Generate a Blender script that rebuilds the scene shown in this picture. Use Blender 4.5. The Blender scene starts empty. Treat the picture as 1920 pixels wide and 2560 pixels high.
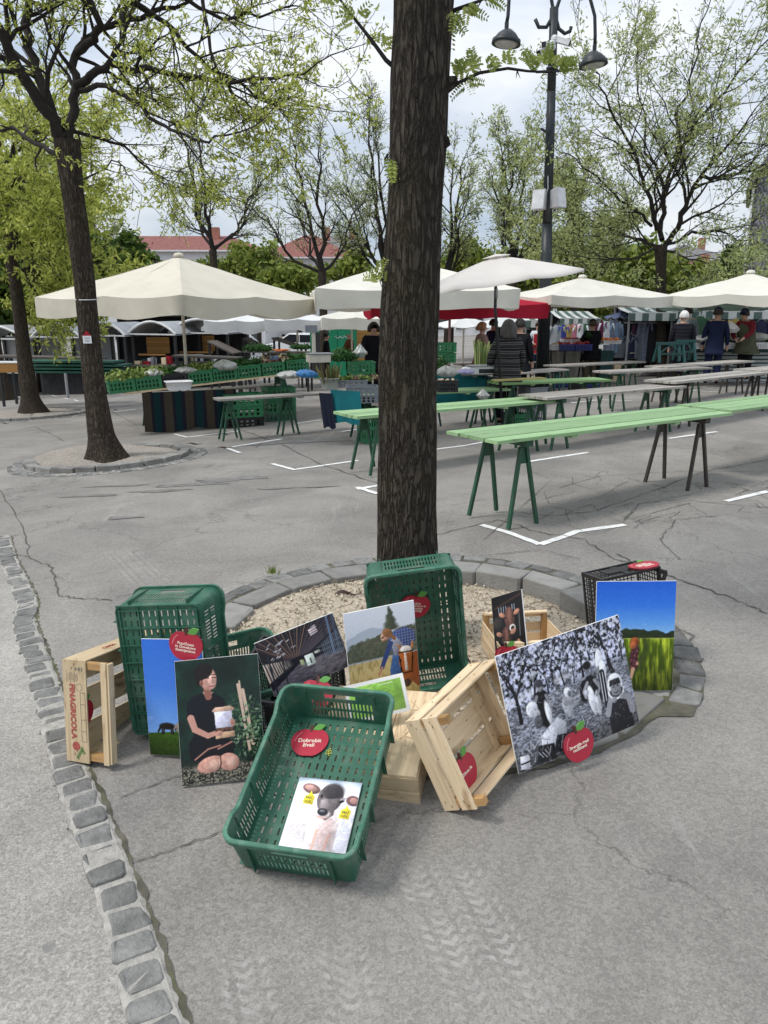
import bpy, bmesh, math, random
import numpy as np
from mathutils import Vector, Matrix, Euler
C = bpy.context.scene.collection
SC = bpy.context.scene
R = math.radians
PI = math.pi

# ------------------------------------------------------------------ camera, sky, sun, exposure
F_, HZ_, CAM_H = 1849.0, 785.0, 1.65          # focal length and horizon row measured on the 1920x2560 photo
PITCH = math.atan((1280 - HZ_) / F_)
cam = bpy.data.cameras.new('camera'); camo = bpy.data.objects.new('camera', cam); C.objects.link(camo)
camo.location = (0, 0, CAM_H); camo.rotation_euler = (PI/2 - PITCH, 0, 0)
cam.sensor_fit = 'VERTICAL'; cam.sensor_height = 36.0; cam.lens = F_ / 2560 * 36.0
cam.clip_start = 0.05; cam.clip_end = 2000
SC.camera = camo

W = bpy.data.worlds.new('World'); SC.world = W; W.use_nodes = True
nt = W.node_tree; nt.nodes.clear()
def N(tree, t, **kw):
	n = tree.nodes.new(t)
	for k, v in kw.items():
		if k == 'inp':
			for a, b in v.items(): n.inputs[a].default_value = b
		else: setattr(n, k, v)
	return n
SUN_EL, SUN_AZ = 56, -108                       # sun high over the viewer's left shoulder, behind thin cloud
wo = N(nt, 'ShaderNodeOutputWorld'); bg = N(nt, 'ShaderNodeBackground'); bg.inputs['Strength'].default_value = 0.084
sky = N(nt, 'ShaderNodeTexSky', sky_type='NISHITA', sun_disc=False, sun_elevation=R(SUN_EL), sun_rotation=R(SUN_AZ))
tc = N(nt, 'ShaderNodeTexCoord'); mp = N(nt, 'ShaderNodeMapping'); mp.inputs['Scale'].default_value = (1.0, 1.0, 2.6)
n1 = N(nt, 'ShaderNodeTexNoise', inp={'Scale': 2.3, 'Detail': 6.0, 'Roughness': 0.55, 'Distortion': 0.3})
rp = N(nt, 'ShaderNodeValToRGB'); rp.color_ramp.elements[0].position = 0.36; rp.color_ramp.elements[1].position = 0.62
rp.color_ramp.elements[0].color = (4.3, 5.2, 6.5, 1); rp.color_ramp.elements[1].color = (8.7, 8.9, 9.2, 1)
sx = N(nt, 'ShaderNodeSeparateXYZ'); mz = N(nt, 'ShaderNodeMath', operation='MULTIPLY_ADD', inp={1: .75, 2: 0.72})
zm = N(nt, 'ShaderNodeMath', operation='MAXIMUM', inp={1: 0.0})
vm = N(nt, 'ShaderNodeVectorMath', operation='SCALE'); mx = N(nt, 'ShaderNodeMix', data_type='RGBA'); mx.inputs[0].default_value = 0.86
L = nt.links.new
L(tc.outputs['Generated'], mp.inputs[0]); L(mp.outputs[0], n1.inputs['Vector']); L(n1.outputs[0], rp.inputs[0])
L(tc.outputs['Generated'], sx.inputs[0]); L(sx.outputs[2], zm.inputs[0]); L(zm.outputs[0], mz.inputs[0])
L(rp.outputs[0], vm.inputs[0]); L(mz.outputs[0], vm.inputs[3]); L(sky.outputs[0], mx.inputs[6]); L(vm.outputs[0], mx.inputs[7])
L(mx.outputs[2], bg.inputs[0]); L(bg.outputs[0], wo.inputs[0])

sun = bpy.data.lights.new('sun', 'SUN'); suno = bpy.data.objects.new('sun', sun); C.objects.link(suno)
sun.energy = 1.5; sun.angle = R(14); sun.color = (1.0, 0.96, 0.9)
sd = Vector((math.sin(R(SUN_AZ)) * math.cos(R(SUN_EL)), math.cos(R(SUN_AZ)) * math.cos(R(SUN_EL)), math.sin(R(SUN_EL))))
suno.rotation_euler = sd.to_track_quat('Z', 'Y').to_euler()
SC.view_settings.view_transform = 'Standard'; SC.view_settings.look = 'None'; SC.view_settings.exposure = 0.70; SC.view_settings.gamma = 1.0
SC.cycles.max_bounces = 6; SC.cycles.transparent_max_bounces = 8
SC.cycles.use_adaptive_sampling = True

# ------------------------------------------------------------------ measured geometry: photo pixel -> place
cp, sp = math.cos(PITCH), math.sin(PITCH)
def ray(px, py):
	u, v = (px - 960) / F_, (py - 1280) / F_
	return Vector((u, cp - v * sp, -sp - v * cp))
def gz(x, y):                                    # the plaza falls away gently to the far left
	y = min(y, 40.0); x = max(-22.0, min(22.0, x))
	a = .045 * x - .03 * y + .12
	return a if a < -0.6 else -.02 * math.log1p(math.exp(-a / .02))
CAMP = Vector((0, 0, CAM_H))
def at(px, py, Y): d = ray(px, py); return CAMP + d * (Y / d.y)
def ground(px, py, z=0.0):
	d = ray(px, py); lo, hi = .5, 120.0
	for _ in range(50):
		m = (lo + hi) / 2; p = CAMP + d * m
		if p.z - gz(p.x, p.y) - z > 0: lo = m
		else: hi = m
	return CAMP + d * lo
def ray_plane(px, py, o, n):
	d = ray(px, py); n = Vector(n); return CAMP + d * ((Vector(o) - CAMP).dot(n) / d.dot(n))

# ------------------------------------------------------------------ materials
def lin(c):
	if isinstance(c, str): c = [int(c[i:i+2], 16) / 255 for i in (0, 2, 4)]
	return tuple((x / 12.92 if x <= .04045 else ((x + .055) / 1.055) ** 2.4) for x in c)
def new_mat(name):
	m = bpy.data.materials.new(name); m.use_nodes = True; t = m.node_tree
	return m, t, t.nodes['Principled BSDF'], t.links.new
def scl(c, k): return tuple(min(1, x * k) for x in c) + (1,)
def pm(name, col, rough=.6, var=.18, scale=6., bump=0., bscale=80., metal=0., spec=.4, dirt=None, dscale=3., damt=.5, attr=False, aamt=.35, stretch=(1, 1, 1)):
	"""plain surface with two scales of colour noise, optional dirt patches, optional per-piece tint from attribute W"""
	m, t, b, l = new_mat(name)
	tcn = N(t, 'ShaderNodeTexCoord'); mpn = N(t, 'ShaderNodeMapping'); mpn.inputs['Scale'].default_value = stretch
	l(tcn.outputs['Object'], mpn.inputs[0])
	n = N(t, 'ShaderNodeTexNoise', inp={'Scale': scale, 'Detail': 5., 'Roughness': .6}); l(mpn.outputs[0], n.inputs['Vector'])
	r = N(t, 'ShaderNodeValToRGB'); e = r.color_ramp.elements
	e[0].position = .3; e[1].position = .7; e[0].color = scl(col, 1 - var); e[1].color = scl(col, 1 + var)
	l(n.outputs[0], r.inputs[0]); out = r.outputs[0]
	if dirt is not None:
		n2 = N(t, 'ShaderNodeTexNoise', inp={'Scale': dscale, 'Detail': 7., 'Roughness': .7}); l(mpn.outputs[0], n2.inputs['Vector'])
		r2 = N(t, 'ShaderNodeValToRGB'); r2.color_ramp.elements[0].position = .5; r2.color_ramp.elements[1].position = .72
		l(n2.outputs[0], r2.inputs[0]); k = N(t, 'ShaderNodeMath', operation='MULTIPLY', inp={1: damt}); l(r2.outputs[0], k.inputs[0])
		x = N(t, 'ShaderNodeMix', data_type='RGBA'); l(k.outputs[0], x.inputs[0]); l(out, x.inputs[6]); x.inputs[7].default_value = tuple(dirt) + (1,)
		out = x.outputs[2]
	if attr:
		a = N(t, 'ShaderNodeAttribute', attribute_name='W'); s = N(t, 'ShaderNodeSeparateXYZ'); l(a.outputs['Vector'], s.inputs[0])
		k = N(t, 'ShaderNodeMath', operation='MULTIPLY_ADD', inp={1: 2 * aamt, 2: 1 - aamt}); l(s.outputs[2], k.inputs[0])
		v = N(t, 'ShaderNodeVectorMath', operation='SCALE'); l(out, v.inputs[0]); l(k.outputs[0], v.inputs[3]); out = v.outputs[0]
	l(out, b.inputs['Base Color']); b.inputs['Roughness'].default_value = rough; b.inputs['Metallic'].default_value = metal
	b.inputs['Specular IOR Level'].default_value = spec
	if bump:
		n3 = N(t, 'ShaderNodeTexNoise', inp={'Scale': bscale, 'Detail': 4.}); l(mpn.outputs[0], n3.inputs['Vector'])
		bp = N(t, 'ShaderNodeBump', inp={'Strength': bump, 'Distance': .01}); l(n3.outputs[0], bp.inputs['Height']); l(bp.outputs[0], b.inputs['Normal'])
	return m
def wood(name, light, dark, knot=None, rough=.65, grain=1.0, paint=None):
	"""planks: attribute W = (metres along, metres across, random per plank)"""
	m, t, b, l = new_mat(name)
	a = N(t, 'ShaderNodeAttribute', attribute_name='W'); s = N(t, 'ShaderNodeSeparateXYZ'); l(a.outputs['Vector'], s.inputs[0])
	off = N(t, 'ShaderNodeMath', operation='MULTIPLY', inp={1: 37.}); l(s.outputs[2], off.inputs[0])
	cb = N(t, 'ShaderNodeCombineXYZ'); l(s.outputs[0], cb.inputs[0]); l(s.outputs[1], cb.inputs[1]); l(off.outputs[0], cb.inputs[2])
	mpn = N(t, 'ShaderNodeMapping'); mpn.inputs['Scale'].default_value = (2.2, 45., 1.); l(cb.outputs[0], mpn.inputs[0])
	n = N(t, 'ShaderNodeTexNoise', inp={'Scale': 1.6 * grain, 'Detail': 6., 'Roughness': .65, 'Distortion': .4}); l(mpn.outputs[0], n.inputs['Vector'])
	r = N(t, 'ShaderNodeValToRGB'); e = r.color_ramp.elements; e[0].position = .28; e[1].position = .68
	e[0].color = tuple(dark) + (1,); e[1].color = tuple(light) + (1,); l(n.outputs[0], r.inputs[0])
	mp2 = N(t, 'ShaderNodeMapping'); mp2.inputs['Scale'].default_value = (5., 14., 1.); l(cb.outputs[0], mp2.inputs[0])
	n2 = N(t, 'ShaderNodeTexNoise', inp={'Scale': 1.5, 'Detail': 3.}); l(mp2.outputs[0], n2.inputs['Vector'])
	r2 = N(t, 'ShaderNodeValToRGB'); r2.color_ramp.elements[0].position = .57; r2.color_ramp.elements[1].position = .76; l(n2.outputs[0], r2.inputs[0])
	x = N(t, 'ShaderNodeMix', data_type='RGBA'); l(r2.outputs[0], x.inputs[0]); l(r.outputs[0], x.inputs[6]); x.inputs[7].default_value = tuple(knot or dark) + (1,)
	k = N(t, 'ShaderNodeMath', operation='MULTIPLY_ADD', inp={1: .34, 2: .83}); l(s.outputs[2], k.inputs[0])
	v = N(t, 'ShaderNodeVectorMath', operation='SCALE'); l(x.outputs[2], v.inputs[0]); l(k.outputs[0], v.inputs[3])
	l(v.outputs[0], b.inputs['Base Color']); b.inputs['Roughness'].default_value = rough; b.inputs['Specular IOR Level'].default_value = .25
	bp = N(t, 'ShaderNodeBump', inp={'Strength': .25, 'Distance': .004}); l(n.outputs[0], bp.inputs['Height']); l(bp.outputs[0], b.inputs['Normal'])
	return m
def leafmat(name, c1, c2, trans=.35):
	m, t, b, l = new_mat(name)
	a = N(t, 'ShaderNodeAttribute', attribute_name='W'); s = N(t, 'ShaderNodeSeparateXYZ'); l(a.outputs['Vector'], s.inputs[0])
	x = N(t, 'ShaderNodeMix', data_type='RGBA'); l(s.outputs[2], x.inputs[0]); x.inputs[6].default_value = tuple(c1) + (1,); x.inputs[7].default_value = tuple(c2) + (1,)
	tr = N(t, 'ShaderNodeBsdfTranslucent'); ms = N(t, 'ShaderNodeMixShader'); ms.inputs[0].default_value = trans
	l(x.outputs[2], b.inputs['Base Color']); l(x.outputs[2], tr.inputs[0]); b.inputs['Roughness'].default_value = .6; b.inputs['Specular IOR Level'].default_value = .2
	l(b.outputs[0], ms.inputs[1]); l(tr.outputs[0], ms.inputs[2]); l(ms.outputs[0], t.nodes['Material Output'].inputs[0])
	return m
def cloth(name, col, trans=.25, var=.08, scale=1.2, dirt=None):
	m = pm(name, col, rough=.9, var=var, scale=scale, bump=.25, bscale=5., spec=.1, dirt=dirt, dscale=1.3, damt=.35)
	t = m.node_tree; l = t.links.new; b = t.nodes['Principled BSDF']
	tr = N(t, 'ShaderNodeBsdfTranslucent'); src = b.inputs['Base Color'].links[0].from_socket; l(src, tr.inputs[0])
	ms = N(t, 'ShaderNodeMixShader'); ms.inputs[0].default_value = trans; l(b.outputs[0], ms.inputs[1]); l(tr.outputs[0], ms.inputs[2])
	l(ms.outputs[0], t.nodes['Material Output'].inputs[0]); return m
def printmat(name, rough=.3):
	m, t, b, l = new_mat(name)
	a = N(t, 'ShaderNodeAttribute', attribute_name='Col'); n = N(t, 'ShaderNodeTexNoise', inp={'Scale': 90.})
	k = N(t, 'ShaderNodeMath', operation='MULTIPLY_ADD', inp={1: .12, 2: .94}); l(n.outputs[0], k.inputs[0])
	v = N(t, 'ShaderNodeVectorMath', operation='SCALE'); l(a.outputs['Color'], v.inputs[0]); l(k.outputs[0], v.inputs[3]); l(v.outputs[0], b.inputs['Base Color'])
	b.inputs['Roughness'].default_value = rough; b.inputs['Specular IOR Level'].default_value = .35
	return m

# ------------------------------------------------------------------ mesh helpers
def mlink(name, me, m, parent=None):
	o = bpy.data.objects.new(name, me); C.objects.link(o)
	for k in (m if isinstance(m, (list, tuple)) else [m]): me.materials.append(k)
	if parent is not None: o.parent = parent
	return o
def smooth(o, on=True):
	o.data.polygons.foreach_set('use_smooth', [on] * len(o.data.polygons)); return o
def tag(o, label=None, cat=None, group=None, kind=None):
	if label: o['label'] = label
	if cat: o['category'] = cat
	if group: o['group'] = group
	if kind: o['kind'] = kind
	return o
def empty(name, loc=(0, 0, 0), rz=0., label=None, cat=None, group=None, mat=None):
	o = bpy.data.objects.new(name, None); C.objects.link(o); o.empty_display_size = .2
	if mat is not None: o.matrix_world = mat
	else: o.location = loc; o.rotation_euler = (0, 0, rz)
	return tag(o, label, cat, group)
def M4(Rm, t):
	m = Matrix(Rm).to_4x4(); m.translation = Vector(t); return m
def rng(seed): return random.Random(seed)
def copy_tree(o, parent=None):
	c = o.copy(); C.objects.link(c); c.parent = parent
	for ch in [x for x in C.objects if x.parent == o]: copy_tree(ch, c)
	return c

class MB:
	def __init__(s): s.v = []; s.f = []; s.w = []; s.mi = []
	def add(s, vs, fs, w=None, mi=0):
		b = len(s.v); s.v.extend([tuple(v) for v in vs]); s.f.extend([tuple(b + i for i in f) for f in fs])
		s.mi.extend([mi] * len(fs))
		s.w.extend(w if isinstance(w, list) else [w or (0, 0, .5)] * len(vs))
	def hexa(s, p, mi=0, w=None):                # 8 points: bottom ring 0-3, top ring 4-7
		s.add(p, [(0, 3, 2, 1), (4, 5, 6, 7), (0, 1, 5, 4), (1, 2, 6, 5), (2, 3, 7, 6), (3, 0, 4, 7)], w, mi)
	def box(s, c, d, rz=0., mi=0, w=None, m=None):
		x, y, z = [k / 2 for k in d]; P = []
		for zz in (-z, z):
			for (a, b) in ((-x, -y), (x, -y), (x, y), (-x, y)): P.append(Vector((a, b, zz)))
		if m is not None: P = [m @ q + Vector(c) for q in P]
		else:
			ca, sa = math.cos(rz), math.sin(rz); P = [Vector((q.x * ca - q.y * sa + c[0], q.x * sa + q.y * ca + c[1], q.z + c[2])) for q in P]
		s.hexa(P, mi, w)
	def bar(s, a, b, w, h, up=(0, 0, 1), mi=0, plank=None):
		a, b = Vector(a), Vector(b); d = (b - a); Ln = d.length; d = d / Ln; u = Vector(up)
		sd = d.cross(u)
		if sd.length < 1e-4: sd = d.cross(Vector((1, 0, 0)))
		sd.normalize(); u = sd.cross(d); P = []; Wt = []
		for (e, lx) in ((a, 0), (b, Ln)):
			for (i, j) in ((-1, -1), (1, -1), (1, 1), (-1, 1)):
				P.append(e + sd * (i * w / 2) + u * (j * h / 2))
				if plank is not None: Wt.append((lx, i * w / 2 + j * h / 2, plank))
		s.add(P, [(0, 1, 2, 3), (7, 6, 5, 4), (0, 4, 5, 1), (1, 5, 6, 2), (2, 6, 7, 3), (3, 7, 4, 0)], Wt or None, mi)
	def tube(s, pts, r, n=8, mi=0, cap=True, w=None):
		pts = [Vector(p) for p in pts]; k = len(pts); rs = r if isinstance(r, (list, tuple)) else [r] * k
		t = (pts[1] - pts[0]).normalized(); u = t.orthogonal().normalized(); V = []; Fc = []
		for i, p in enumerate(pts):
			if i:
				t2 = (pts[min(i + 1, k - 1)] - pts[i - 1]).normalized(); u = (u - t2 * u.dot(t2))
				u = u.normalized() if u.length > 1e-6 else t2.orthogonal().normalized(); t = t2
			b = t.cross(u)
			for j in range(n):
				a = 2 * PI * j / n; V.append(p + (u * math.cos(a) + b * math.sin(a)) * rs[i])
		for i in range(k - 1):
			for j in range(n):
				j2 = (j + 1) % n; Fc.append((i * n + j, i * n + j2, (i + 1) * n + j2, (i + 1) * n + j))
		if cap and n > 2: Fc.append(tuple(range(n))[::-1]); Fc.append(tuple((k - 1) * n + j for j in range(n)))
		s.add(V, Fc, w, mi)
	def lathe(s, prof, c=(0, 0, 0), n=16, mi=0, m=None, sq=None, w=None):      # prof [(r,z)..]
		V = []; Fc = []
		for (r, z) in prof:
			for j in range(n):
				a = 2 * PI * j / n; q = Vector((r * math.cos(a), r * math.sin(a), z))
				if m is not None: q = m @ q
				V.append(q + Vector(c))
		for i in range(len(prof) - 1):
			for j in range(n):
				j2 = (j + 1) % n; Fc.append((i * n + j, i * n + j2, (i + 1) * n + j2, (i + 1) * n + j))
		Fc.append(tuple(range(n))[::-1]); Fc.append(tuple((len(prof) - 1) * n + j for j in range(n)))
		s.add(V, Fc, w, mi)
	def prism(s, poly, z0, z1, mi=0, bevel=0., m=None, w=None):     # poly list (x,y) ccw, extruded in z
		n = len(poly); cx = sum(p[0] for p in poly) / n; cy = sum(p[1] for p in poly) / n
		rings = [(z0, 1.), (z1 - bevel, 1.), (z1, 1. - bevel * 2)] if bevel else [(z0, 1.), (z1, 1.)]
		V = []
		for z, k in rings:
			for p in poly:
				q = Vector((cx + (p[0] - cx) * k, cy + (p[1] - cy) * k, z)); V.append(m @ q if m is not None else q)
		Fc = [tuple(range(n))[::-1], tuple((len(rings) - 1) * n + i for i in range(n))]
		for i in range(len(rings) - 1):
			for j in range(n): Fc.append((i * n + j, i * n + (j + 1) % n, (i + 1) * n + (j + 1) % n, (i + 1) * n + j))
		s.add(V, Fc, w, mi)
	def ball(s, c, r, n=8, k=5, mi=0, w=None, jit=0., rg=None):
		rx, ry, rz = r if isinstance(r, (tuple, list)) else (r, r, r); pr = []
		V = []; Fc = []
		for i in range(k + 1):
			a = -PI / 2 + PI * i / k
			for j in range(n):
				b = 2 * PI * j / n; q = 1 + (rg.uniform(-jit, jit) if rg else 0)
				V.append((c[0] + rx * q * math.cos(a) * math.cos(b), c[1] + ry * q * math.cos(a) * math.sin(b), c[2] + rz * q * math.sin(a)))
		for i in range(k):
			for j in range(n):
				j2 = (j + 1) % n; Fc.append((i * n + j, i * n + j2, (i + 1) * n + j2, (i + 1) * n + j))
		s.add(V, Fc, w, mi)
	def grid(s, P, mi=0, w=None):                # P[i][j] points
		a, b = len(P), len(P[0]); V = [q for row in P for q in row]
		s.add(V, [(i * b + j, i * b + j + 1, (i + 1) * b + j + 1, (i + 1) * b + j) for i in range(a - 1) for j in range(b - 1)], w, mi)
	def mesh(s, name):
		me = bpy.data.meshes.new(name); me.from_pydata([tuple(v) for v in s.v], [], s.f)
		me.polygons.foreach_set('material_index', s.mi)
		at_ = me.attributes.new('W', 'FLOAT_VECTOR', 'POINT'); at_.data.foreach_set('vector', np.array(s.w, np.float32).ravel())
		me.update(); return me
	def build(s, name, m, parent=None, sm=False):
		o = mlink(name, s.mesh(name), m, parent)
		return smooth(o) if sm else o

def shell(mb, Po, Pi, mask, closed=False):
	"""sheet with holes and thickness: Po/Pi [row][col] corner points of outer and inner face, mask[row][col] solid cells"""
	nr, nc = len(mask), len(mask[0]); a = len(Po); b = len(Po[0])
	V = [q for r in Po for q in r] + [q for r in Pi for q in r]; off = a * b
	I = lambda i, j: i * b + (j % b if closed else j)
	Fc = []
	sol = lambda i, j: 0 <= i < nr and (closed or 0 <= j < nc) and mask[i][j % nc]
	for i in range(nr):
		for j in range(nc):
			if not mask[i][j]: continue
			q = (I(i, j), I(i, j + 1), I(i + 1, j + 1), I(i + 1, j))
			Fc.append(q); Fc.append(tuple(off + k for k in q[::-1]))
			if not sol(i - 1, j): Fc.append((q[1], q[0], off + q[0], off + q[1]))
			if not sol(i + 1, j): Fc.append((q[3], q[2], off + q[2], off + q[3]))
			if not sol(i, j - 1): Fc.append((q[0], q[3], off + q[3], off + q[0]))
			if not sol(i, j + 1): Fc.append((q[2], q[1], off + q[1], off + q[2]))
	mb.add(V, Fc)

def text_mesh(name, body, size, m, parent, loc, rot=(0, 0, 0), mat=None, bold=.0, align='CENTER', ext=.0006, space=1.0):
	cu = bpy.data.curves.new(name, 'FONT'); cu.body = body; cu.size = size; cu.align_x = align; cu.align_y = 'CENTER'
	cu.extrude = ext; cu.offset = bold; cu.space_line = space; cu.resolution_u = 3
	o = bpy.data.objects.new(name + '_curve', cu); C.objects.link(o); bpy.context.view_layer.update()
	me = bpy.data.meshes.new_from_object(o.evaluated_get(bpy.context.evaluated_depsgraph_get()))
	bpy.data.objects.remove(o); me.materials.clear(); o = mlink(name, me, m, parent)
	if mat is not None: o.matrix_local = mat
	else: o.location = loc; o.rotation_euler = rot
	return o
def skin(name, nodes, edges, m, parent, sub=1):
	"""one continuous body grown over a joint skeleton; nodes {key: (pos, rx, ry)}"""
	keys = list(nodes); me = bpy.data.meshes.new(name); ix = {k: i for i, k in enumerate(keys)}
	me.from_pydata([tuple(nodes[k][0]) for k in keys], [(ix[a], ix[b]) for a, b in edges], [])
	o = bpy.data.objects.new(name, me); C.objects.link(o)
	md = o.modifiers.new('skin', 'SKIN'); md.use_smooth_shade = True
	for k in keys:
		sv = me.skin_vertices[0].data[ix[k]]; sv.radius = (nodes[k][1], nodes[k][2]); sv.use_root = (ix[k] == 0)
	o.modifiers.new('sub', 'SUBSURF').levels = sub; o.modifiers['sub'].render_levels = sub
	bpy.context.view_layer.update()
	me2 = bpy.data.meshes.new_from_object(o.evaluated_get(bpy.context.evaluated_depsgraph_get()))
	bpy.data.objects.remove(o); me2.materials.clear(); o = mlink(name, me2, m, parent)
	return smooth(o)
# ------------------------------------------------------------------ ground
def asphalt(name, c, crack=True, peb=.24):
	m, t, b, l = new_mat(name); tcn = N(t, 'ShaderNodeTexCoord')
	n1 = N(t, 'ShaderNodeTexNoise', inp={'Scale': 160., 'Detail': 3., 'Roughness': .7}); l(tcn.outputs['Object'], n1.inputs['Vector'])
	r1 = N(t, 'ShaderNodeValToRGB'); e = r1.color_ramp.elements; e[0].position = .32; e[1].position = .68; e[0].color = scl(c, 1 - peb); e[1].color = scl(c, 1 + peb)
	l(n1.outputs[0], r1.inputs[0])
	v1 = N(t, 'ShaderNodeTexVoronoi', inp={'Scale': 95.}); l(tcn.outputs['Object'], v1.inputs['Vector'])           # aggregate stones
	rv = N(t, 'ShaderNodeValToRGB'); rv.color_ramp.elements[0].position = .0; rv.color_ramp.elements[1].position = .9
	rv.color_ramp.elements[0].color = (.62, .6, .58, 1); rv.color_ramp.elements[1].color = (1.35, 1.33, 1.3, 1)
	sv = N(t, 'ShaderNodeSeparateColor'); l(v1.outputs['Color'], sv.inputs[0]); l(sv.outputs[0], rv.inputs[0])
	mu = N(t, 'ShaderNodeMix', data_type='RGBA', blend_type='MULTIPLY'); mu.inputs[0].default_value = .40; l(r1.outputs[0], mu.inputs[6]); l(rv.outputs[0], mu.inputs[7])
	n2 = N(t, 'ShaderNodeTexNoise', inp={'Scale': .9, 'Detail': 9., 'Roughness': .62, 'Distortion': .6}); l(tcn.outputs['Object'], n2.inputs['Vector'])
	r2 = N(t, 'ShaderNodeValToRGB'); r2.color_ramp.elements[0].position = .33; r2.color_ramp.elements[1].position = .66
	r2.color_ramp.elements[0].color = (.74, .73, .72, 1); r2.color_ramp.elements[1].color = (1.13, 1.12, 1.09, 1); l(n2.outputs[0], r2.inputs[0])
	m2 = N(t, 'ShaderNodeMix', data_type='RGBA', blend_type='MULTIPLY'); m2.inputs[0].default_value = 1.; l(mu.outputs[2], m2.inputs[6]); l(r2.outputs[0], m2.inputs[7])
	out = m2.outputs[2]; hsrc = n1.outputs[0]
	# dusty tyre-scuffed streaks running away from the viewer
	mp_ = N(t, 'ShaderNodeMapping'); mp_.inputs['Scale'].default_value = (9., 1.1, 1.); mp_.inputs['Rotation'].default_value = (0, 0, R(24)); l(tcn.outputs['Object'], mp_.inputs[0])
	n3 = N(t, 'ShaderNodeTexNoise', inp={'Scale': 1.3, 'Detail': 6., 'Roughness': .7}); l(mp_.outputs[0], n3.inputs['Vector'])
	r3 = N(t, 'ShaderNodeValToRGB'); r3.color_ramp.elements[0].position = .55; r3.color_ramp.elements[1].position = .75; l(n3.outputs[0], r3.inputs[0])
	n4 = N(t, 'ShaderNodeTexNoise', inp={'Scale': .55, 'Detail': 2.}); l(tcn.outputs['Object'], n4.inputs['Vector'])
	r4 = N(t, 'ShaderNodeValToRGB'); r4.color_ramp.elements[0].position = .52; r4.color_ramp.elements[1].position = .62; l(n4.outputs[0], r4.inputs[0])
	k = N(t, 'ShaderNodeMath', operation='MULTIPLY'); l(r3.outputs[0], k.inputs[0]); l(r4.outputs[0], k.inputs[1])
	k2 = N(t, 'ShaderNodeMath', operation='MULTIPLY', inp={1: .5}); l(k.outputs[0], k2.inputs[0])
	x3 = N(t, 'ShaderNodeMix', data_type='RGBA'); l(k2.outputs[0], x3.inputs[0]); l(out, x3.inputs[6]); x3.inputs[7].default_value = (.42, .41, .385, 1); out = x3.outputs[2]
	def mth(op, x, y=None, z=None):
		n = N(t, 'ShaderNodeMath', operation=op)
		for i, q in enumerate((x, y, z)):
			if q is None: continue
			if isinstance(q, (int, float)): n.inputs[i].default_value = q
			else: l(q, n.inputs[i])
		return n.outputs[0]
	if crack:                                       # pale dust printed by passing tyres: worn chevron treads on the asphalt itself
		so = N(t, 'ShaderNodeSeparateXYZ'); l(tcn.outputs['Object'], so.inputs[0]); nt_ = N(t, 'ShaderNodeTexNoise', inp={'Scale': 7., 'Detail': 6., 'Roughness': .7}); l(tcn.outputs['Object'], nt_.inputs['Vector']); tot = None
		for (pa, pb, wd_) in (((1030, 2150), (1230, 2575), .15), ((1120, 2130), (1390, 2575), .14), ((600, 2380), (640, 2575), .14), ((850, 2340), (890, 2575), .14), ((290, 1370), (400, 1480), .30)):
			p_, q_ = ground(*pa), ground(*pb); d_ = q_ - p_; ln_ = d_.length; d_ = d_ / ln_
			v_ = mth('ADD', mth('MULTIPLY', so.outputs[0], d_.x), mth('MULTIPLY_ADD', so.outputs[1], d_.y, -(p_.x * d_.x + p_.y * d_.y))); u_ = mth('ABSOLUTE', mth('ADD', mth('MULTIPLY', so.outputs[0], -d_.y), mth('MULTIPLY_ADD', so.outputs[1], d_.x, p_.x * d_.y - p_.y * d_.x)))
			wv_ = mth('MULTIPLY_ADD', mth('SINE', mth('MULTIPLY', mth('MULTIPLY_ADD', u_, .7, v_), 2 * PI / .036)), 2.2, .3); gap = mth('MULTIPLY_ADD', mth('SINE', mth('MULTIPLY', u_, 2 * PI / .045)), 1.5, .9)
			side_ = mth('MULTIPLY', mth('SUBTRACT', wd_ / 2, u_), 50.); end_ = mth('MULTIPLY', mth('MULTIPLY', v_, mth('SUBTRACT', ln_, v_)), 6. / ln_ ** 2); k_ = None
			for q in (wv_, gap, side_, end_): c_ = N(t, 'ShaderNodeClamp'); l(q, c_.inputs[0]); k_ = c_.outputs[0] if k_ is None else mth('MULTIPLY', k_, c_.outputs[0])
			tot = k_ if tot is None else mth('MAXIMUM', tot, k_)
		rn = N(t, 'ShaderNodeValToRGB'); rn.color_ramp.elements[0].position = .335; rn.color_ramp.elements[1].position = .64; l(nt_.outputs[0], rn.inputs[0])
		xt = N(t, 'ShaderNodeMix', data_type='RGBA'); l(mth('MULTIPLY', mth('MULTIPLY', tot, rn.outputs[0]), .5), xt.inputs[0]); l(out, xt.inputs[6]); xt.inputs[7].default_value = (.47, .455, .43, 1); out = xt.outputs[2]
	if crack:
		nd = N(t, 'ShaderNodeTexNoise', inp={'Scale': 2.6, 'Detail': 6., 'Roughness': .65}); l(tcn.outputs['Object'], nd.inputs['Vector'])
		va = N(t, 'ShaderNodeVectorMath', operation='SCALE', inp={3: .55}); l(nd.outputs['Color'], va.inputs[0])
		vb = N(t, 'ShaderNodeVectorMath', operation='ADD'); l(tcn.outputs['Object'], vb.inputs[0]); l(va.outputs[0], vb.inputs[1])
		vo = N(t, 'ShaderNodeTexVoronoi', feature='DISTANCE_TO_EDGE', inp={'Scale': .75}); l(vb.outputs[0], vo.inputs['Vector'])
		rc = N(t, 'ShaderNodeValToRGB'); rc.color_ramp.elements[0].position = .0; rc.color_ramp.elements[1].position = .0075
		rc.color_ramp.elements[0].color = (1, 1, 1, 1); rc.color_ramp.elements[1].color = (0, 0, 0, 1); l(vo.outputs['Distance'], rc.inputs[0])
		n5 = N(t, 'ShaderNodeTexNoise', inp={'Scale': .42, 'Detail': 3.}); l(tcn.outputs['Object'], n5.inputs['Vector'])
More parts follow.
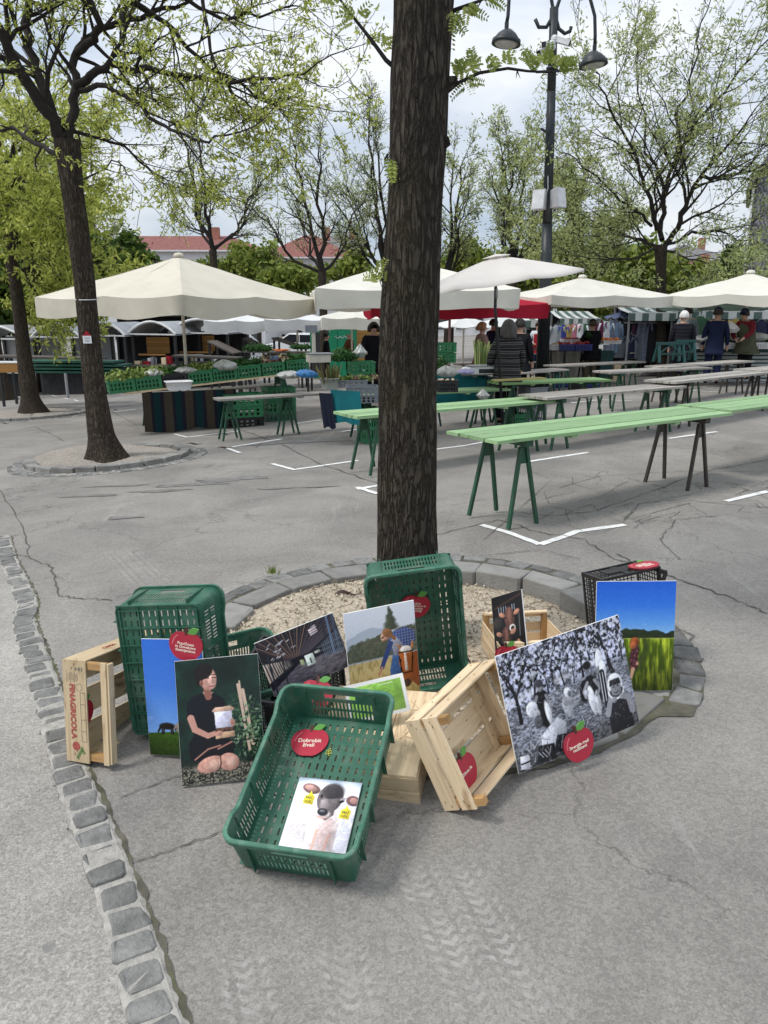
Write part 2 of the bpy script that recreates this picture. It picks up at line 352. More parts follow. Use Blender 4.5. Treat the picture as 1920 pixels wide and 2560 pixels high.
		r5 = N(t, 'ShaderNodeValToRGB'); r5.color_ramp.elements[0].position = .47; r5.color_ramp.elements[1].position = .54; l(n5.outputs[0], r5.inputs[0])
		kc = N(t, 'ShaderNodeMath', operation='MULTIPLY'); l(rc.outputs[0], kc.inputs[0]); l(r5.outputs[0], kc.inputs[1])
		k6 = N(t, 'ShaderNodeMath', operation='MULTIPLY', inp={1: .55}); l(kc.outputs[0], k6.inputs[0])
		x4 = N(t, 'ShaderNodeMix', data_type='RGBA'); l(k6.outputs[0], x4.inputs[0]); l(out, x4.inputs[6]); x4.inputs[7].default_value = (.035, .032, .028, 1); out = x4.outputs[2]
	l(out, b.inputs['Base Color']); b.inputs['Roughness'].default_value = .85; b.inputs['Specular IOR Level'].default_value = .25
	ad = N(t, 'ShaderNodeMath', operation='ADD'); l(n1.outputs[0], ad.inputs[0]); l(sv.outputs[0], ad.inputs[1])
	bp = N(t, 'ShaderNodeBump', inp={'Strength': .55, 'Distance': .006}); l(ad.outputs[0], bp.inputs['Height']); l(bp.outputs[0], b.inputs['Normal'])
	return m
M = {}
M['asphalt'] = asphalt('asphalt', (.25, .240, .226)); M['pave'] = asphalt('old_concrete', (.33, .319, .30), crack=False, peb=.34)
M['stone'] = pm('granite_setts', (.165, .163, .155), rough=.85, var=.32, scale=16, bump=.9, bscale=70, attr=True, aamt=.3, dirt=(.08, .078, .07), dscale=14, damt=.5)
M['kerb'] = pm('kerb_granite', (.225, .22, .205), rough=.85, var=.2, scale=10, bump=.5, bscale=50, attr=True, aamt=.16, dirt=(.10, .095, .08), dscale=5, damt=.7)
M['mortar'] = pm('sandy_mortar', (.33, .315, .285), rough=.95, var=.25, scale=30, bump=.6, bscale=120)
M['gravel'] = pm('pale_gravel', (.45, .385, .295), rough=.95, var=.42, scale=55, bump=1., bscale=110, dirt=(.24, .2, .15), dscale=6, damt=.5)
M['pebble'] = pm('gravel_pebbles', (.48, .415, .325), rough=.9, var=.2, attr=True, aamt=.5)
M['gravel_d'] = pm('grey_gravel', (.29, .26, .225), rough=.95, var=.4, scale=40, bump=1., bscale=80, dirt=(.15, .125, .10), dscale=3, damt=.6); M['kerb_d'] = pm('kerb_granite_dark', (.20, .195, .18), rough=.85, var=.25, scale=8, bump=.5, attr=True, aamt=.2)
M['crack'] = pm('dark_crack', (.085, .08, .072), rough=1, var=.4, scale=30)  # plain dark grey-brown for the crack strips
M['moss'] = pm('mossy_joint', (.095, .088, .066), rough=1, var=.55, scale=9, bump=.5, dirt=(.085, .095, .03), dscale=2.5, damt=.8)
M['line'] = pm('white_road_paint', (.75, .75, .73), rough=.7, var=.12, scale=20, dirt=(.3, .29, .28), dscale=9, damt=.6)
M['wet'] = pm('old_oil_stain', (.165, .158, .15), rough=.5, var=.3, scale=5)

RC = (.2, 3.65)                                   # centre of the tree pit in the foreground
def axis(segs):
	a = []
	for (x0, x1, st) in segs: a += list(np.arange(x0, x1, st))
	return np.array(a + [segs[-1][1]])
ax = axis([(-90, -20, 10), (-20, -3, 1.0), (-3, -1.4, .2), (-1.4, 1.8, .045), (1.8, 4, .2), (4, 20, 1.0), (20, 90, 10)])
ay = axis([(-4, 1.8, .3), (1.8, 5.4, .045), (5.4, 12, .3), (12, 45, 1.0), (45, 160, 6)])
P = []
for y in ay:
	row = []
	for x in ax:
		z = gz(x, y); d = math.hypot(x - RC[0], y - RC[1])
		if d < 1.2: z -= .13 * min(1, (1.2 - d) / .05)
		row.append((x, y, z))
	P.append(row)
mb = MB(); mb.grid(P); g = mb.build('plaza_ground', M['asphalt']); smooth(g); tag(g, kind='structure')

# paler concrete pavement left of the sett channel
EL = [(-3.35, 6.1), (-2.98, 5.44), (-2.31, 4.36), (-2.15, 3.98), (-1.58, 3.02), (-1.21, 2.38), (-.91, 1.91), (-.75, 1.65), (-.61, 1.4), (-.2, .72), (.5, -.6)]
def lerp2(pl, t):                                 # point at arc length t along polyline
	for a, b in zip(pl[:-1], pl[1:]):
		d = math.hypot(b[0] - a[0], b[1] - a[1])
		if t <= d: k = t / d; return Vector((a[0] + (b[0] - a[0]) * k, a[1] + (b[1] - a[1]) * k, 0)), Vector((b[0] - a[0], b[1] - a[1], 0)).normalized()
		t -= d
	return Vector((pl[-1][0], pl[-1][1], 0)), Vector((pl[-1][0] - pl[-2][0], pl[-1][1] - pl[-2][1], 0)).normalized()
plen = sum(math.hypot(b[0] - a[0], b[1] - a[1]) for a, b in zip(EL[:-1], EL[1:]))
mb = MB(); rows = []
for i in range(120):
	p, d = lerp2(EL, plen * i / 119); n = Vector((d.y, -d.x, 0))
	if n.x > 0: n = -n
	p = p + n * (.012 * math.sin(i * 1.7) + .008 * math.sin(i * 4.1))
	rows.append([(p.x + n.x * k, p.y + n.y * k, gz(p.x, p.y) + (.006 if k > .02 else .004)) for k in (0, .03, .3, 1.2, 4, 9)])
mb.grid(rows); o = mb.build('pavement', M['pave'], sm=True); tag(o, kind='structure')

def stone(mb, c4, z0, z1, rg, jit=.008, bev=.007, tone=None):
	c4 = [Vector((p[0] + rg.uniform(-jit, jit), p[1] + rg.uniform(-jit, jit), 0)) for p in c4]
	cx = sum((p for p in c4), Vector()) / 4; w = (rg.random(), rg.random(), rg.random() if tone is None else tone)
	ring = []                                     # 8-gon with clipped corners
	for i in range(4):
		a, b, c = c4[i - 1], c4[i], c4[(i + 1) % 4]; k = min(bev * 1.6, (a - b).length * .3)
		ring += [b + (a - b).normalized() * k, b + (c - b).normalized() * k]
	V = []
	tl = [rg.uniform(-.004, .004) for _ in range(8)]
	for z, s in ((z0, 1.), (z1 - bev, 1.), (z1 - bev * .3, .965), (z1, .88)):
		for i, p in enumerate(ring): q = cx + (p - cx) * s; V.append((q.x, q.y, z + (tl[i] if z > z0 else 0)))
	F = [(i + 8 * r, (i + 1) % 8 + 8 * r, (i + 1) % 8 + 8 * r + 8, i + 8 * r + 8) for r in range(3) for i in range(8)] + [tuple(24 + i for i in range(8))]
	mb.add(V, F, w)
rg = rng(4)
mb = MB(); mm = MB(); mo = MB(); t = 0.0; wch = .102
while t < plen - .05:
	ln = rg.uniform(.078, .105); p0, d0 = lerp2(EL, t); p1, d1 = lerp2(EL, t + ln)
	n0 = Vector((-d0.y, d0.x, 0)); n1_ = Vector((-d1.y, d1.x, 0)); w0 = wch + rg.uniform(-.01, .01); sh = rg.uniform(-.008, .008)
	z = gz(p0.x, p0.y)
	stone(mb, [p0 + n0 * sh, p0 + n0 * (sh + w0), p1 + n1_ * (sh + w0), p1 + n1_ * sh], z - .05, z + rg.uniform(.010, .02), rg, tone=rg.choice([.3, .4, .5, .55, .8]) + rg.uniform(-.1, .1))
	t += ln + rg.uniform(.009, .018)
o = mb.build('cobble_gutter', M['stone'], sm=False); tag(o, kind='structure')
rows = []; rows2 = []
for i in range(260):
	p, d = lerp2(EL, plen * i / 259); n = Vector((-d.y, d.x, 0)); z = gz(p.x, p.y) + .0075; j = rg.uniform(-.01, .01)
	rows.append([(p.x + n.x * k, p.y + n.y * k, z + (0.002 if .01 < k < .11 else -.006)) for k in (-.010 + j, .012, .06, .105, .122 + j)])
	j = rg.uniform(-.007, .007); k0 = .116; k1 = .126 + rg.uniform(-.004, .012)
	rows2.append([(p.x + n.x * k, p.y + n.y * k, gz(p.x, p.y) + .0045) for k in (k0 - .01, k1)])
mm.grid(rows); o = mm.build('gutter_mortar', M['mortar']); tag(o, kind='structure')
mo.grid(rows2); o = mo.build('gutter_joint', M['moss']); tag(o, kind='structure')

# tree pit: gravel bed, ring of kerb stones, outer ring of setts
def pit(c, rin, rk, ro, zg, zk, seed, sink=True, kl=.34, cut=False):
	gm = M['gravel'] if sink else M['gravel_d']; km = M['kerb'] if sink else M['kerb_d']
	rg = rng(seed); mb = MB(); rows = []
	for i in range(15):
		r = (rin + .06) * i / 14
		rows.append([(c[0] + r * math.cos(a), c[1] + r * math.sin(a), gz(c[0], c[1]) + zg + .02 * math.sin(3 * r + a * 2) + rg.uniform(-.004, .004)) for a in [2 * PI * j / 64 for j in range(65)]])
	mb.grid(rows); o = mb.build('gravel_bed', gm, sm=True); tag(o, kind='structure')
	mb = MB(); n = int(2 * PI * (rin + rk) / 2 / kl); aa = [2 * PI * i / n + rg.uniform(-.03, .03) for i in range(n)]
	for i in range(n):
		a0, a1 = aa[i] + .008, aa[(i + 1) % n] - .008 + (2 * PI if i == n - 1 else 0)
		q = lambda a, r: (c[0] + r * math.cos(a), c[1] + r * math.sin(a))
		ri = rin + rg.uniform(-.03, .03); am = (a0 + a1) / 2
		stone(mb, [q(a0, ri), q(a0, rk), q(a1, rk), q(a1, ri)], gz(*q(am, rk)) - .16, gz(*q(am, rk)) + zk + rg.uniform(-.006, .006), rg, jit=.014, bev=.009)
	o = mb.build('kerb_ring', km); tag(o, kind='structure')
	mb = MB(); r0 = rk + .012; k = 0
	while r0 < ro - .04:
		r1 = min(ro, r0 + rg.uniform(.11, .13)); n = int(2 * PI * r0 / .15)
		for i in range(n):
			a0 = 2 * PI * i / n + .06 * k
			if cut and 3.93 < a0 % 6.283 < 5.62: continue
			a1 = a0 + 2 * PI / n - .012; j = rg.uniform(-.012, .012); q = lambda a, r: (c[0] + r * math.cos(a), c[1] + r * math.sin(a))
			z = gz(*q(a0, r0)); stone(mb, [q(a0, r0), q(a0, r1 + j), q(a1, r1 + j), q(a1, r0)], z - .06, z + .011 + rg.uniform(-.004, .005), rg, jit=.015, bev=.007)
		r0 = r1 + .012; k += 1
	o = mb.build('sett_ring', M['stone']); tag(o, kind='structure')
	mb = MB(); rows = [[(c[0] + r * math.cos(a), c[1] + r * math.sin(a), gz(c[0] + r * math.cos(a), c[1] + r * math.sin(a)) + .005) for r in ((rk - .02, rk, rk + .014 + .008 * math.sin(j * 2.3)) if cut and 3.93 < a < 5.62 else (rk - .02, (rk + ro) / 2, ro - .004 + .006 * math.sin(j * 2.3)))] for j, a in enumerate([2 * PI * i / 96 for i in range(97)])]
	mb.grid(rows); o = mb.build('ring_joint', M['moss'] if sink else M['mortar']); tag(o, kind='structure')
pit(RC, 1.08, 1.265, 1.40, -.075, .016, 7, cut=True)
LT = ground(275, 1148); pit((LT.x, LT.y), .98, 1.14, 1.36, .045, .075, 8, sink=False, kl=.28)
FT = ground(80, 1040); pit((FT.x, FT.y), 1.2, 1.35, 1.6, .04, .07, 9, sink=False, kl=.3)
# loose pebbles on the gravel (uncountable)
rg = rng(5); mb = MB()
for i in range(2600):
	a = rg.uniform(0, 2 * PI); r = 1.08 * math.sqrt(rg.random()); s = rg.uniform(.004, .011)
	x, y = RC[0] + r * math.cos(a), RC[1] + r * math.sin(a); m_ = Euler((rg.uniform(0, 3), rg.uniform(0, 3), rg.uniform(0, 3))).to_matrix()
	mb.box((x, y, -.075 + .02 * math.sin(3 * r + a * 2) + s * .3), (s * 1.6, s, s * .8), m=m_, w=(0, 0, rg.random()))
o = mb.build('pebbles', M['pebble']); tag(o, 'loose pale pebbles scattered over the gravel round the trunk', 'pebbles', kind='stuff')
rg = rng(6); mb = MB()
for i in range(420):
	a = rg.uniform(0, 2 * PI); r = 1.1 * math.sqrt(rg.random()); x, y = RC[0] + r * math.cos(a), RC[1] + r * math.sin(a); b = rg.uniform(0, PI); ln = rg.uniform(.02, .12)
	z = -.062 + .02 * math.sin(3 * r + a * 2)
	mb.tube([(x, y, z), (x + math.cos(b) * ln * .5, y + math.sin(b) * ln * .5, z + .006), (x + math.cos(b + .2) * ln, y + math.sin(b + .2) * ln, z)], .0016, 3)
o = mb.build('twig_litter', pm('dry_twigs', (.16, .12, .085), var=.4)); tag(o, 'dry twigs and leaf stalks littering the gravel', 'litter', kind='stuff')

# painted bay lines, cracks and stains
STRIPS = [0]
def strip(mb, pts, w, z, jit=0, rg=None):
	rows = []; STRIPS[0] += 1; z += (STRIPS[0] % 24) * .00022
	for i, p in enumerate(pts):
		a = Vector(pts[max(0, i - 1)]); b = Vector(pts[min(len(pts) - 1, i + 1)]); d = (b - a); n = Vector((-d.y, d.x, 0)).normalized(); ww = w * (1 + (rg.uniform(-jit, jit) if rg else 0))
		rows.append([tuple(Vector((p[0], p[1], gz(p[0], p[1]) + z)) + n * ww / 2), tuple(Vector((p[0], p[1], gz(p[0], p[1]) + z)) - n * ww / 2)])
	mb.grid(rows)
def gpts(px, n=8):
	q = [ground(*p) for p in px]; out = []
	for a, b in zip(q[:-1], q[1:]):
		for i in range(n): out.append(a.lerp(b, i / n))
	return out + [q[-1]]
mb = MB(); rg = rng(11)
for px in ([(1203, 1313), (1270, 1332), (1350, 1362)], [(1350, 1362), (1412, 1342), (1440, 1330), (1563, 1313)], [(1815, 1254), (1920, 1229)],
		   [(1080, 1125), (1160, 1115), (1240, 1100)], [(1320, 1155), (1470, 1132)], [(1673, 1097), (1792, 1080)], [(680, 1160), (735, 1175), (895, 1152)],
		   [(893, 1219), (945, 1236)], [(893, 1224), (945, 1215)], [(565, 1120), (600, 1133)], [(580, 1118), (706, 1098)], [(436, 1086), (468, 1094), (600, 1078)],
		   [(738, 1060), (803, 1050)], [(1427, 1008), (1500, 1000), (1580, 1003)], [(1725, 977), (1783, 971)], [(1725, 977), (1800, 981)], [(1860, 964), (1915, 956)],
		   [(284, 1030), (340, 1024)], [(855, 1080), (895, 1074)], [(185, 1000), (197, 1004)], [(160, 996), (172, 998)], [(130, 989), (142, 992)], [(95, 976), (120, 979)]):
	q = gpts(px); strip(mb, q, .062, .005, .12, rg)
o = mb.build('road_marking', M['line']); tag(o, kind='structure')
mb = MB(); rg = rng(12)
def crack(px, w):
	q = gpts(px, 9)
	for i in range(1, len(q) - 1): q[i] = q[i] + Vector((rg.uniform(-1, 1), rg.uniform(-1, 1), 0)) * w * 1.8
	strip(mb, q, w, .0046, .6, rg)
for px, w in (([(0, 1225), (60, 1320), (75, 1395), (130, 1420), (150, 1490), (180, 1495), (280, 1502)], .008), ([(75, 1395), (60, 1390), (10, 1385)], .005),
			  ([(300, 1995), (420, 1950), (520, 1925), (600, 1900)], .004), ([(0, 2000), (80, 1990), (140, 1968)], .005), ([(330, 2160), (450, 2120), (560, 2080)], .004),
			  ([(1540, 1385), (1600, 1420), (1720, 1455), (1860, 1510), (1920, 1535)], .011), ([(1060, 1345), (1250, 1300), (1340, 1330), (1460, 1350), (1520, 1390), (1600, 1422)], .010),
			  ([(1270, 1280), (1380, 1290), (1480, 1280), (1600, 1240), (1760, 1180), (1920, 1150)], .008), ([(1400, 1220), (1500, 1190), (1700, 1180), (1920, 1180)], .007),
			  ([(1560, 1300), (1600, 1260), (1680, 1250), (1920, 1270)], .007), ([(280, 1030), (340, 1062)], .012), ([(560, 1060), (700, 1110), (800, 1160), (960, 1215)], .013),
			  ([(90, 1068), (160, 1103)], .013), ([(0, 1093), (230, 1085), (560, 1060)], .007), ([(620, 1090), (680, 1080), (640, 1120)], .006), ([(290, 1495), (420, 1470)], .005),
			  ([(1700, 1400), (1650, 1350), (1690, 1300), (1800, 1290)], .006), ([(1210, 1350), (1380, 1200), (1330, 1180)], .005), ([(1660, 1560), (1730, 1590), (1700, 1680), (1760, 1650)], .009),
			  ([(1180, 1395), (1350, 1375), (1450, 1400)], .006), ([(1310, 1260), (1420, 1275), (1470, 1300)], .005)):
	crack(px, w)
for k in range(34):                                 # alligator cracking round the right-hand trestle
	x, y = rg.uniform(1380, 1920), rg.uniform(1190, 1330); crack([(x, y), (x + rg.uniform(-60, 60), y + rg.uniform(-20, 20)), (x + rg.uniform(-110, 110), y + rg.uniform(-34, 34))], .0045)
o = mb.build('ground_cracks', M['crack']); tag(o, kind='structure')
mb = MB(); rg = rng(13)
for (px, py, a, b, k) in ((560, 1200, .35, .10, 1), (470, 1213, .4, .05, 2), (620, 1195, .22, .09, 3), (230, 1240, .3, .04, 4), (300, 1215, .35, .03, 5), (400, 1228, .3, .045, 6), (690, 1222, .2, .03, 7), (310, 1295, .16, .04, 8), (740, 1102, .75, .28, 9), (495, 1068, .7, .22, 10), (120, 2310, .02, .012, 11), (120, 2375, .016, .009, 12), (800, 1218, .2, .02, 13)):
	c = ground(px, py); pl = []
	for i in range(40):
		t_ = 2 * PI * i / 40; q = 1 + .22 * math.sin(3 * t_ + k) + .15 * math.sin(7 * t_ + 2 * k) + .1 * math.sin(13 * t_ + k)
		x = c.x + a * q * math.cos(t_); y = c.y + b * q * math.sin(t_) * 1.4; pl.append((x, y, gz(x, y) + .0042 + .0002 * k))
	mb.add(pl, [tuple(range(40))])
o = mb.build('wet_stain', M['wet']); tag(o, kind='structure')
# ------------------------------------------------------------------ crates, boards and apples round the tree
GREEN = lin('1f6b4c')
M['green'] = pm('green_crate_plastic', (.026, .112, .070), rough=.42, var=.26, scale=5, spec=.45, dirt=(.17, .185, .15), dscale=5, damt=.75, bump=.08, bscale=40)
M['green_rim'] = pm('scuffed_highlit_green_rim', (.045, .150, .098), rough=.5, var=.3, scale=12, spec=.4, dirt=(.20, .26, .21), dscale=26, damt=.6)  # lighter than the crate green: scuffed edges plus rim highlights painted into the colour
M['green_lt'] = pm('bright_green_crate_plastic', (.026, .165, .066), rough=.5, var=.2, scale=6, dirt=(.03, .09, .04), dscale=8, damt=.5)
M['black'] = pm('black_crate_plastic', (.009, .009, .0105), rough=.38, var=.25, spec=.45, dirt=(.06, .06, .06), dscale=12, damt=.3)
M['grey_pl'] = pm('grey_crate_plastic', (.19, .20, .22), rough=.5, var=.15, scale=5)
M['pine'] = wood('pale_poplar', (.74, .60, .41), (.57, .42, .255), knot=(.30, .18, .09))
M['pine_old'] = wood('old_poplar', (.64, .51, .33), (.46, .34, .20), knot=(.2, .12, .06))
M['pine_mid'] = wood('crate_post_wood', (.47, .29, .125), (.30, .165, .065), knot=(.16, .08, .03))
M['white_edge'] = pm('foam_board', (.78, .78, .76), rough=.6, var=.03)
M['apple'] = pm('red_apple_print', (.40, .022, .045), rough=.38, var=.05, spec=.4)
M['apple_edge'] = pm('dark_red_edge', (.12, .012, .02), rough=.5)
M['apple_hi'] = pm('light_red_print', (.60, .13, .15), rough=.38)
M['apple_leaf'] = pm('green_leaf_print', (.105, .30, .06), rough=.4)
M['apple_stem'] = pm('brown_stem', (.075, .025, .015), rough=.5)
M['cream'] = pm('cream_lettering', (.85, .78, .66), rough=.5, var=.03)
M['staple'] = pm('staples', (.12, .1, .09), rough=.4, metal=.6)

def perim(w, l, r, slots):
	"""rounded rectangle columns: (x,y,nx,ny,side,frac); slots[side] = list of break positions -1..1"""
	hw, hl = w / 2, l / 2; out = []
	def side(ax, k, a, b, fix, nx, ny):
		for f in slots[k]:
			p = a + (b - a) * (f + 1) / 2
			out.append((p, fix, nx, ny, k, f) if ax == 'x' else (fix, p, nx, ny, k, f))
	def corner(cx, cy, a0):
		for i in range(1, 5): a = a0 + PI / 2 * i / 5; out.append((cx + r * math.cos(a), cy + r * math.sin(a), math.cos(a), math.sin(a), -1, 0))
	side('x', 0, -hw + r, hw - r, -hl, 0, -1); corner(hw - r, -hl + r, -PI / 2)
	side('y', 1, -hl + r, hl - r, hw, 1, 0); corner(hw - r, hl - r, 0)
	side('x', 2, hw - r, -hw + r, hl, 0, 1); corner(-hw + r, hl - r, PI / 2)
	side('y', 3, hl - r, -hl + r, -hw, -1, 0); corner(-hw + r, -hl + r, PI)
	return out
def brk(n, lo=-.86, hi=.86, duty=.5, gaps=()):
	o = [-1.]; m = []
	st = (hi - lo) / n; m.append(False)
	for i in range(n):
		a = lo + st * i;
		if any(g0 <= (a + st / 2) <= g1 for g0, g1 in gaps): continue
		o += [a, a + st * duty]; m += [True, False]
	o.append(1.); return o, m[:len(o) - 1]
def green_crate(mat4, w, l, h, label, seed=0, mcol='green', handle=True, t=.0028, dip=.018, nl=34, ns=17):
	root = empty('vegetable_crate', label=label, cat='crate', mat=mat4, group='plastic crates in the apple display')
	bs, ms = brk(ns, -.72, .72, .5); bl, ml = brk(nl, -.94, .94, .5, gaps=((-.36, -.30), (.30, .36)))
	# extra breaks for the hand hole on the short sides
	hs = sorted(set(bs + [-.36, .36])); pr = perim(w, l, .04, [hs, bl, hs, bl]); nc = len(pr)
	zf = [0, .16, .36, .42, .62, .72, .84, 1.0]; Po = []; Pi = []
	for i, f in enumerate(zf):
		ro = []; ri = []
		for (x, y, nx, ny, k, q) in pr:
			z = h * f; tp = -.013 * (1 - f)
			if f > .8 and k in (1, 3): z -= (dip if abs(q) < .70 else dip * max(0, (.84 - abs(q)) / .14) if abs(q) < .84 else 0) * (f - .8) / .2
			ro.append((x + nx * tp, y + ny * tp, z)); ri.append((x + nx * (tp - t), y + ny * (tp - t), z))
		Po.append(ro); Pi.append(ri)
	mask = []
	for i in range(7):
		row = []
		for j in range(nc):
			k, q = pr[j][4], pr[j][5]; k2, q2 = pr[(j + 1) % nc][4], pr[(j + 1) % nc][5]; s = True
			if k >= 0 and k == k2:
				c = (q + q2) / 2
				if i in (1, 3):
					b, m_ = (bs, ms) if k in (0, 2) else (bl, ml)
					for a in range(len(b) - 1):
						if b[a] <= c <= b[a + 1]: s = not m_[a]
				if i == 5 and k in (0, 2) and abs(c) < .36 and handle: s = False
			row.append(s)
		mask.append(row)
	mb = MB(); shell(mb, Po, Pi, mask, True); mb.build('crate_wall', M[mcol], root)
	mb = MB()                                         # floor with slots
	nx_, ny_ = 12, 13; xs = []; ys = []
	W2, L2 = w / 2 - .014, l / 2 - .014
	xs = [-W2]; mxs = [False]
	for i in range(nx_): c = -W2 + .02 + (2 * W2 - .04) * (i + .5) / nx_; xs += [c - .0032, c + .0032]; mxs += [True, False]
	xs.append(W2); ys = [-L2]; mys = [False]
	for i in range(ny_): c = -L2 + .015 + (2 * L2 - .03) * (i + .5) / ny_; ys += [c - .0125, c + .0125]; mys += [True, False]
	ys.append(L2)
	Po = [[(x, y, .010) for x in xs] for y in ys]; Pi = [[(x, y, .007) for x in xs] for y in ys]
	shell(mb, Po, Pi, [[not (mys[i] and mxs[j]) for j in range(len(xs) - 1)] for i in range(len(ys) - 1)]); mb.build('floor', M[mcol], root)
	mb = MB()                                         # rolled rim and base flange
	for (z0, zz, ex, dr) in ((h, .011, .010, 1), (.004, .006, -.004, 0)):
		Vs = []
		for (x, y, nx, ny, k, q) in pr:
			z = z0 - (0 if not dr or k not in (1, 3) else (dip if abs(q) < .70 else dip * max(0, (.84 - abs(q)) / .14) if abs(q) < .84 else 0)); b = -.013 * (1 - z / h)
			for (o, dz) in ((ex + b, -zz), (ex + b, zz * .25), (ex + b - .003, zz * .5), (b - .004, zz * .5), (b - .0055, 0), (b - .0055, -zz * .6)): Vs.append((x + nx * o, y + ny * o, z + dz))
		F = []
		for i in range(nc):
			for j in range(6): F.append((i * 6 + j, ((i + 1) % nc) * 6 + j, ((i + 1) % nc) * 6 + (j + 1) % 6, i * 6 + (j + 1) % 6))
		mb.add(Vs, F)
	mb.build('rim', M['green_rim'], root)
	mb = MB()                                         # outside ribs, flange under the slots, underside grid
	for f in (-.8, -.33, .33, .8):
		for s in (-1, 1): mb.box((s * (w / 2 - .003), f * l / 2 * .9, h * .47), (.014, .0035, h * .88))
	for f in (-.78, .78):
		for s in (-1, 1): mb.box((f * w / 2 * .82, s * (l / 2 - .003), h * .47), (.0035, .014, h * .88))
	for i in range(5): mb.box((-W2 + .015 + (2 * W2 - .03) * i / 4, 0, .0035), (.004, 2 * L2 - .01, .0069))
	for i in range(8): mb.box((0, -L2 + .02 + (2 * L2 - .04) * i / 7, .003), (2 * W2 - .01, .004, .0057))
	mb.build('ribs', M[mcol], root)
	return root
def mesh_crate(mat4, w, l, h, label, pitch=.017, bar=.0042, arms=False, mcol='black', group='plastic crates in the apple display'):
	root = empty('mesh_crate', label=label, cat='crate', mat=mat4, group=group)
	def lay(Ln, edge=.016):
		n = max(2, int(round((Ln - 2 * edge) / pitch))); st = (Ln - 2 * edge - bar * (n - 1)) / n; x = -Ln / 2 + edge; b = [-Ln / 2, x]; m = [True]
		for i in range(n):
			x += st; b.append(x); m.append(False)
			if i < n - 1: x += bar; b.append(x); m.append(True)
		b.append(Ln / 2); m.append(True); return b, m
	bx, mx_ = lay(w); by, my = lay(l); bz, mz_ = lay(h, .012)
	t = .003; mb = MB()
	for s in (-1, 1):
		y = s * l / 2; shell(mb, [[(x, y, z + h / 2) for x in bx] for z in bz], [[(x, y - s * t, z + h / 2) for x in bx] for z in bz], [[mz_[i] or mx_[j] for j in range(len(bx) - 1)] for i in range(len(bz) - 1)])
		x = s * w / 2; shell(mb, [[(x, y, z + h / 2) for y in by] for z in bz], [[(x - s * t, y, z + h / 2) for y in by] for z in bz], [[mz_[i] or my[j] for j in range(len(by) - 1)] for i in range(len(bz) - 1)])
	mb.build('crate_wall', M[mcol], root)
	mb = MB(); shell(mb, [[(x, y, .004) for x in bx[1:-1]] for y in by[1:-1]], [[(x, y, .0015) for x in bx[1:-1]] for y in by[1:-1]], [[my[1:-1][i] or mx_[1:-1][j] for j in range(len(bx) - 3)] for i in range(len(by) - 3)])
	mb.build('floor', M[mcol], root)
	mb = MB()
	for s in (-1, 1):
		mb.box((0, s * (l / 2 + .002), h + .002), (w + .018, .012, .013)); mb.box((s * (w / 2 + .003), 0, h + .0032), (.011, l - .006, .011))
		mb.box((0, s * (l / 2 + .0015), .006), (w + .01, .007, .0115)); mb.box((s * (w / 2 + .002), 0, .0065), (.006, l - .006, .0105))
		mb.box((0, s * (l / 2 + .003), h * .55), (.03, .0055, h * .8))
	mb.build('rim', M[mcol], root)
	for sx in (-1, 1):
		for sy in (-1, 1):
			mb = MB(); mb.box((sx * (w / 2 - .004), sy * (l / 2 - .004), h / 2), (.018, .018, h * 1.02))
			if arms:                                   # folding handle arms standing beyond the rim
				mb.bar((sx * (w / 2), sy * (l / 2 - .01), h), (sx * (w / 2), sy * (l / 2 - .01), h + .06), .012, .018, up=(0, 1, 0)); mb.bar((sx * (w / 2), sy * (l / 2 - .012), h + .056), (sx * (w / 2), sy * (l / 2 - .11), h - .002), .011, .016, up=(1, 0, 0))
			mb.build('corner_post', M[mcol], root)
	return root
def slat(mb, c, d, axis_, rg, mi=0):
	"""plank centred at c with dims d, grain along axis_ (0,1,2)"""
	x, y, z = [k / 2 for k in d]; P = []; Wt = []; s = rg.random(); o = [rg.uniform(0, 5), rg.uniform(0, 5)]
	for zz in (-z, z):
		for (a, b) in ((-x, -y), (x, -y), (x, y), (-x, y)):
			q = (a + rg.uniform(-.0008, .0008), b + rg.uniform(-.0008, .0008), zz); P.append((c[0] + q[0], c[1] + q[1], c[2] + q[2]))
			oth = [q[k] for k in range(3) if k != axis_]; Wt.append((q[axis_] + o[0], oth[0] + oth[1] + o[1], s))
	mb.hexa(P, mi, Wt)
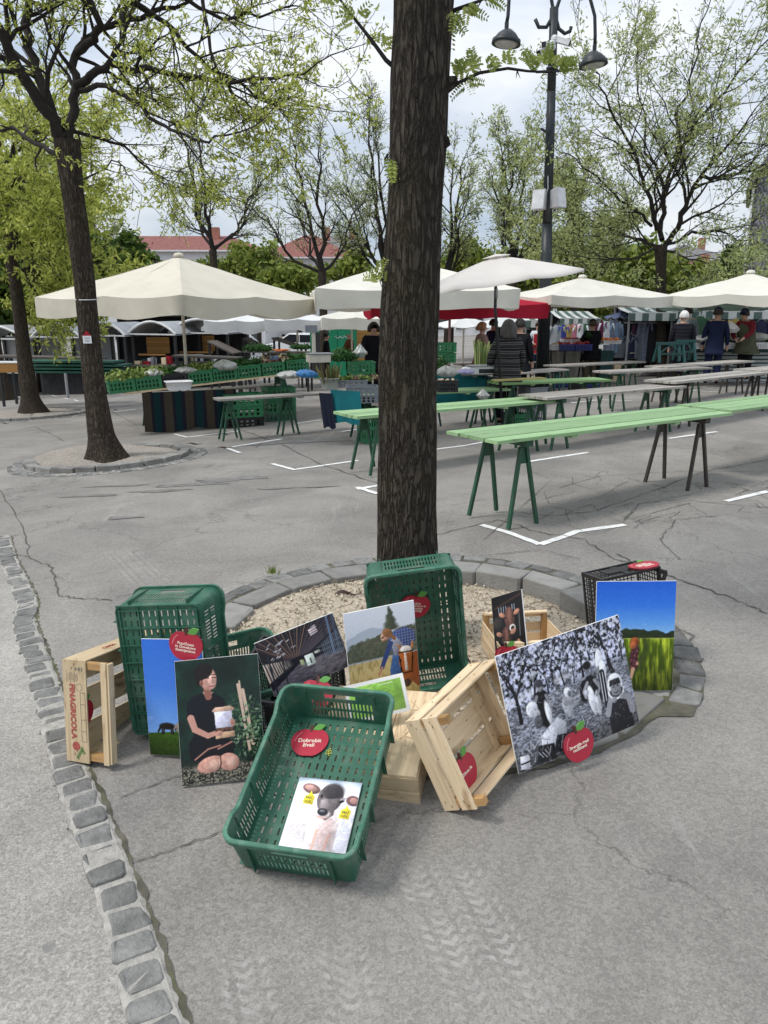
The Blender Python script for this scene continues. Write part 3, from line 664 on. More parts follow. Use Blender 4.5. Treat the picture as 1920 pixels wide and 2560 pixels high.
def fruit_crate(mat4, a, b, c, label, side=((.0, .44), (.55, .98)), end=((.0, .44), (.55, .98)), bottom=3, post=1.2, seed=1, mw='pine', gap=.014, t=.006, rail=False, ends=True):
	rg = rng(seed); root = empty('wooden_crate', label=label, cat='crate', mat=mat4, group='wooden fruit crates in the apple display')
	pw = .026
	mb = MB(); wd = (a - 2 * t - gap * (bottom - 1)) / bottom
	for i in range(bottom): slat(mb, (-a / 2 + t + wd / 2 + i * (wd + gap), 0, t / 2), (wd, b - .003, t), 1, rg)
	mb.build('bottom_slats', M[mw], root)
	for s in (-1, 1): mb = MB(); slat(mb, (0, s * (b / 2 - .05), t + .0045), (a - 2 * t - .004, .032, .008), 0, rg); mb.build('batten', M[mw], root)
	for s in (-1, 1):
		mb = MB()
		for (z0, z1) in side: slat(mb, (s * (a / 2 - t / 2), 0, c * (z0 + z1) / 2), (t, b + .001, c * (z1 - z0)), 1, rg)
		mb.build('side_slats', M[mw], root)
	for s in (-1, 1):
		mb = MB()
		for (z0, z1) in end: slat(mb, (0, s * (b / 2 + t / 2 + .0006), c * (z0 + z1) / 2), (a + .003, t, c * (z1 - z0)), 0, rg)
		if rail: slat(mb, (0, s * (b / 2 - pw / 2), c * post + .005), (a - .01, pw * 1.1, .009), 0, rg); slat(mb, (0, s * (b / 2 + t / 2 + .0006), c * post - .012), (a, t, .024), 0, rg)
		mb.build('end_panel', M[mw], root)
	for sx in (-1, 1):
		for sy in (-1, 1):
			mb = MB(); slat(mb, (sx * (a / 2 - t - pw / 2 - .0006), sy * (b / 2 - pw / 2), (c * post + t) / 2 + .003), (pw, pw - .001, c * post - t), 2, rg); mb.build('corner_post', M['pine_mid'], root)
	mb = MB()                                          # staples and nail heads
	for s in (-1, 1):
		for (z0, z1) in end:
			for x in (-a / 2 + .014, -a / 2 + .03, a / 2 - .014, a / 2 - .03): mb.box((x, s * (b / 2 + t + .0012), c * (z0 + z1) / 2 + rg.uniform(-.012, .012)), (.009, .0014, .0016))
		for (z0, z1) in side:
			for y in (-b / 2 + .014, b / 2 - .014, -.09, .1): mb.box((s * (a / 2 + .0006), y, c * (z0 + z1) / 2 + rg.uniform(-.01, .01)), (.0014, .009, .0016))
	for i in range(bottom):
		for y in (-b / 2 + .05, b / 2 - .05, -.06, .07): mb.box((-a / 2 + t + wd / 2 + i * (wd + gap) + rg.uniform(-.02, .02), y, t + .0012 + (.0085 if abs(y) > .1 else 0)), (.0016, .010, .0016))
	mb.build('staples', M['staple'], root)
	return root

CV = Vector((0, 0, CAM_H))
def rescale(t, s): return CV + (Vector(t) - CV) * s
cols = lambda a, b, c: Matrix(((a[0], b[0], c[0]), (a[1], b[1], c[1]), (a[2], b[2], c[2])))
# 1 front crate, propped on the wooden box behind it
R1 = Matrix(((.972, .2072, -.1109), (-.2329, .9118, -.3383), (.0311, .3546, .9345))); T1 = Vector((-.205, 2.143, .112)); FRONT = M4(R1, T1)
green_crate(FRONT, .40, .60, .16, 'dark green slotted crate nearest the viewer, tilted up, holding the calf photo')
# 2 crate standing on end with its ribbed underside to the viewer
R2 = Matrix(((-.9846, -.0793, .1559), (.1495, .0814, .9854), (-.0908, .9935, -.0683))); s2 = .972; T2 = rescale((-.884, 2.723, .254), s2); LEFT = M4(R2, T2)
green_crate(LEFT, .39 * s2, .585 * s2, .2 * s2, 'dark green crate standing on end, ribbed underside showing, behind the hill horses photo')
# 3 crate standing on end against the trunk, open side to the viewer
R3 = Matrix(((.991, -.1093, .0769), (.0621, -.1331, -.9892), (.1183, .9851, -.1251))); s3 = 1.03; T3 = rescale((.141, 3.093, .322), s3); CENT = M4(R3, T3 - R3.col[2] * .05)
green_crate(CENT, .40 * s3, .60 * s3, .17 * s3, 'dark green crate standing on end at the trunk, open side to the viewer')
# 4 crate lying flat on the gravel behind
yw = R(32); R4 = Matrix.Rotation(yw, 3, 'Z'); c4 = Vector((-.60, 3.0, -.035)); BACKG = M4(R4, c4)
green_crate(BACKG, .40, .60, .2, 'dark green crate lying upright on the gravel behind the barn photo')
# 5 black crate carrying the barn photo
mesh_crate(M4(Matrix.Rotation(R(-14), 3, 'Z') @ Matrix.Rotation(R(12), 3, 'X'), (-.37, 2.72, -.03)), .34, .38, .33, 'black mesh crate under the barn photo, between the kneeling woman photo and the front crate')
# 6 black crate standing on end at the right
RB = Matrix(((.9507, -.2784, -.1368), (.2931, .9506, .1022), (.1016, -.1372, .9853))); tb = Vector((1.187, 3.296, .07))
hb = .44; RBc = cols(RB.col[0], RB.col[2], -RB.col[1]); ob = tb + RB.col[1] * .1 + RB.col[2] * (.40 - hb / 2)
mesh_crate(M4(RBc, ob), .30, hb, .175, 'black mesh crate standing on end behind the wheat field photo', arms=True, pitch=.02)
# smooth label plate on the upper end of that crate
mbx = MB(); mbx.box((0, hb / 2 + .0045, .08), (.17, .004, .075)); mbx.build('end_plate', M['black'], [o for o in C.objects if o.get('label', '').startswith('black mesh crate standing')][0])
# 7 tilted wooden crate at the right
sR = .936; RW = Matrix(((.4066, .5747, .7102), (-.1993, .8144, -.545), (-.8916, .08, .4456))); TW = rescale((.286, 2.569, .068), sR); WOODR = M4(RW, TW)
fruit_crate(WOODR, .36 * sR, .46 * sR, .15 * sR, 'pale wooden crate propped on its edge, open side out, holding the apple about soil', seed=3, post=1.22)
# 8 wooden crate at the left, on its long side
sL = 1.035; RL = Matrix(((.9487, .316, -.0087), (-.3098, .935, .1723), (.0626, -.1608, .985))); tl_ = rescale((-1.044, 2.629, .019), sL)
aL, bL, cL = .1 * sL, .5 * sL, .38 * sL; oL = tl_ - RL.col[0] * (aL / 2) + RL.col[2] * (cL / 2); RLc = cols(-RL.col[2], RL.col[1], RL.col[0]); WOODL = M4(RLc, oL)
rt = fruit_crate(WOODL, cL, bL, .21, 'old wooden fruit crate lettered FINAGRICOLA, standing on its long side at the far left', side=((0., .46),), end=((0., .5),), bottom=3, post=.93, rail=True, seed=9, mw='pine_old', gap=.035)
M['red_print'] = pm('faded_red_stencil', (.33, .075, .06), rough=.8, var=.3, scale=60); M['grey_print'] = pm('faded_grey_stencil', (.17, .15, .12), rough=.8, var=.3, scale=60); M['grn_print'] = pm('faded_green_stencil', (.13, .19, .07), rough=.8)
fy = -bL / 2 - .0072
def pl(mb, x, z, w, h, rz=0):
	m_ = Matrix.Rotation(rz, 3, 'Y'); mb.box((x, fy, z), (w, .0006, h), m=m_)
text_mesh('lettering', 'FINAGRICOLA', .033, M['red_print'], rt, None, mat=Matrix.Translation((.0, fy - .0004, .040)) @ Matrix(((1, 0, 0, 0), (0, 0, -1, 0), (0, 1, 0, 0), (0, 0, 0, 1))).to_4x4(), bold=.0012)
mb = MB()
for i in range(9): pl(mb, -.135 + .005 * (i % 2), .018 + .006 * i, .03 if i % 3 else .045, .0016)
for k in range(12): pl(mb, -.095 + .014 * math.cos(k * PI / 6), .072 + .014 * math.sin(k * PI / 6), .003, .003)
for (x, z, w, h) in ((.02, .076, .19, .0014), (.02, .098, .19, .0014), (-.075, .087, .0014, .022), (.115, .087, .0014, .022), (-.03, .087, .0014, .022), (.03, .087, .0014, .022), (.075, .087, .0014, .022), (-.165, .06, .012, .009), (-.165, .075, .012, .009), (-.165, .088, .016, .005), (.14, .05, .04, .0015)): pl(mb, x, z, w, h)
mb.build('stencil_lines', M['grey_print'], rt)
mb = MB(); mb.lathe([(.017, 0), (.017, .0006)], (.135, fy, .048), 20, m=Matrix.Rotation(PI / 2, 3, 'X')); mb.build('tomato_emblem', M['red_print'], rt)
mb = MB(); pl(mb, .165, .062, .045, .012, R(35)); pl(mb, .15, .078, .03, .011, R(-30)); mb.build('leaf_emblem', M['grn_print'], rt)
text_mesh('lettering', 'FINO', .03, M['red_print'], rt, None, mat=Matrix.Translation((-cL / 2 - .0005, -.06, .045)) @ Matrix(((0, 0, -1, 0), (-1, 0, 0, 0), (0, 1, 0, 0), (0, 0, 0, 1))), bold=.0006)
# 9 low wooden box under the front crate
RX = Matrix.Rotation(R(-13), 3, 'Z') @ Matrix.Rotation(R(11), 3, 'X') @ Matrix.Rotation(R(-3), 3, 'Y')
tr_ = ground(1092, 1731, .205); ox = tr_ - RX @ Vector((.2, .225, .125)); BOX = M4(RX, ox)
root = empty('wooden_crate', label='upturned wooden crate with a splintered top, carrying the green card and the front crate', cat='crate', group='wooden fruit crates in the apple display', mat=BOX)
rg = rng(21); mb = MB()
for i in range(3): slat(mb, (-.134 + .134 * i, 0, .121), (.131, .45, .008), 1, rg)
for i in range(12): mb.bar((rg.uniform(.0, .19), rg.uniform(-.18, .2), .126), (rg.uniform(.02, .2), rg.uniform(-.15, .225), .1265 + rg.uniform(0, .006)), .003, .001, plank=rg.random())
mb.build('top_slats', M['pine'], root)
for s in (-1, 1):
	mb = MB(); slat(mb, (s * .2, 0, .088), (.008, .452, .055), 1, rg); slat(mb, (s * .2, 0, .029), (.008, .452, .055), 1, rg); mb.build('side_slats', M['pine_old'], root)
	mb = MB(); slat(mb, (0, s * .226, .088), (.412, .008, .055), 0, rg); slat(mb, (0, s * .226, .029), (.412, .008, .055), 0, rg); mb.build('end_panel', M['pine_old'], root)
for sx in (-1, 1):
	for sy in (-1, 1):
		mb = MB(); dn = (ox + RX @ Vector((sx * .17, sy * .2, 0))).z - max(-.06, -.075 if math.hypot(ox.x - RC[0], ox.y + sy * .2 - RC[1]) < 1.05 else .02); slat(mb, (sx * .175, sy * .2, .055 - dn / 2), (.035, .035, .11 + dn), 2, rg); mb.build('corner_post', M['pine_mid'], root)
# 10 wooden crate standing on the gravel with the cow photo
sB = .8777; RQ = Matrix(((.9936, -.1121, -.0115), (.1126, .9919, .0587), (.0048, -.0596, .9982))); TQ = rescale((.816, 3.879, -.271), sB)
fruit_crate(M4(RQ, TQ), .4 * sB, .5 * sB, .2 * sB * .8, 'open wooden crate on the gravel with tall corner posts, holding the brown cow photo', post=1.25, rail=True, seed=15, end=((0, .44), (.52, .86)), side=((0, .46), (.53, 1.0)))
# ------------------------------------------------------------------ printed photo boards (each print painted by code into its own fine mesh)
class Pic:
	def __init__(s, w, h, res=190):
		s.a = h / w; s.nx = res; s.ny = int(res * s.a); s.img = np.zeros((s.ny, s.nx, 3))
		s.X, s.Y = np.meshgrid(np.linspace(0, 1, s.nx), np.linspace(0, s.a, s.ny)); s.rs = np.random.RandomState(3)
	def col(s, c): return np.array([int(c[i:i+2], 16) / 255 for i in (0, 2, 4)]) if isinstance(c, str) else np.array(c, float)
	def put(s, m, c): m = np.clip(m, 0, 1)[..., None]; s.img = s.img * (1 - m) + (c if isinstance(c, np.ndarray) and c.ndim == 3 else s.col(c)) * m
	def ramp(s, stops, y0=0, y1=None, mask=None):
		y1 = s.a if y1 is None else y1; t = np.clip((s.Y - y0) / (y1 - y0), 0, 1); ps = [p for p, _ in stops]; cs = np.array([s.col(c) for _, c in stops])
		im = np.stack([np.interp(t, ps, cs[:, k]) for k in range(3)], -1); s.put(np.ones_like(s.X) if mask is None else mask, im)
	def soft(s): return 1.2 / s.nx
	def tone(s, c, g):
		t = getattr(s, '_t', None)
		if t is None or t.shape != s.X.shape: s._t = t = .55 * s.noise(14, 91, 3) + .45 * s.noise(48, 92, 2)
		return np.clip(s.col(c)[None, None] * ((.74 + .52 * g) * (.76 + .48 * t))[..., None], 0, 1)
	def ell(s, cx, cy, rx, ry, c, rot=0, k=None, al=1.):
		dx, dy = s.X - cx, s.Y - cy; ca, sa = math.cos(rot), math.sin(rot); u = (dx * ca + dy * sa) / rx; v = (-dx * sa + dy * ca) / ry
		d = (np.sqrt(u * u + v * v) - 1) * min(rx, ry); s.put(np.clip(.5 - d / (k or s.soft() * 2), 0, 1) * al, s.tone(c, np.clip(.5 + (-dx / rx + dy / ry) * .3, 0, 1)))
	def pmask(s, pts):
		x, y = s.X, s.Y; ins = np.zeros(x.shape, bool); n = len(pts)
		for i in range(n):
			(x0, y0), (x1, y1) = pts[i], pts[(i + 1) % n]
			if y0 == y1: continue
			c = ((y0 > y) != (y1 > y)) & (x < (x1 - x0) * (y - y0) / (y1 - y0) + x0); ins ^= c
		return ins.astype(float)
	def poly(s, pts, c, al=1.):
		xs = [p[0] for p in pts]; ys = [p[1] for p in pts]; m = s.pmask(pts); m[1:-1, 1:-1] = (m[1:-1, 1:-1] * 2 + m[:-2, 1:-1] + m[2:, 1:-1] + m[1:-1, :-2] + m[1:-1, 2:]) / 6
		s.put(m * al, s.tone(c, np.clip(.5 - (s.X - sum(xs) / len(xs)) / (max(xs) - min(xs) + .01) * .7 + (s.Y - sum(ys) / len(ys)) / (max(ys) - min(ys) + .01) * .5, 0, 1)))
	def line(s, pts, w, c, w1=None, al=1.):
		w1 = w if w1 is None else w1; n = len(pts) - 1
		for i in range(n):
			(x0, y0), (x1, y1) = pts[i], pts[i + 1]; dx, dy = x1 - x0, y1 - y0; L2 = dx * dx + dy * dy + 1e-12
			t = np.clip(((s.X - x0) * dx + (s.Y - y0) * dy) / L2, 0, 1); d = np.hypot(s.X - x0 - t * dx, s.Y - y0 - t * dy)
			ww = (w + (w1 - w) * (i + t) / n) / 2; s.put(np.clip(.5 - (d - ww) / s.soft(), 0, 1) * al, c)
	def noise(s, sc, seed=0, oct=3, sx=1., sy=1.):
		r = np.random.RandomState(seed); out = np.zeros_like(s.X); amp = 1.; tot = 0
		for o in range(oct):
			g = r.rand(64, 64); f = sc * 2 ** o; x = s.X * f * sx; y = s.Y * f * sy; xi = np.floor(x).astype(int); yi = np.floor(y).astype(int); fx = x - xi; fy = y - yi
			fx = fx * fx * (3 - 2 * fx); fy = fy * fy * (3 - 2 * fy); q = lambda a, b: g[(yi + b) % 64, (xi + a) % 64]
			out += amp * ((q(0, 0) * (1 - fx) + q(1, 0) * fx) * (1 - fy) + (q(0, 1) * (1 - fx) + q(1, 1) * fx) * fy); tot += amp; amp *= .55
		return out / tot
	def tree(s, x, y, L, ang, w, c, rg, lev=5):
		x1, y1 = x + L * math.cos(ang), y + L * math.sin(ang); s.line([(x, y), ((x + x1) / 2 + rg.uniform(-.06, .06) * L, (y + y1) / 2), (x1, y1)], w, c, w * .7)
		if lev:
			for k in range(rg.choice([2, 2, 3])): s.tree(x1, y1, L * rg.uniform(.62, .85), ang + rg.uniform(-.65, .65), w * .62, c, rg, lev - 1)

def pic_horses(w, h):
	p = Pic(w, h, 110); a = p.a; p.ramp([(0, '9fc0ea'), (.25, '6f9fe2'), (.6, '3f78d2'), (1, '2f6acb')])
	n = p.noise(5, 2); p.put(np.clip((n - .5) * 3, 0, 1) * np.clip(1 - abs(p.Y - .52) / .14, 0, 1) * np.clip(1 - p.X * 1.6, 0, 1) * 1.2, 'e8eef7')
	gy = .36 + .08 * p.X; m = np.clip((gy - p.Y) * 60, 0, 1); gr = p.noise(30, 4, 3, 1, 1.5); g = np.stack([.13 + .12 * gr, .22 + .16 * gr, .04 + .05 * gr], -1) * (.7 + p.Y[..., None] * 1.1); p.put(m, g)
	for (x, y, s, c) in ((.33, .45, 1., '17140f'), (.62, .475, .95, '1c1a18'), (.82, .49, 1.1, 'c9b9a6'), (.55, .47, .7, '8f8377')):
		p.ell(x, y + .02 * s, .13 * s, .055 * s, c);
		for dx in (-.09, -.06, .06, .09): p.line([(x + dx * s, y), (x + dx * s * 1.05, y - .1 * s)], .026 * s, c)
		p.line([(x - .1 * s, y + .02), (x - .16 * s, y - .07 * s)], .045 * s, c, .03 * s); p.line([(x + .12 * s, y + .02), (x + .14 * s, y - .05)], .02, '0d0b09')
	return p
def pic_woman(w, h):
	p = Pic(w, h, 200); a = p.a; n = p.noise(6, 3); n2 = p.noise(26, 5);
	p.img = np.stack([.03 + .05 * n, .075 + .13 * n, .065 + .09 * n], -1) * (.55 + .9 * (p.noise(3, 9, 2)))[..., None] * (1.0 + .25 * p.X[..., None])
	lf = np.clip((n2 - .58) * 9, 0, 1) * np.clip((p.X - .48) * 5, 0, 1) * np.clip(1.05 - abs(p.Y - .62) * 2.2, 0, 1); p.put(lf, '6f8d62')
	lf = np.clip((p.noise(40, 15) - .6) * 9, 0, 1) * np.clip((p.X - .45) * 5, 0, 1) * np.clip(1. - abs(p.Y - .55) * 2.4, 0, 1); p.put(lf, 'a9bd9b')
	p.put(np.clip((.30 - p.Y) * 9, 0, 1), np.stack([.06 + .2 * n2, .065 + .19 * n2, .06 + .16 * n2], -1)); g = p.noise(70, 8, 2); p.put(np.clip((.25 - p.Y) * 14, 0, 1) * np.clip((g - .42) * 4, 0, 1), '8d8878')
	p.line([(.50, .82), (.62, .92), (.76, .93), (.9, .85)], .012, '59645f', al=.6)
	for (x0, y0, x1, y1, ww) in ((.755, 1.19, .80, .55, .02), (.735, 1.15, .83, .35, .034), (.79, 1.08, .875, .42, .040)): p.line([(x0, y0), (x1, y1)], ww, 'c8ae9a')
	rg = rng(3)
	for i in range(70): x = rg.gauss(.82, .1); y = rg.gauss(.62, .14); p.ell(x, y, .03, .011, rg.choice(['2f4a2c', '54704a', '1a2a1a', '7f977a']), rg.uniform(-2, 2))
	sk, sd = 'c69384', '8f5f52'
	p.poly([(.12, .30), (.1, .5), (.2, .62), (.55, .6), (.66, .42), (.62, .30), (.3, .24)], '0a0b12')                       # dark shorts and lap
	p.ell(.35, .225, .165, .095, sk, .25); p.ell(.57, .235, .125, .105, sk, -.2); p.ell(.40, .215, .07, .05, 'dfb5a3', .2, k=.06); p.ell(.60, .225, .05, .05, 'e3bba9', k=.06); p.line([(.45, .15), (.475, .22), (.47, .32)], .014, '4a2c26')
	p.line([(.17, .30), (.33, .41), (.48, .44)], .02, 'a8776a'); p.line([(.45, .40), (.62, .47)], .02, 'a8776a')
	p.poly([(.12, 1.0), (.2, 1.06), (.32, 1.10), (.44, 1.08), (.56, 1.0), (.60, .84), (.58, .55), (.5, .48), (.18, .48), (.17, .7), (.10, .80)], '0b0d16')   # black top
	p.poly([(.31, 1.10), (.36, 1.0), (.44, 1.09)], sk); p.line([(.36, 1.16), (.375, 1.04)], .085, sd)
	p.line([(.15, .80), (.19, .66), (.34, .57), (.46, .60)], .085, sk, .055); p.line([(.57, .80), (.61, .72), (.6, .66)], .07, sk, .05)
	p.ell(.38, 1.26, .105, .145, sk, .18); p.ell(.425, 1.23, .045, .09, 'dcb0a2', .1, k=.03); p.ell(.33, 1.345, .115, .09, '14100f', .35); p.ell(.275, 1.26, .045, .085, '14100f'); p.ell(.30, 1.21, .022, .035, sd)
	for x in (.375, .455): p.line([(x - .022, 1.268), (x + .02, 1.262)], .012, '2a1713'); p.line([(x - .026, 1.295), (x + .02, 1.30)], .01, '2a1713')
	p.line([(.43, 1.27), (.445, 1.205), (.425, 1.2)], .01, sd); p.line([(.395, 1.16), (.45, 1.165)], .014, '9b4b4b')
	p.poly([(.43, .87), (.64, .875), (.645, .62), (.44, .61)], 'd4d2e6'); p.poly([(.40, .86), (.44, .90), (.63, .905), (.68, .87), (.66, .845), (.42, .845)], 'c9a58f')   # open carton
	p.poly([(.43, .52), (.66, .53), (.66, .60), (.43, .60)], 'caa384'); p.poly([(.43, .60), (.66, .605), (.66, .65), (.44, .65)], '3b2a24')
	for i in range(4): p.ell(.47 + .052 * i, .63, .023, .018, '6d4b3d')
	p.ell(.47, .585, .05, .03, sk, .2); p.ell(.645, .70, .03, .045, sk, .3)
	for i in range(4): p.line([(.625, .68 + .018 * i), (.655, .685 + .018 * i)], .009, sd)
	return p
def pic_barn(w, h):
	p = Pic(w, h, 190); a = p.a; n = p.noise(12, 4); p.img = np.stack([.10 + .06 * n, .095 + .06 * n, .12 + .07 * n], -1); V = (.52, .30)
	p.poly([(0, 0), (1, 0), (1, .24), (.60, .27), (.42, .27), (0, .06)], '4b4850'); g = p.noise(30, 9, 3, .5, 2); p.put(p.pmask([(0, 0), (1, 0), (1, .24), (.60, .27), (.42, .27), (0, .06)]) * np.clip((g - .4) * 2.5, 0, .7), '77727a')
	p.put(p.pmask([(.55, .05), (1, .05), (1, .22), (.62, .26)]) * p.noise(20, 4) * .6, '8c8286')
	p.poly([(0, .42), (.33, .36), (.34, .29), (0, .17)], 'b7a79a')
	for i in range(14): x = .02 + .31 * (1 - (1 - i / 14) ** 1.5); p.line([(x, .44 - .1 * x), (x + .015, .16 + .36 * x)], .010 if i % 3 else .017, '34343c')
	for i in range(9): p.line([(0, .48 + .03 * i), (.34, .355 + .02 * i)], .010, '2b272b')
	for i in range(15):
		x0 = -.1 + .1 * i; p.line([(x0, .7), (.30 + .018 * i, .36)], .016, '3b3238'); p.line([(x0 + .04, .7), (.31 + .018 * i, .365)], .009, '8a6f5f' if i < 8 else '55505c')
	rg = rng(8)
	for i in range(26): t = rg.random(); x = .12 + .32 * t + rg.uniform(-.04, .04); y = .42 + rg.uniform(0, .20); p.line([(x, y), (x + .028, y + .012)], .010, rg.choice(['b9b6bd', '8d878d', 'd3cfd3']))
	p.poly([(.50, .20), (.61, .20), (.61, .335), (.50, .335)], 'd9e6dc'); p.line([(.56, .22), (.56, .27)], .016, '262a2c'); p.ell(.56, .277, .009, .009, '262a2c')
	p.poly([(.43, .24), (.48, .23), (.48, .30), (.43, .31)], 'a9b488'); p.poly([(.63, .31), (.70, .31), (.70, .345), (.63, .345)], 'b7b9ae')
	p.poly([(.66, .54), (.76, .56), (.75, .66), (.65, .62)], 'd8cdd4');
	for i in range(3): p.line([(.66, .565 + .03 * i), (.76, .58 + .03 * i)], .008, '5b3a3c')
	for x, c in ((.86, '5a6f8b'), (.93, '3f4d60'), (.80, '2a2b35')): p.line([(x, .24), (x + .05, .70)], .026, c)
	for i in range(12): p.line([(.74 + .022 * i, .22), (.75 + .022 * i, .40 + .01 * i)], .006, '7d8a9c')
	for i in range(3): p.line([(.68, .27 + .05 * i), (1, .25 + .07 * i)], .008, '6b7787')
	p.line([(.05, .02), (.09, .5)], .022, '2a2e38'); p.line([(.2, .06), (.25, .45)], .015, '23242c')
	return p
def pic_rider(w, h):
	p = Pic(w, h, 170); p.Y = p.Y - (p.a - 1.28); a = p.a = 1.28; p.ramp([(0, 'c2ab6c'), (.33, 'cdbb86'), (.52, 'b9a676'), (.55, 'b9a676'), (.56, 'c6cfdd'), (1, 'dfe4ef')])
	n = p.noise(8, 3); n2 = p.noise(28, 6); hill = .88 + .12 * np.sin(p.X * 4.5) + .04 * n; p.put(np.clip((hill - p.Y) * 50, 0, 1) * (p.Y > .55), 'aebac9')
	tr = .80 + .16 * n + .12 * np.clip(p.X * 1.5 - .5, 0, 1) - .14 * np.clip(.25 - p.X, 0, 1) * 3; m = np.clip((tr - p.Y) * 40, 0, 1) * np.clip((p.Y - .56) * 50, 0, 1); p.put(m, np.stack([.23 + .2 * n2, .26 + .19 * n2, .22 + .16 * n2], -1))
	for i in range(9): p.ell(.63 + .01 * (i % 3), 1.24 - .035 * i, .015 + .011 * i, .03, '454c40', k=.02)
	gr = p.noise(36, 2, 3, 1, .4); p.put((p.Y < .56) * np.clip((gr - .45) * 3, 0, .55), '8b7a45')
	p.ell(.98, .28, .13, .24, '7d4426', .2); p.line([(.98, .5), (1., .1)], .12, '8b4a28')
	p.poly([(.58, .35), (.66, .64), (.78, .58), (.82, .30), (.6, .2)], '3d5f93')                          # jeans
	p.poly([(.57, .74), (.66, .90), (.84, .94), (.98, .86), (.99, .72), (.86, .62), (.66, .58)], '2d3f70')  # checked shirt
	ck = ((np.floor((p.X + p.Y) * 24) + np.floor((p.X - p.Y) * 24)) % 2); p.put(p.pmask([(.57, .74), (.66, .90), (.84, .94), (.98, .86), (.99, .72), (.86, .62), (.66, .58)]) * ck * .5, '8fa3cf')
	p.poly([(.62, .78), (.70, .83), (.80, .70), (.78, .56), (.66, .55)], '8f93a2')
	p.line([(.62, .74), (.53, .55), (.47, .42)], .075, '33477c', .06); p.line([(.47, .42), (.42, .32)], .035, 'b98672', .025)
	p.ell(.55, .86, .062, .075, 'cf9f88', -.5); p.ell(.585, .90, .075, .06, '8a5f3c', -.5); p.line([(.63, .86), (.68, .80)], .05, '8a5f3c'); p.ell(.515, .845, .02, .012, '3b2c28', .3); p.line([(.525, .805), (.555, .80)], .01, '7d3d36')
	p.poly([(.73, .62), (.72, .44), (.77, .16), (.83, .08), (.89, .10), (.93, .24), (.95, .46), (.91, .62)], '9a552b'); p.ell(.82, .12, .055, .06, '3a2722'); p.poly([(.80, .58), (.83, .58), (.85, .30), (.80, .30)], 'd8c9bb')
	p.ell(.83, .61, .085, .055, 'e5ddd6', -.2); p.poly([(.74, .62), (.70, .72), (.78, .66)], 'b77b52'); p.poly([(.90, .64), (.94, .74), (.95, .60)], 'b77b52')
	p.ell(.745, .46, .014, .02, '1c100c'); p.ell(.925, .47, .012, .02, '1c100c')
	for q in ([(.73, .52), (.76, .27), (.90, .27)], [(.93, .54), (.90, .27)], [(.74, .36), (.76, .27)], [(.72, .58), (.94, .57)]): p.line(q, .017, '1d1512')
	return p
def pic_cow(w, h):
	p = Pic(w, h, 120); n = p.noise(10, 3); p.img = np.stack([.05 + .05 * n, .04 + .04 * n, .045 + .04 * n], -1); a = p.a
	p.line([(.1, 1.12), (.95, 1.32)], .05, '3c2a24')
	for x in (.22, .30, .38, .46, .66, .73): p.line([(x, .98), (x, 1.12)], .018, 'aab4c4')
	p.line([(.84, .35), (.86, .86)], .035, '555459');
	for (x, y, s, c) in ((.55, .80, 1., '5a3c36'), (.40, .36, .95, '4a2f2a')):
		p.ell(x, y, .16 * s, .28 * s, c); p.ell(x + .02, y + .03, .06 * s, .2 * s, '7a5448', k=.05); p.ell(x + .07, y - .24 * s, .1 * s, .09 * s, 'c9c4c0'); p.ell(x + .07, y - .24 * s, .055 * s, .05 * s, '2c2626')
		for sx in (-1, 1): p.ell(x + sx * .24 * s, y + .12 * s, .1 * s, .06 * s, 'b4806a', sx * .4); p.ell(x + sx * .12 * s, y + .03, .02, .02, '120c0b')
	p.ell(.75, .15, .09, .12, '4f342d'); p.ell(.78, .18, .05, .09, 'a87a62'); p.ell(.15, .75, .16, .14, '35302f', k=.1)
	return p
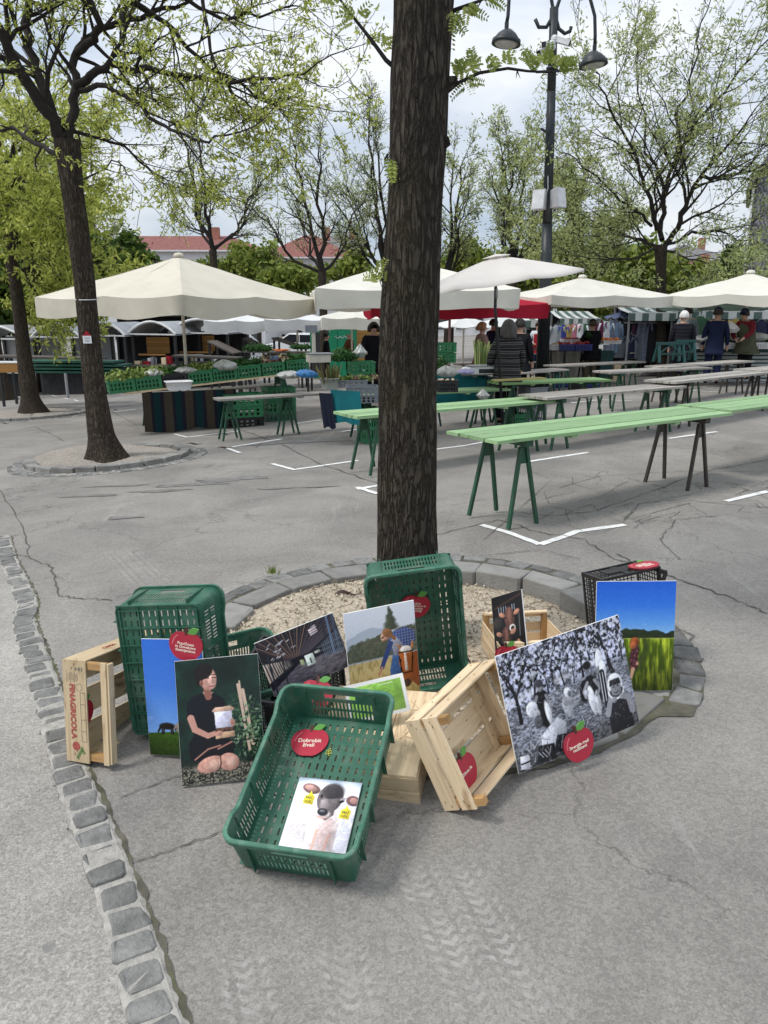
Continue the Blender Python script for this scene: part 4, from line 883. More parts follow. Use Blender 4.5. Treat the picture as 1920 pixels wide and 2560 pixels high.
def pic_harvest(w, h):
	p = Pic(w, h, 330); a = p.a; n = p.noise(55, 7, 3); n1 = p.noise(7, 3); v = np.clip((n - .33) * 2.7 + (n1 - .5) * .8 + .05, .05, .96); p.img = np.stack([v * .86, v * .88, v], -1)
	slope = .40 + .10 * p.X; m = np.clip((slope - p.Y) * 30, 0, 1); g = p.noise(80, 5, 2, .7, 1.4); v2 = np.clip(.30 + .75 * (g - .45) + .35 * p.noise(4, 12), .05, .95); p.put(m, np.stack([v2 * .9, v2 * .92, v2], -1))
	p.put(np.clip(1 - abs(p.Y - slope - .035) / .05, 0, 1) * np.clip((p.noise(12, 6) - .42) * 5, 0, 1) * .8, 'e6e8f2')
	p.put(np.clip((.17 - p.Y) * 8, 0, 1) * .75, np.stack([.1 + .3 * g] * 3, -1))
	rg = rng(5)
	for (x, y, L, ang, ww) in ((.09, .30, .16, 1.6, .030), (.87, .36, .20, 1.75, .036), (.62, .44, .12, 1.5, .018), (.33, .42, .10, 1.6, .013), (.46, .43, .10, 1.7, .012), (.22, .40, .12, 1.4, .016), (.54, .42, .09, 1.5, .010), (.74, .46, .12, 1.6, .014), (.96, .46, .10, 1.6, .012)):
		p.tree(x, y, L, ang, ww, '17171b', rg, 5)
	n3 = p.noise(60, 31, 2); p.put(np.clip((n3 - .55) * 8, 0, 1) * np.clip((p.Y - .46) * 9, 0, 1) * .8, 'dfe3ef')
	B, Wt, G_ = '121215', 'e4e6ee', '8b8c93'
	E_ = p.ell
	E_(.27, .33, .05, .12, B); E_(.268, .405, .052, .05, B); p.line([(.235, .42), (.20, .36), (.19, .33)], .022, G_); p.line([(.305, .41), (.33, .33), (.31, .27)], .020, G_); E_(.27, .475, .022, .032, G_); E_(.27, .497, .030, .026, '38383e'); E_(.185, .355, .045, .05, Wt); E_(.21, .315, .03, .035, 'b9bac2'); E_(.30, .30, .022, .08, Wt, .1); E_(.215, .265, .033, .042, '54545a')
	E_(.455, .285, .038, .07, 'b8bac2', .2); E_(.45, .33, .03, .035, G_); p.line([(.46, .335), (.52, .325), (.59, .345)], .020, 'a2a3ab', .013); p.line([(.455, .31), (.53, .29), (.585, .32)], .020, G_, .012); E_(.475, .375, .028, .036, Wt, .4); E_(.487, .365, .014, .02, '6a6b72')
	E_(.605, .345, .036, .07, B, -.2); E_(.665, .375, .052, .055, B); E_(.69, .30, .045, .10, B); E_(.655, .27, .030, .10, Wt, .1); E_(.70, .24, .022, .08, 'cfd0d8'); p.line([(.64, .39), (.60, .34), (.61, .30)], .022, 'a2a3ab'); p.line([(.70, .39), (.735, .33), (.70, .29)], .022, '8b8c93'); E_(.655, .478, .022, .032, '77787f'); E_(.662, .50, .034, .026, B); E_(.62, .33, .02, .02, 'c9cad2')
	E_(.765, .50, .030, .085, Wt, -.12); E_(.755, .435, .026, .036, '77787f'); E_(.785, .44, .028, .06, Wt); p.line([(.77, .42), (.77, .2)], .045, '2a2a30')
	for i in range(6): p.line([(.735 + .011 * i, .23), (.742 + .011 * i, .42)], .005, Wt if i % 2 else B)
	E_(.86, .05, .10, .19, '1c1c21'); E_(.865, .17, .078, .06, '222227'); p.line([(.76, .14), (.80, .23), (.835, .215)], .045, '9a9ba2', .03); p.line([(.965, .11), (.95, .20), (.895, .225)], .05, '8b8c93', .035)
	p.ell(.86, .315, .064, .075, Wt); p.ell(.86, .295, .045, .058, '8f9096'); p.poly([(.81, .31), (.82, .35), (.90, .35), (.91, .31)], '26262b'); p.ell(.842, .30, .007, .005, '101012'); p.ell(.88, .30, .007, .005, '101012'); p.line([(.858, .30), (.856, .28)], .006, '5d5d63')
	for i in range(24):
		t = PI + PI * i / 23; p.ell(.86 + .06 * math.cos(t), .275 + .055 * math.sin(t), .009, .009, 'f0f0f5'); p.ell(.86 + .05 * math.cos(t), .275 + .044 * math.sin(t), .008, .008, '3b3b42')
	p.line([(.84, .262), (.86, .256), (.88, .262)], .007, '33333a'); p.ell(.83, .215, .022, .02, G_); p.ell(.9, .222, .024, .02, G_)
	p.poly([(.20, .06), (.21, .17), (.36, .25), (.42, .20), (.40, .08)], 'c9cbd4'); p.poly([(.14, .01), (.18, .12), (.30, .10), (.30, .0)], '232328'); p.poly([(.28, .03), (.33, .14), (.46, .12), (.47, .03)], '2d2d33'); p.line([(.15, .12), (.2, .16), (.27, .13)], .008, 'a9aab2')
	for i in range(40): x = rg.uniform(.08, .6); y = rg.uniform(.0, .16); p.line([(x, y), (x + rg.uniform(-.03, .03), y + .04)], .004, rg.choice(['d5d7df', '3a3a40']))
	for i in range(420):
		x = rg.uniform(.02, .98); y = rg.uniform(.01, .42); a_ = rg.uniform(0, 6.3); l_ = rg.uniform(.006, .03); p.line([(x, y), (x + l_ * math.cos(a_), y + l_ * math.sin(a_))], .003, rg.choice(['e8e9f0', '1b1b20', '8c8d95', '55565d']), al=.5)
	p.poly([(.02, .02), (.03, .10), (.10, .09), (.09, .0)], 'cfd0d8'); p.line([(.03, .05), (.10, .05)], .01, '24242a')
	return p
def pic_wheat(w, h):
	p = Pic(w, h, 150); a = p.a; p.ramp([(0, '6b7d1e'), (.5, '7f9133'), (.51, '8dbcea'), (.62, '5f9ce6'), (.8, '2f74dc'), (1, '1f5fcf')])
	gr = p.noise(16, 3, 3, 2.2, .35); m = p.Y < a * .5; v = np.clip((gr - .42) * 2.6, 0, 1); base = np.stack([.26 + .42 * v, .34 + .40 * v, .05 + .16 * v], -1) * (.55 + .65 * np.clip(p.Y / (a * .5), 0, 1))[..., None]; p.put(m.astype(float), base)
	p.put(np.clip(1 - abs(p.Y - a * .49) / .03, 0, 1) * (p.Y < a * .505), 'a6a75a')
	n = p.noise(9, 6); top = a * .50 + .05 + .09 * n - .05 * np.clip(p.X - .5, 0, 1); p.put(np.clip((top - p.Y) * 60, 0, 1) * (p.Y > a * .488), np.stack([.08 + .12 * n, .12 + .13 * n, .08 + .05 * n], -1))
	p.put(np.clip((p.noise(8, 9, 3, .6, 2) - .6) * 3, 0, .4) * np.clip(1 - abs(p.Y - a * .63) / .06, 0, 1), 'dbe8f6')
	p.line([(.62, a * .48), (.65, a * .40), (.60, a * .30), (.53, a * .2)], .045, '39461a', .09, al=.75); p.line([(.56, a * .48), (.5, a * .44)], .02, '4e5a22', al=.7)
	p.poly([(.45, a * .20), (.44, a * .30), (.46, a * .38), (.48, a * .425), (.54, a * .43), (.56, a * .38), (.545, a * .30), (.55, a * .2)], '3a1d26')
	rg = rng(2)
	for i in range(60): p.ell(rg.uniform(.46, .55), a * rg.uniform(.21, .42), .005, .005, 'a8606a')
	p.ell(.50, a * .455, .052, .055, 'a3542c'); p.ell(.48, a * .42, .04, .05, 'b5623a'); p.ell(.535, a * .45, .03, .035, '7a3c22'); p.line([(.49, a * .2), (.47, a * .12)], .05, 'c39a80', .03); p.ell(.545, a * .25, .015, .022, 'd0a68c')
	return p
def pic_calf(w, h):
	p = Pic(w, h, 170); a = p.a; p.ramp([(0, 'e6e6f2'), (.6, 'dfe3f0'), (.82, 'cfdcec'), (.9, 'b9cbe0'), (1, '99a7b8')]);
	p.poly([(0, a), (0, 1.24), (.16, 1.26), (.14, a)], '4a4044'); p.poly([(.10, 1.33), (1, 1.33), (1, a), (.1, a)], '5c626c'); p.line([(.1, 1.34), (1, 1.335)], .02, '8d97a6'); p.poly([(.63, 1.17), (.73, 1.17), (.73, 1.27), (.63, 1.27)], '62738c'); p.line([(.2, 1.30), (1, 1.29)], .02, '8fc0dc')
	p.ell(.30, .6, .62, .50, 'efe6ea', k=.12); p.ell(.82, .5, .3, .6, 'e2e2f2', k=.12)
	p.poly([(.36, .0), (.33, .40), (.42, .62), (.66, .70), (.80, .48), (.80, .0)], 'eadfe2'); p.ell(.62, .30, .13, .3, 'c9b2b0', .1, k=.1); p.line([(.5, .30), (.49, .0)], .04, 'd8b3a4'); p.line([(.70, .25), (.66, .0)], .03, 'c08d80', al=.7)
	p.ell(.57, .84, .20, .25, '625b5d', -.1); p.ell(.60, .95, .165, .14, '3a3639', k=.06); p.poly([(.44, .80), (.70, .85), (.68, .56), (.58, .47), (.46, .52)], '6b6365'); p.ell(.50, .70, .06, .10, '9a9092', .1, k=.06); p.ell(.53, .56, .11, .07, 'd0c6c9', k=.03)
	p.ell(.51, .60, .085, .062, '2c2a31', -.15); p.ell(.50, .615, .04, .02, '6b6a74'); p.line([(.43, .53), (.52, .50), (.58, .52)], .02, 'd8a79a'); p.ell(.76, .80, .045, .022, '1b1719', .5); p.ell(.43, .86, .018, .03, '1b1719'); p.ell(.77, .845, .05, .02, 'a59da0', .4)
	p.ell(.24, .97, .15, .085, '7a5f5c', -.25); p.ell(.23, .98, .10, .05, 'b98f88', -.25); p.ell(.93, .83, .11, .085, '6b504e', -.3); p.ell(.95, .83, .07, .05, 'a37b76', -.3)
	for (x, y) in ((.24, .78), (.85, .60)):
		p.poly([(x - .08, y - .07), (x - .07, y + .06), (x - .01, y + .10), (x + .01, y + .16), (x + .04, y + .10), (x + .09, y + .06), (x + .08, y - .08)], 'e6d437')
		for i in range(6): p.line([(x - .05 + .018 * i, y - .045), (x - .05 + .018 * i, y - .015)], .008, '4a431c')
	return p
def pic_card(w, h):
	p = Pic(w, h, 130); a = p.a; p.img[:] = p.col('f2f2f0'); p.poly([(.06, .07), (.94, .07), (.94, a - .07), (.06, a - .07)], '8fc255'); n = p.noise(8, 2)
	p.put(np.clip((.32 - p.Y) * 3, 0, .35) * ((p.X > .06) & (p.X < .94) & (p.Y > .07)), 'b5da7a')
	p.poly([(.22, .55), (.25, .60), (.29, .58), (.29, .53), (.24, .52)], 'f2f2f0')
	for i in range(2): p.line([(.31, .575 - .03 * i), (.44 - .04 * i, .575 - .03 * i)], .010, 'dfeecb')
	p.line([(.56, .585), (.585, .60)], .012, 'eef6e2'); p.line([(.61, .59), (.80, .59)], .013, 'eef6e2')
	return p
printm = printmat('photo_print'); printg = printmat('glossy_photo_print', .22)
def board(name, label, mat, w, h, pic, mprint=None, t=.006):
	root = MB(); root.box((0, t / 2, h / 2), (w, t, h)); o = root.build(name, M['white_edge']); o.matrix_world = mat; tag(o, label, 'photo board' if name == 'photo_board' else 'card', 'photo boards in the apple display')
	nx, ny = pic.nx, pic.ny; X, Z = np.meshgrid(np.linspace(-w / 2 + .0006, w / 2 - .0006, nx), np.linspace(.0006, h - .0006, ny)); V = np.stack([X, np.full_like(X, -.0006), Z], -1).reshape(-1, 3)
	i = np.arange(nx * ny).reshape(ny, nx); Fq = np.stack([i[:-1, :-1], i[:-1, 1:], i[1:, 1:], i[1:, :-1]], -1).reshape(-1, 4)
	me = bpy.data.meshes.new('print'); me.from_pydata(V.tolist(), [], Fq.tolist()); c = np.clip(pic.img + (pic.noise(70, 55, 2) - .5)[..., None] * .05, 0, 1).reshape(-1, 3); c = np.where(c <= .04045, c / 12.92, ((c + .055) / 1.055) ** 2.4)
	at_ = me.color_attributes.new('Col', 'FLOAT_COLOR', 'POINT'); at_.data.foreach_set('color', np.concatenate([c, np.ones((len(c), 1))], 1).astype(np.float32).ravel()); me.update()
	mlink('print', me, mprint or printm, o); return o
def Bm(Rr, t, dz=0): return M4(Matrix(Rr), Vector(t) + Vector((0, 0, dz)))
board('photo_board', 'tall photo board of horses on a green hill under a clear blue sky', Bm(((.9757, .2143, -.0463), (-.2044, .9654, .1617), (.0794, -.1483, .9858)), (-.785, 2.504, .008)), .25, .46, pic_horses(.25, .46))
board('photo_board', 'photo board of a kneeling woman in black holding an open carton, standing on the asphalt', Bm(((.9882, -.1325, -.0772), (.1498, .9414, .3021), (.0326, -.3101, .9502)), (-.58, 2.345, .006)), .30, .45, pic_woman(.30, .45), printg)
board('photo_board', 'landscape photo board of a dark empty barn, tilted on the black crate', Bm(((.9242, -.1942, -.3287), (.2389, .9658, .1012), (.2978, -.172, .939)), rescale((-.255, 2.428, .367), 1.07)), .297 * 1.07, .21 * 1.07, pic_barn(.297, .21))
RH = Matrix(((.9342, -.3479, -.0793), (.3521, .9347, .0476), (.0575, -.0724, .9957))); th = Vector((.01, 2.642, .19)) - RH.col[2] * .06
board('photo_board', 'photo board of a woman in a checked shirt leaning over a chestnut horse', M4(RH, th), .29, .43, pic_rider(.29, .43))
cn = (.08, -1, .30); cq = [ray_plane(px, py, at(1000, 1775, 2.47), cn) for px, py in ((849.6, 1719), (998, 1684), (1027, 1776))]; xa = cq[1] - cq[0]; wc = xa.length; xa.normalize(); za = cq[1] - cq[2]; za = za - xa * za.dot(xa); hc = za.length; za.normalize()
board('card', 'bright green card with a white border leaning on the wooden box', M4(cols(xa, za.cross(xa), za), cq[2] - xa * wc / 2), wc, hc, pic_card(.21, .148), t=.002)
board('photo_board', 'narrow dark photo board of brown cows standing in the open wooden crate', Bm(((.609, .7928, -.0261), (-.6283, .5022, .5941), (.4841, -.3454, .804)), rescale((.627, 3.346, .038), .965)), .21 * .965, .297 * .965, pic_cow(.21, .297))
board('photo_board', 'large black and white photo board of people harvesting in an orchard', Bm(((.8891, -.4108, -.2018), (.4493, .8672, .2147), (.0868, -.2816, .9556)), rescale((.769, 2.54, .022), .975)), .585, .44, pic_harvest(.60, .45), printg)
board('photo_board', 'photo board of a red haired woman in a green wheat field under deep blue sky', Bm(((1., .0052, -.0082), (-.004, .9902, .1397), (.0088, -.1397, .9902)), (1.115, 2.993, .02)), .35, .5, pic_wheat(.35, .5))
# the calf photo lies on the floor of the front crate
fo = T1 + R1.col[2] * .0135
q = [ray_plane(758.5, 1946, fo, R1.col[2]), ray_plane(913.7, 1961, fo, R1.col[2]), ray_plane(696.7, 2118, fo, R1.col[2])]
xa = (q[1] - q[0]); wc = xa.length; xa.normalize(); za = (q[0] - q[2]); za = (za - xa * za.dot(xa)); hc = za.length; za.normalize(); ya = za.cross(xa)
pc = q[2] + xa * wc / 2
bo = board('photo_board', 'photo board of a pale calf with yellow ear tags lying in the front crate', M4(cols(xa, ya, za), pc + R1.col[2] * .0065), wc, hc, pic_calf(wc, hc), printg)
pr_ = [c for c in C.objects if c.parent == bo][0]
for (fx, fz) in ((.24, .775), (.855, .59)):
	text_mesh('lettering', '9927', wc * .055, M['crack'], pr_, None, mat=Matrix.Translation((-wc / 2 + fx * wc, -.0009, (fz + .035) * wc)) @ Matrix(((1, 0, 0, 0), (0, 0, -1, 0), (0, 1, 0, 0), (0, 0, 0, 1))), bold=.0003, ext=.0001)

# ------------------------------------------------------------------ apple signs
def apple_outline(n=48):
	pts = []
	for i in range(n):
		a = 2 * PI * i / n - PI / 2; c, s = math.cos(a), math.sin(a); r = 1.0
		r *= 1 - .17 * max(0, math.cos(a - PI / 2)) ** 14 - .07 * max(0, math.cos(a + PI / 2)) ** 20     # dips at stem and base
		x = 1.04 * r * c * (1 + .10 * s); y = r * s * (.95 if s > 0 else .98) + .02; pts.append((x * .0625, y * .0625))
	return pts
OUT = apple_outline()
def apple(label, body, mat, k=1., tsz=.0165, marks=False):
	mb = MB(); mb.prism([(x * k, y * k) for x, y in OUT], 0, .007 * k, bevel=0); o = mb.build('apple_sign', [M['apple'], M['apple_edge']]); o.matrix_world = mat
	for p in o.data.polygons: p.material_index = 0 if p.normal.z > .5 else 1
	tag(o, label, 'apple sign', 'red apple signs in the display')
	def part(nm, poly, z0, z1, m): b = MB(); b.prism([(x * k, y * k) for x, y in poly], z0 * k, z1 * k); b.build(nm, m, o)
	part('stem', [(-.006, .043), (.003, .043), (.004, .066), (.001, .072), (-.006, .072), (-.008, .066)], .0015, .0075, M['apple_stem'])
	lf = [(.004 + .042 * t - .008 * math.sin(PI * t) * 0 + sgn * .0105 * math.sin(PI * t) * -.55, .052 + .02 * t + sgn * .0115 * math.sin(PI * t)) for sgn, ts in ((-1, [i / 9 for i in range(10)]), (1, [1 - i / 9 for i in range(1, 9)])) for t in ts]
	part('leaf', lf, .003, .0086, M['apple_leaf'])
	hi = [(.054 * math.cos(a), .054 * math.sin(a)) for a in [R(128 + 5 * i) for i in range(11)]] + [(.049 * math.cos(a), .049 * math.sin(a)) for a in [R(178 - 5 * i) for i in range(11)]]
	part('highlight', hi[::-1], .0055, .0076, M['apple_hi'])
	if body: text_mesh('lettering', body, tsz * k, M['cream'], o, (0, -.004 * k, .0076 * k), bold=.00012 * k, space=.85)
	if marks:
		b = MB(); rg_ = rng(4)
		for r_, (x0, x1) in enumerate(((-.03, .018), (-.038, .034), (-.036, .03), (-.012, .028))):
			x = x0
			while x < x1: w_ = rg_.uniform(.003, .007); b.box(((x + w_ / 2) * k, (.016 - .013 * r_) * k, .0073 * k), (w_ * k, .0058 * k, .0012)); x += w_ + .0016
		b.build('lettering', M['cream'], o)
	return o
def Pm(c, n, upv, roll=0.):
	n = Vector(n).normalized(); y = Vector(upv); y = (y - n * y.dot(n)).normalized(); x = y.cross(n); m = cols(x, y, n) @ Matrix.Rotation(R(roll), 3, 'Z'); return M4(m, c)
nL = -R2.col[2]
apple('red apple sign reading Pravičnost in človekovo dostojanstvo, on the left standing crate', 'Pravičnost\nin človekovo\ndostojanstvo', Pm(at(466, 1614, 2.50), nL, (0, 0, 1), -6), 1.0, .0150)
apple('red apple sign reading Dobrobit živali, lying in the front crate', 'Dobrobit\nživali', Pm(ray_plane(774.5, 1858, T1 + R1.col[2] * .012, R1.col[2]), R1.col[2], R1.col[1], 6), 1.03, .0215)
n3 = R3.col[2]; apple('red apple sign in the standing crate by the trunk, half covered by a photo', 'Krožno\ngospodarstvo in\nskupnostna\nekonomija', Pm(ray_plane(1038.3, 1514, CENT.translation + n3 * .016, n3), n3, (0, 0, 1), -4), 1.05, .0145)
apple('red apple sign on the wooden box, mostly hidden behind the front crate rim', '', Pm(at(790, 1737, 2.52) , (0, -.75, .66), (0, 0, 1), -8), .98)
nW = RW.col[2]; cA = ray_plane(1163, 1926, TW + nW * .030, nW)
apple('red apple sign about soil, lying inside the tilted wooden crate', 'Zdrava tla', Pm(cA, nW, -Vector(RW.col[0]), 0), .98, .0165)
RBW = Matrix(((.8891, -.4108, -.2018), (.4493, .8672, .2147), (.0868, -.2816, .9556))); nB = -RBW.col[1]
apple('red apple sign reading Sinergije med rastlinami, leaning on the black and white photo', 'Sinergije med\nrastlinami', Pm(ray_plane(1445, 1862, rescale((.769, 2.54, .022), .975) + nB * .03, nB), nB, RBW.col[2], 4), 1.07, .0158)
topz = ob + RBc.col[1] * (hb / 2 + .008)
apple('red apple sign lying flat on the end of the black crate at the right', '', Pm(ray_plane(1611, 1416, topz, RBc.col[1]), RBc.col[1], (-.35, 1, 0), 0), 1.12, marks=True)
apple('red apple sign peeping out beside the brown cow photo', '', Pm(at(1270, 1640, 3.13), (-.3, -1, .25), (0, 0, 1), 12), .9)
nl2 = RL.col[0]; apple('red apple sign inside the old lettered crate, half hidden by its end board', '', Pm(ray_plane(203, 1786, oL + nl2 * .022, nl2), nl2, (0, 0, 1), -10), .95)
apple('red apple sign with only its tip showing, in the crate behind the barn photo', '', Pm(at(684, 1627, 3.02), (.2, -.8, .5), (0, 0, 1), 5), .95)
# small bits on and round the display
M['pod'] = pm('dry_seed_pod', (.055, .03, .022), rough=.45, var=.3, scale=20)
def pod(label, p, ln, rz, tw=1., lift=.012):
	mb = MB(); rows = []
	for i in range(15):
		t = i / 14; a = tw * 3.0 * t; w_ = .014 * math.sin(PI * min(1, t * .9 + .08)) + .002; x = (t - .5) * ln; y = .018 * math.sin(t * 5); z = lift + .010 * math.sin(t * 7)
		dy, dz = math.cos(a) * w_, math.sin(a) * w_ * .8; rows.append([(x, y - dy, z - dz), (x, y, z + .003), (x, y + dy, z + dz), (x, y, z - .003), (x, y - dy, z - dz)])
	mb.grid(rows); o = mb.build('seed_pod', M['pod'], sm=True); o.location = p; o.rotation_euler = (0, 0, rz); tag(o, label, 'seed pod', 'dry locust seed pods on the ground')
g_ = ground(868, 1486); pod('dark twisted seed pod on the gravel left of the standing crate', (g_.x, g_.y + .1, -.07), .17, .15)
g_ = ground(1166, 1560); pod('dark seed pod leaning on the right edge of the standing crate', (CENT.translation.x + .235, CENT.translation.y - .05, .13), .16, 1.4, .4); C.objects[-1].rotation_euler = (0, R(80), R(20))
for px, py, ln, rz, lb in ((485, 1112, .26, .3, 'black curled seed pod between the left tree pit and the stall'), (562, 1122, .24, .5, 'black curled seed pod under the grey trestle table'), (565, 1088, .14, .1, 'small dark seed pod beyond the grey trestle table'), (12, 1060, .2, .2, 'dark seed pod beside the far left tree pit'), (288, 1026, .13, .3, 'dark seed pod right of the left trunk')):
	g_ = ground(px, py); pod(lb, (g_.x, g_.y, g_.z + .006), ln, rz)
mb = MB(); rg = rng(3)
for i in range(34):
	a = rg.uniform(0, 2 * PI); r = rg.uniform(0, .05); ln = rg.uniform(.03, .07); x, y = r * math.cos(a), r * .5 * math.sin(a); d = rg.uniform(-.03, .03)
	mb.add([(x - .003, y, 0), (x + .003, y, 0), (x + d, y + rg.uniform(-.02, .02), ln)], [(0, 1, 2)], (0, 0, rg.random()))
M['grass'] = leafmat('grass_blades', lin('4d5f22'), lin('8a9a4a'), .3); o = mb.build('grass_tuft', M['grass']); g_ = ground(684, 1452); o.location = (g_.x, g_.y, .0); tag(o, 'small tuft of grass growing between the setts', 'grass')
mb = MB()
for i in range(14): a = i * 2.4; mb.ball((.003 * math.sqrt(i) * math.cos(a), .0045 * math.sqrt(i) * math.sin(a), .002), (.0022, .003, .002), 6, 3)
o = mb.build('dandelion', pm('wilted_yellow_flower', (.55, .5, .06), var=.4, scale=90)); tag(o, 'wilted yellow flower on the floor of the front crate', 'flower'); o.matrix_world = M4(R1, ray_plane(822, 1881, T1 + R1.col[2] * .011, R1.col[2]))
# ------------------------------------------------------------------ trestle tables
M['tbl_green'] = wood('mint_green_painted_plank', (.295, .445, .235), (.205, .345, .16), knot=(.15, .24, .11), rough=.55, grain=.8)
M['tbl_olive'] = wood('faded_olive_painted_plank', (.25, .40, .17), (.18, .31, .12), rough=.6)
M['tbl_grey'] = wood('weathered_grey_plank', (.395, .372, .335), (.225, .207, .183), knot=(.14, .125, .105), rough=.8)
M['leg_green'] = pm('green_painted_steel', (.018, .078, .042), rough=.5, var=.25, scale=9, dirt=(.05, .04, .03), dscale=12, damt=.4)
M['leg_brown'] = pm('dark_brown_painted_steel', (.045, .036, .03), rough=.6, var=.3, scale=9)
M['leg_teal'] = pm('teal_painted_steel', (.008, .055, .052), rough=.5, var=.25, scale=9)
M['leg_lime'] = pm('lime_painted_steel', (.12, .42, .10), rough=.5, var=.15, scale=9)
def trestle(parent, x, w, h, ml, lean=.0, plate=True, foot=None):
	"""A-frame pair under a cross beam; local x along the table, y across"""
	mb = MB(); mb.bar((x, -w / 2 + .03, h - .03), (x, w / 2 - .03, h - .03), .075, .05)
	for s in (-1, 1):
		y = s * (w / 2 - .10); mb.prism([(x - .055, h - .06), (x + .055, h - .06), (x + .04, h - .20), (x - .04, h - .20)], y - .004, y + .004, m=Matrix(((1, 0, 0), (0, 0, 1), (0, 1, 0)))) if plate else None
	tr = mb.build('trestle', ml, parent)
	for s in (-1, 1):
		y = s * (w / 2 - .10)
		for d in (-1, 1):
			b = MB(); b.bar((x + d * .03, y, h - .07), (x + d * .155 + lean, y + s * .035, 0 if foot is None else foot), .028, .028, up=(0, 1, 0)); b.build('leg', ml, tr)
def table(label, c, yaw, Ln, w, h, mt, ml, boards=5, xs=(-.38, .38), th=.032, group='market trestle tables', seed=0, slope=0., ml2=None):
	root = empty('market_table', c, yaw, label, 'table', group); root.rotation_euler[1] = -slope; rg = rng(seed + 31); mb = MB(); bw = w / boards
	for i in range(boards):
		l2 = Ln + rg.uniform(-.02, .02); slat(mb, (rg.uniform(-.01, .01), -w / 2 + bw * (i + .5), h - th / 2 + rg.uniform(-.002, .002)), (l2, bw - .009, th), 0, rg)
	t = mb.build('tabletop', mt, root)
	for x in (-.22, .22): mb = MB(); mb.box((x * Ln, 0, h - th - .013), (.07, w - .03, .0255)); mb.build('batten', mt, root)
	for k, x in enumerate(xs): trestle(root, x * Ln, w, h - th, ml2 if (ml2 and k) else ml)
	return root
def table_px(label, fl, fr, w, mt, ml, h=.72, **kw):
	"""front-left and front-right top corners measured in the photo"""
	a = ground(*fl, h); b = ground(*fr, h); d = Vector((b.x - a.x, b.y - a.y, 0)); Ln = d.length; d.normalize(); n = Vector((-d.y, d.x, 0)); c = (a + b) / 2 + n * w / 2
	return table(label, (c.x, c.y, gz(c.x, c.y)), math.atan2(d.y, d.x), Ln, w, h, mt, ml, **kw)
G_, Y_, O_ = M['tbl_green'], M['tbl_grey'], M['tbl_olive']; LG, LB, LTe = M['leg_green'], M['leg_brown'], M['leg_teal']
table_px('nearest mint green plank table, right of the trunk, on green and brown trestles', (1244, 1106), (1836, 1029), .62, G_, LG, seed=1, ml2=LB, boards=4, h=.735, th=.026)
table_px('mint green table running out of the frame at the right edge, behind the nearest one', (1830, 1027), (2330, 962), .62, G_, LB, seed=2, boards=4, h=.715, th=.026, xs=(.08, .4))
table_px('mint green table passing behind the trunk, second row from the front', (893, 1046), (1391, 992), .56, G_, LG, seed=3, h=.69, ml2=LG, boards=5)
table_px('weathered grey table continuing the second row at the end of the green one', (1368, 998), (1718, 959), .52, Y_, LG, seed=4, h=.69)
table_px('weathered grey table at the right end of the second row, near the frame edge', (1690, 957), (1990, 922), .52, Y_, LB, seed=5, h=.71)
table_px('weathered grey table cut by the right frame edge, third row', (1904, 927), (2160, 903), .5, Y_, LB, seed=6)
table_px('mint green table under the black crate of mushrooms, behind the trunk', (873, 996), (1278, 964), .5, G_, LG, seed=7, h=.68)
table_px('olive green table with a folded yellow cloth, in front of the woman in stripes', (1253, 962), (1530, 942), .5, O_, LG, seed=8, h=.70)
table_px('weathered grey table beyond the olive green one, ending under the man in the puffer jacket', (1527, 934), (1782, 913), .48, Y_, LG, seed=9)
table_px('short grey table right of the woman in stripes', (1235, 938), (1424, 919), .45, Y_, LTe, seed=10)
table_px('grey table in front of the fruit stand, right of the lamp post', (1398, 917), (1617, 899), .5, Y_, LG, seed=11)
table_px('grey table in front of the folded teal trestles', (1668, 920), (1889, 898), .5, Y_, LB, seed=12)
table_px('narrow grey table behind the woman in stripes, close to the lamp post', (1150, 914), (1363, 901), .45, Y_, LTe, seed=13)
table_px('far grey table before the dark clothes stall', (1580, 884), (1773, 870), .5, Y_, LB, seed=14)
table_px('far grey table before the salad stall at the right edge', (1772, 871), (1935, 860), .5, Y_, LG, seed=15)
table_px('grey table carrying the white washing tub, left of the trunk', (414, 988), (709, 957), .34, Y_, LG, seed=16, h=.68, boards=2)
table_px('grey table carrying the asparagus tub, left of the trunk', (549, 1001), (829, 978), .36, Y_, LG, seed=17, h=.68, boards=3, xs=(-.40, .12))
# small stacked tables at the far left
for i, (fl, fr, lb) in enumerate((((128, 935), (205, 933), 'small dark table seen between the two left trunks, nearest one'), ((110, 932), (190, 926), 'small grey table seen between the two left trunks, farther one'), ((256, 940), (300, 925), 'bench-like grey table just right of the left trunk, nearer one'), ((256, 930), (340, 914), 'bench-like grey table just right of the left trunk, middle one'), ((262, 920), (350, 905), 'bench-like grey table just right of the left trunk, farthest one'))):
	table_px(lb, fl, fr, .45, Y_, LG if i % 2 else LB, seed=20 + i, h=.66, boards=3)
# folded teal trestles standing on a table at the right
def folded(label, px, Y, w, h, m, seed):
	p = at(*px, Y); root = empty('folded_trestle', (p.x, p.y, p.z), R(12), label, 'trestle', 'folded trestles')
	mb = MB(); mb.bar((-w / 2, 0, h), (w / 2, 0, h), .06, .05); mb.build('beam', m, root)
	for s in (-1, 1):
		b = MB(); b.bar((s * (w / 2 - .05), 0, h), (s * (w / 2 - .03), -.10, 0), .05, .035); b.build('leg', m, root); b = MB(); b.bar((s * (w / 2 - .05), 0.03, h), (s * (w / 2 - .03), .12, 0), .05, .035); b.build('leg', m, root)
	b = MB(); b.bar((-w / 2 + .05, -.06, h * .45), (w / 2 - .05, -.06, h * .45), .03, .03); b.bar((-w / 2 + .08, -.02, h * .5), (0, -.02, h * .95), .025, .025); b.bar((w / 2 - .08, -.02, h * .5), (0, -.02, h * .95), .025, .025); b.build('brace', m, root)
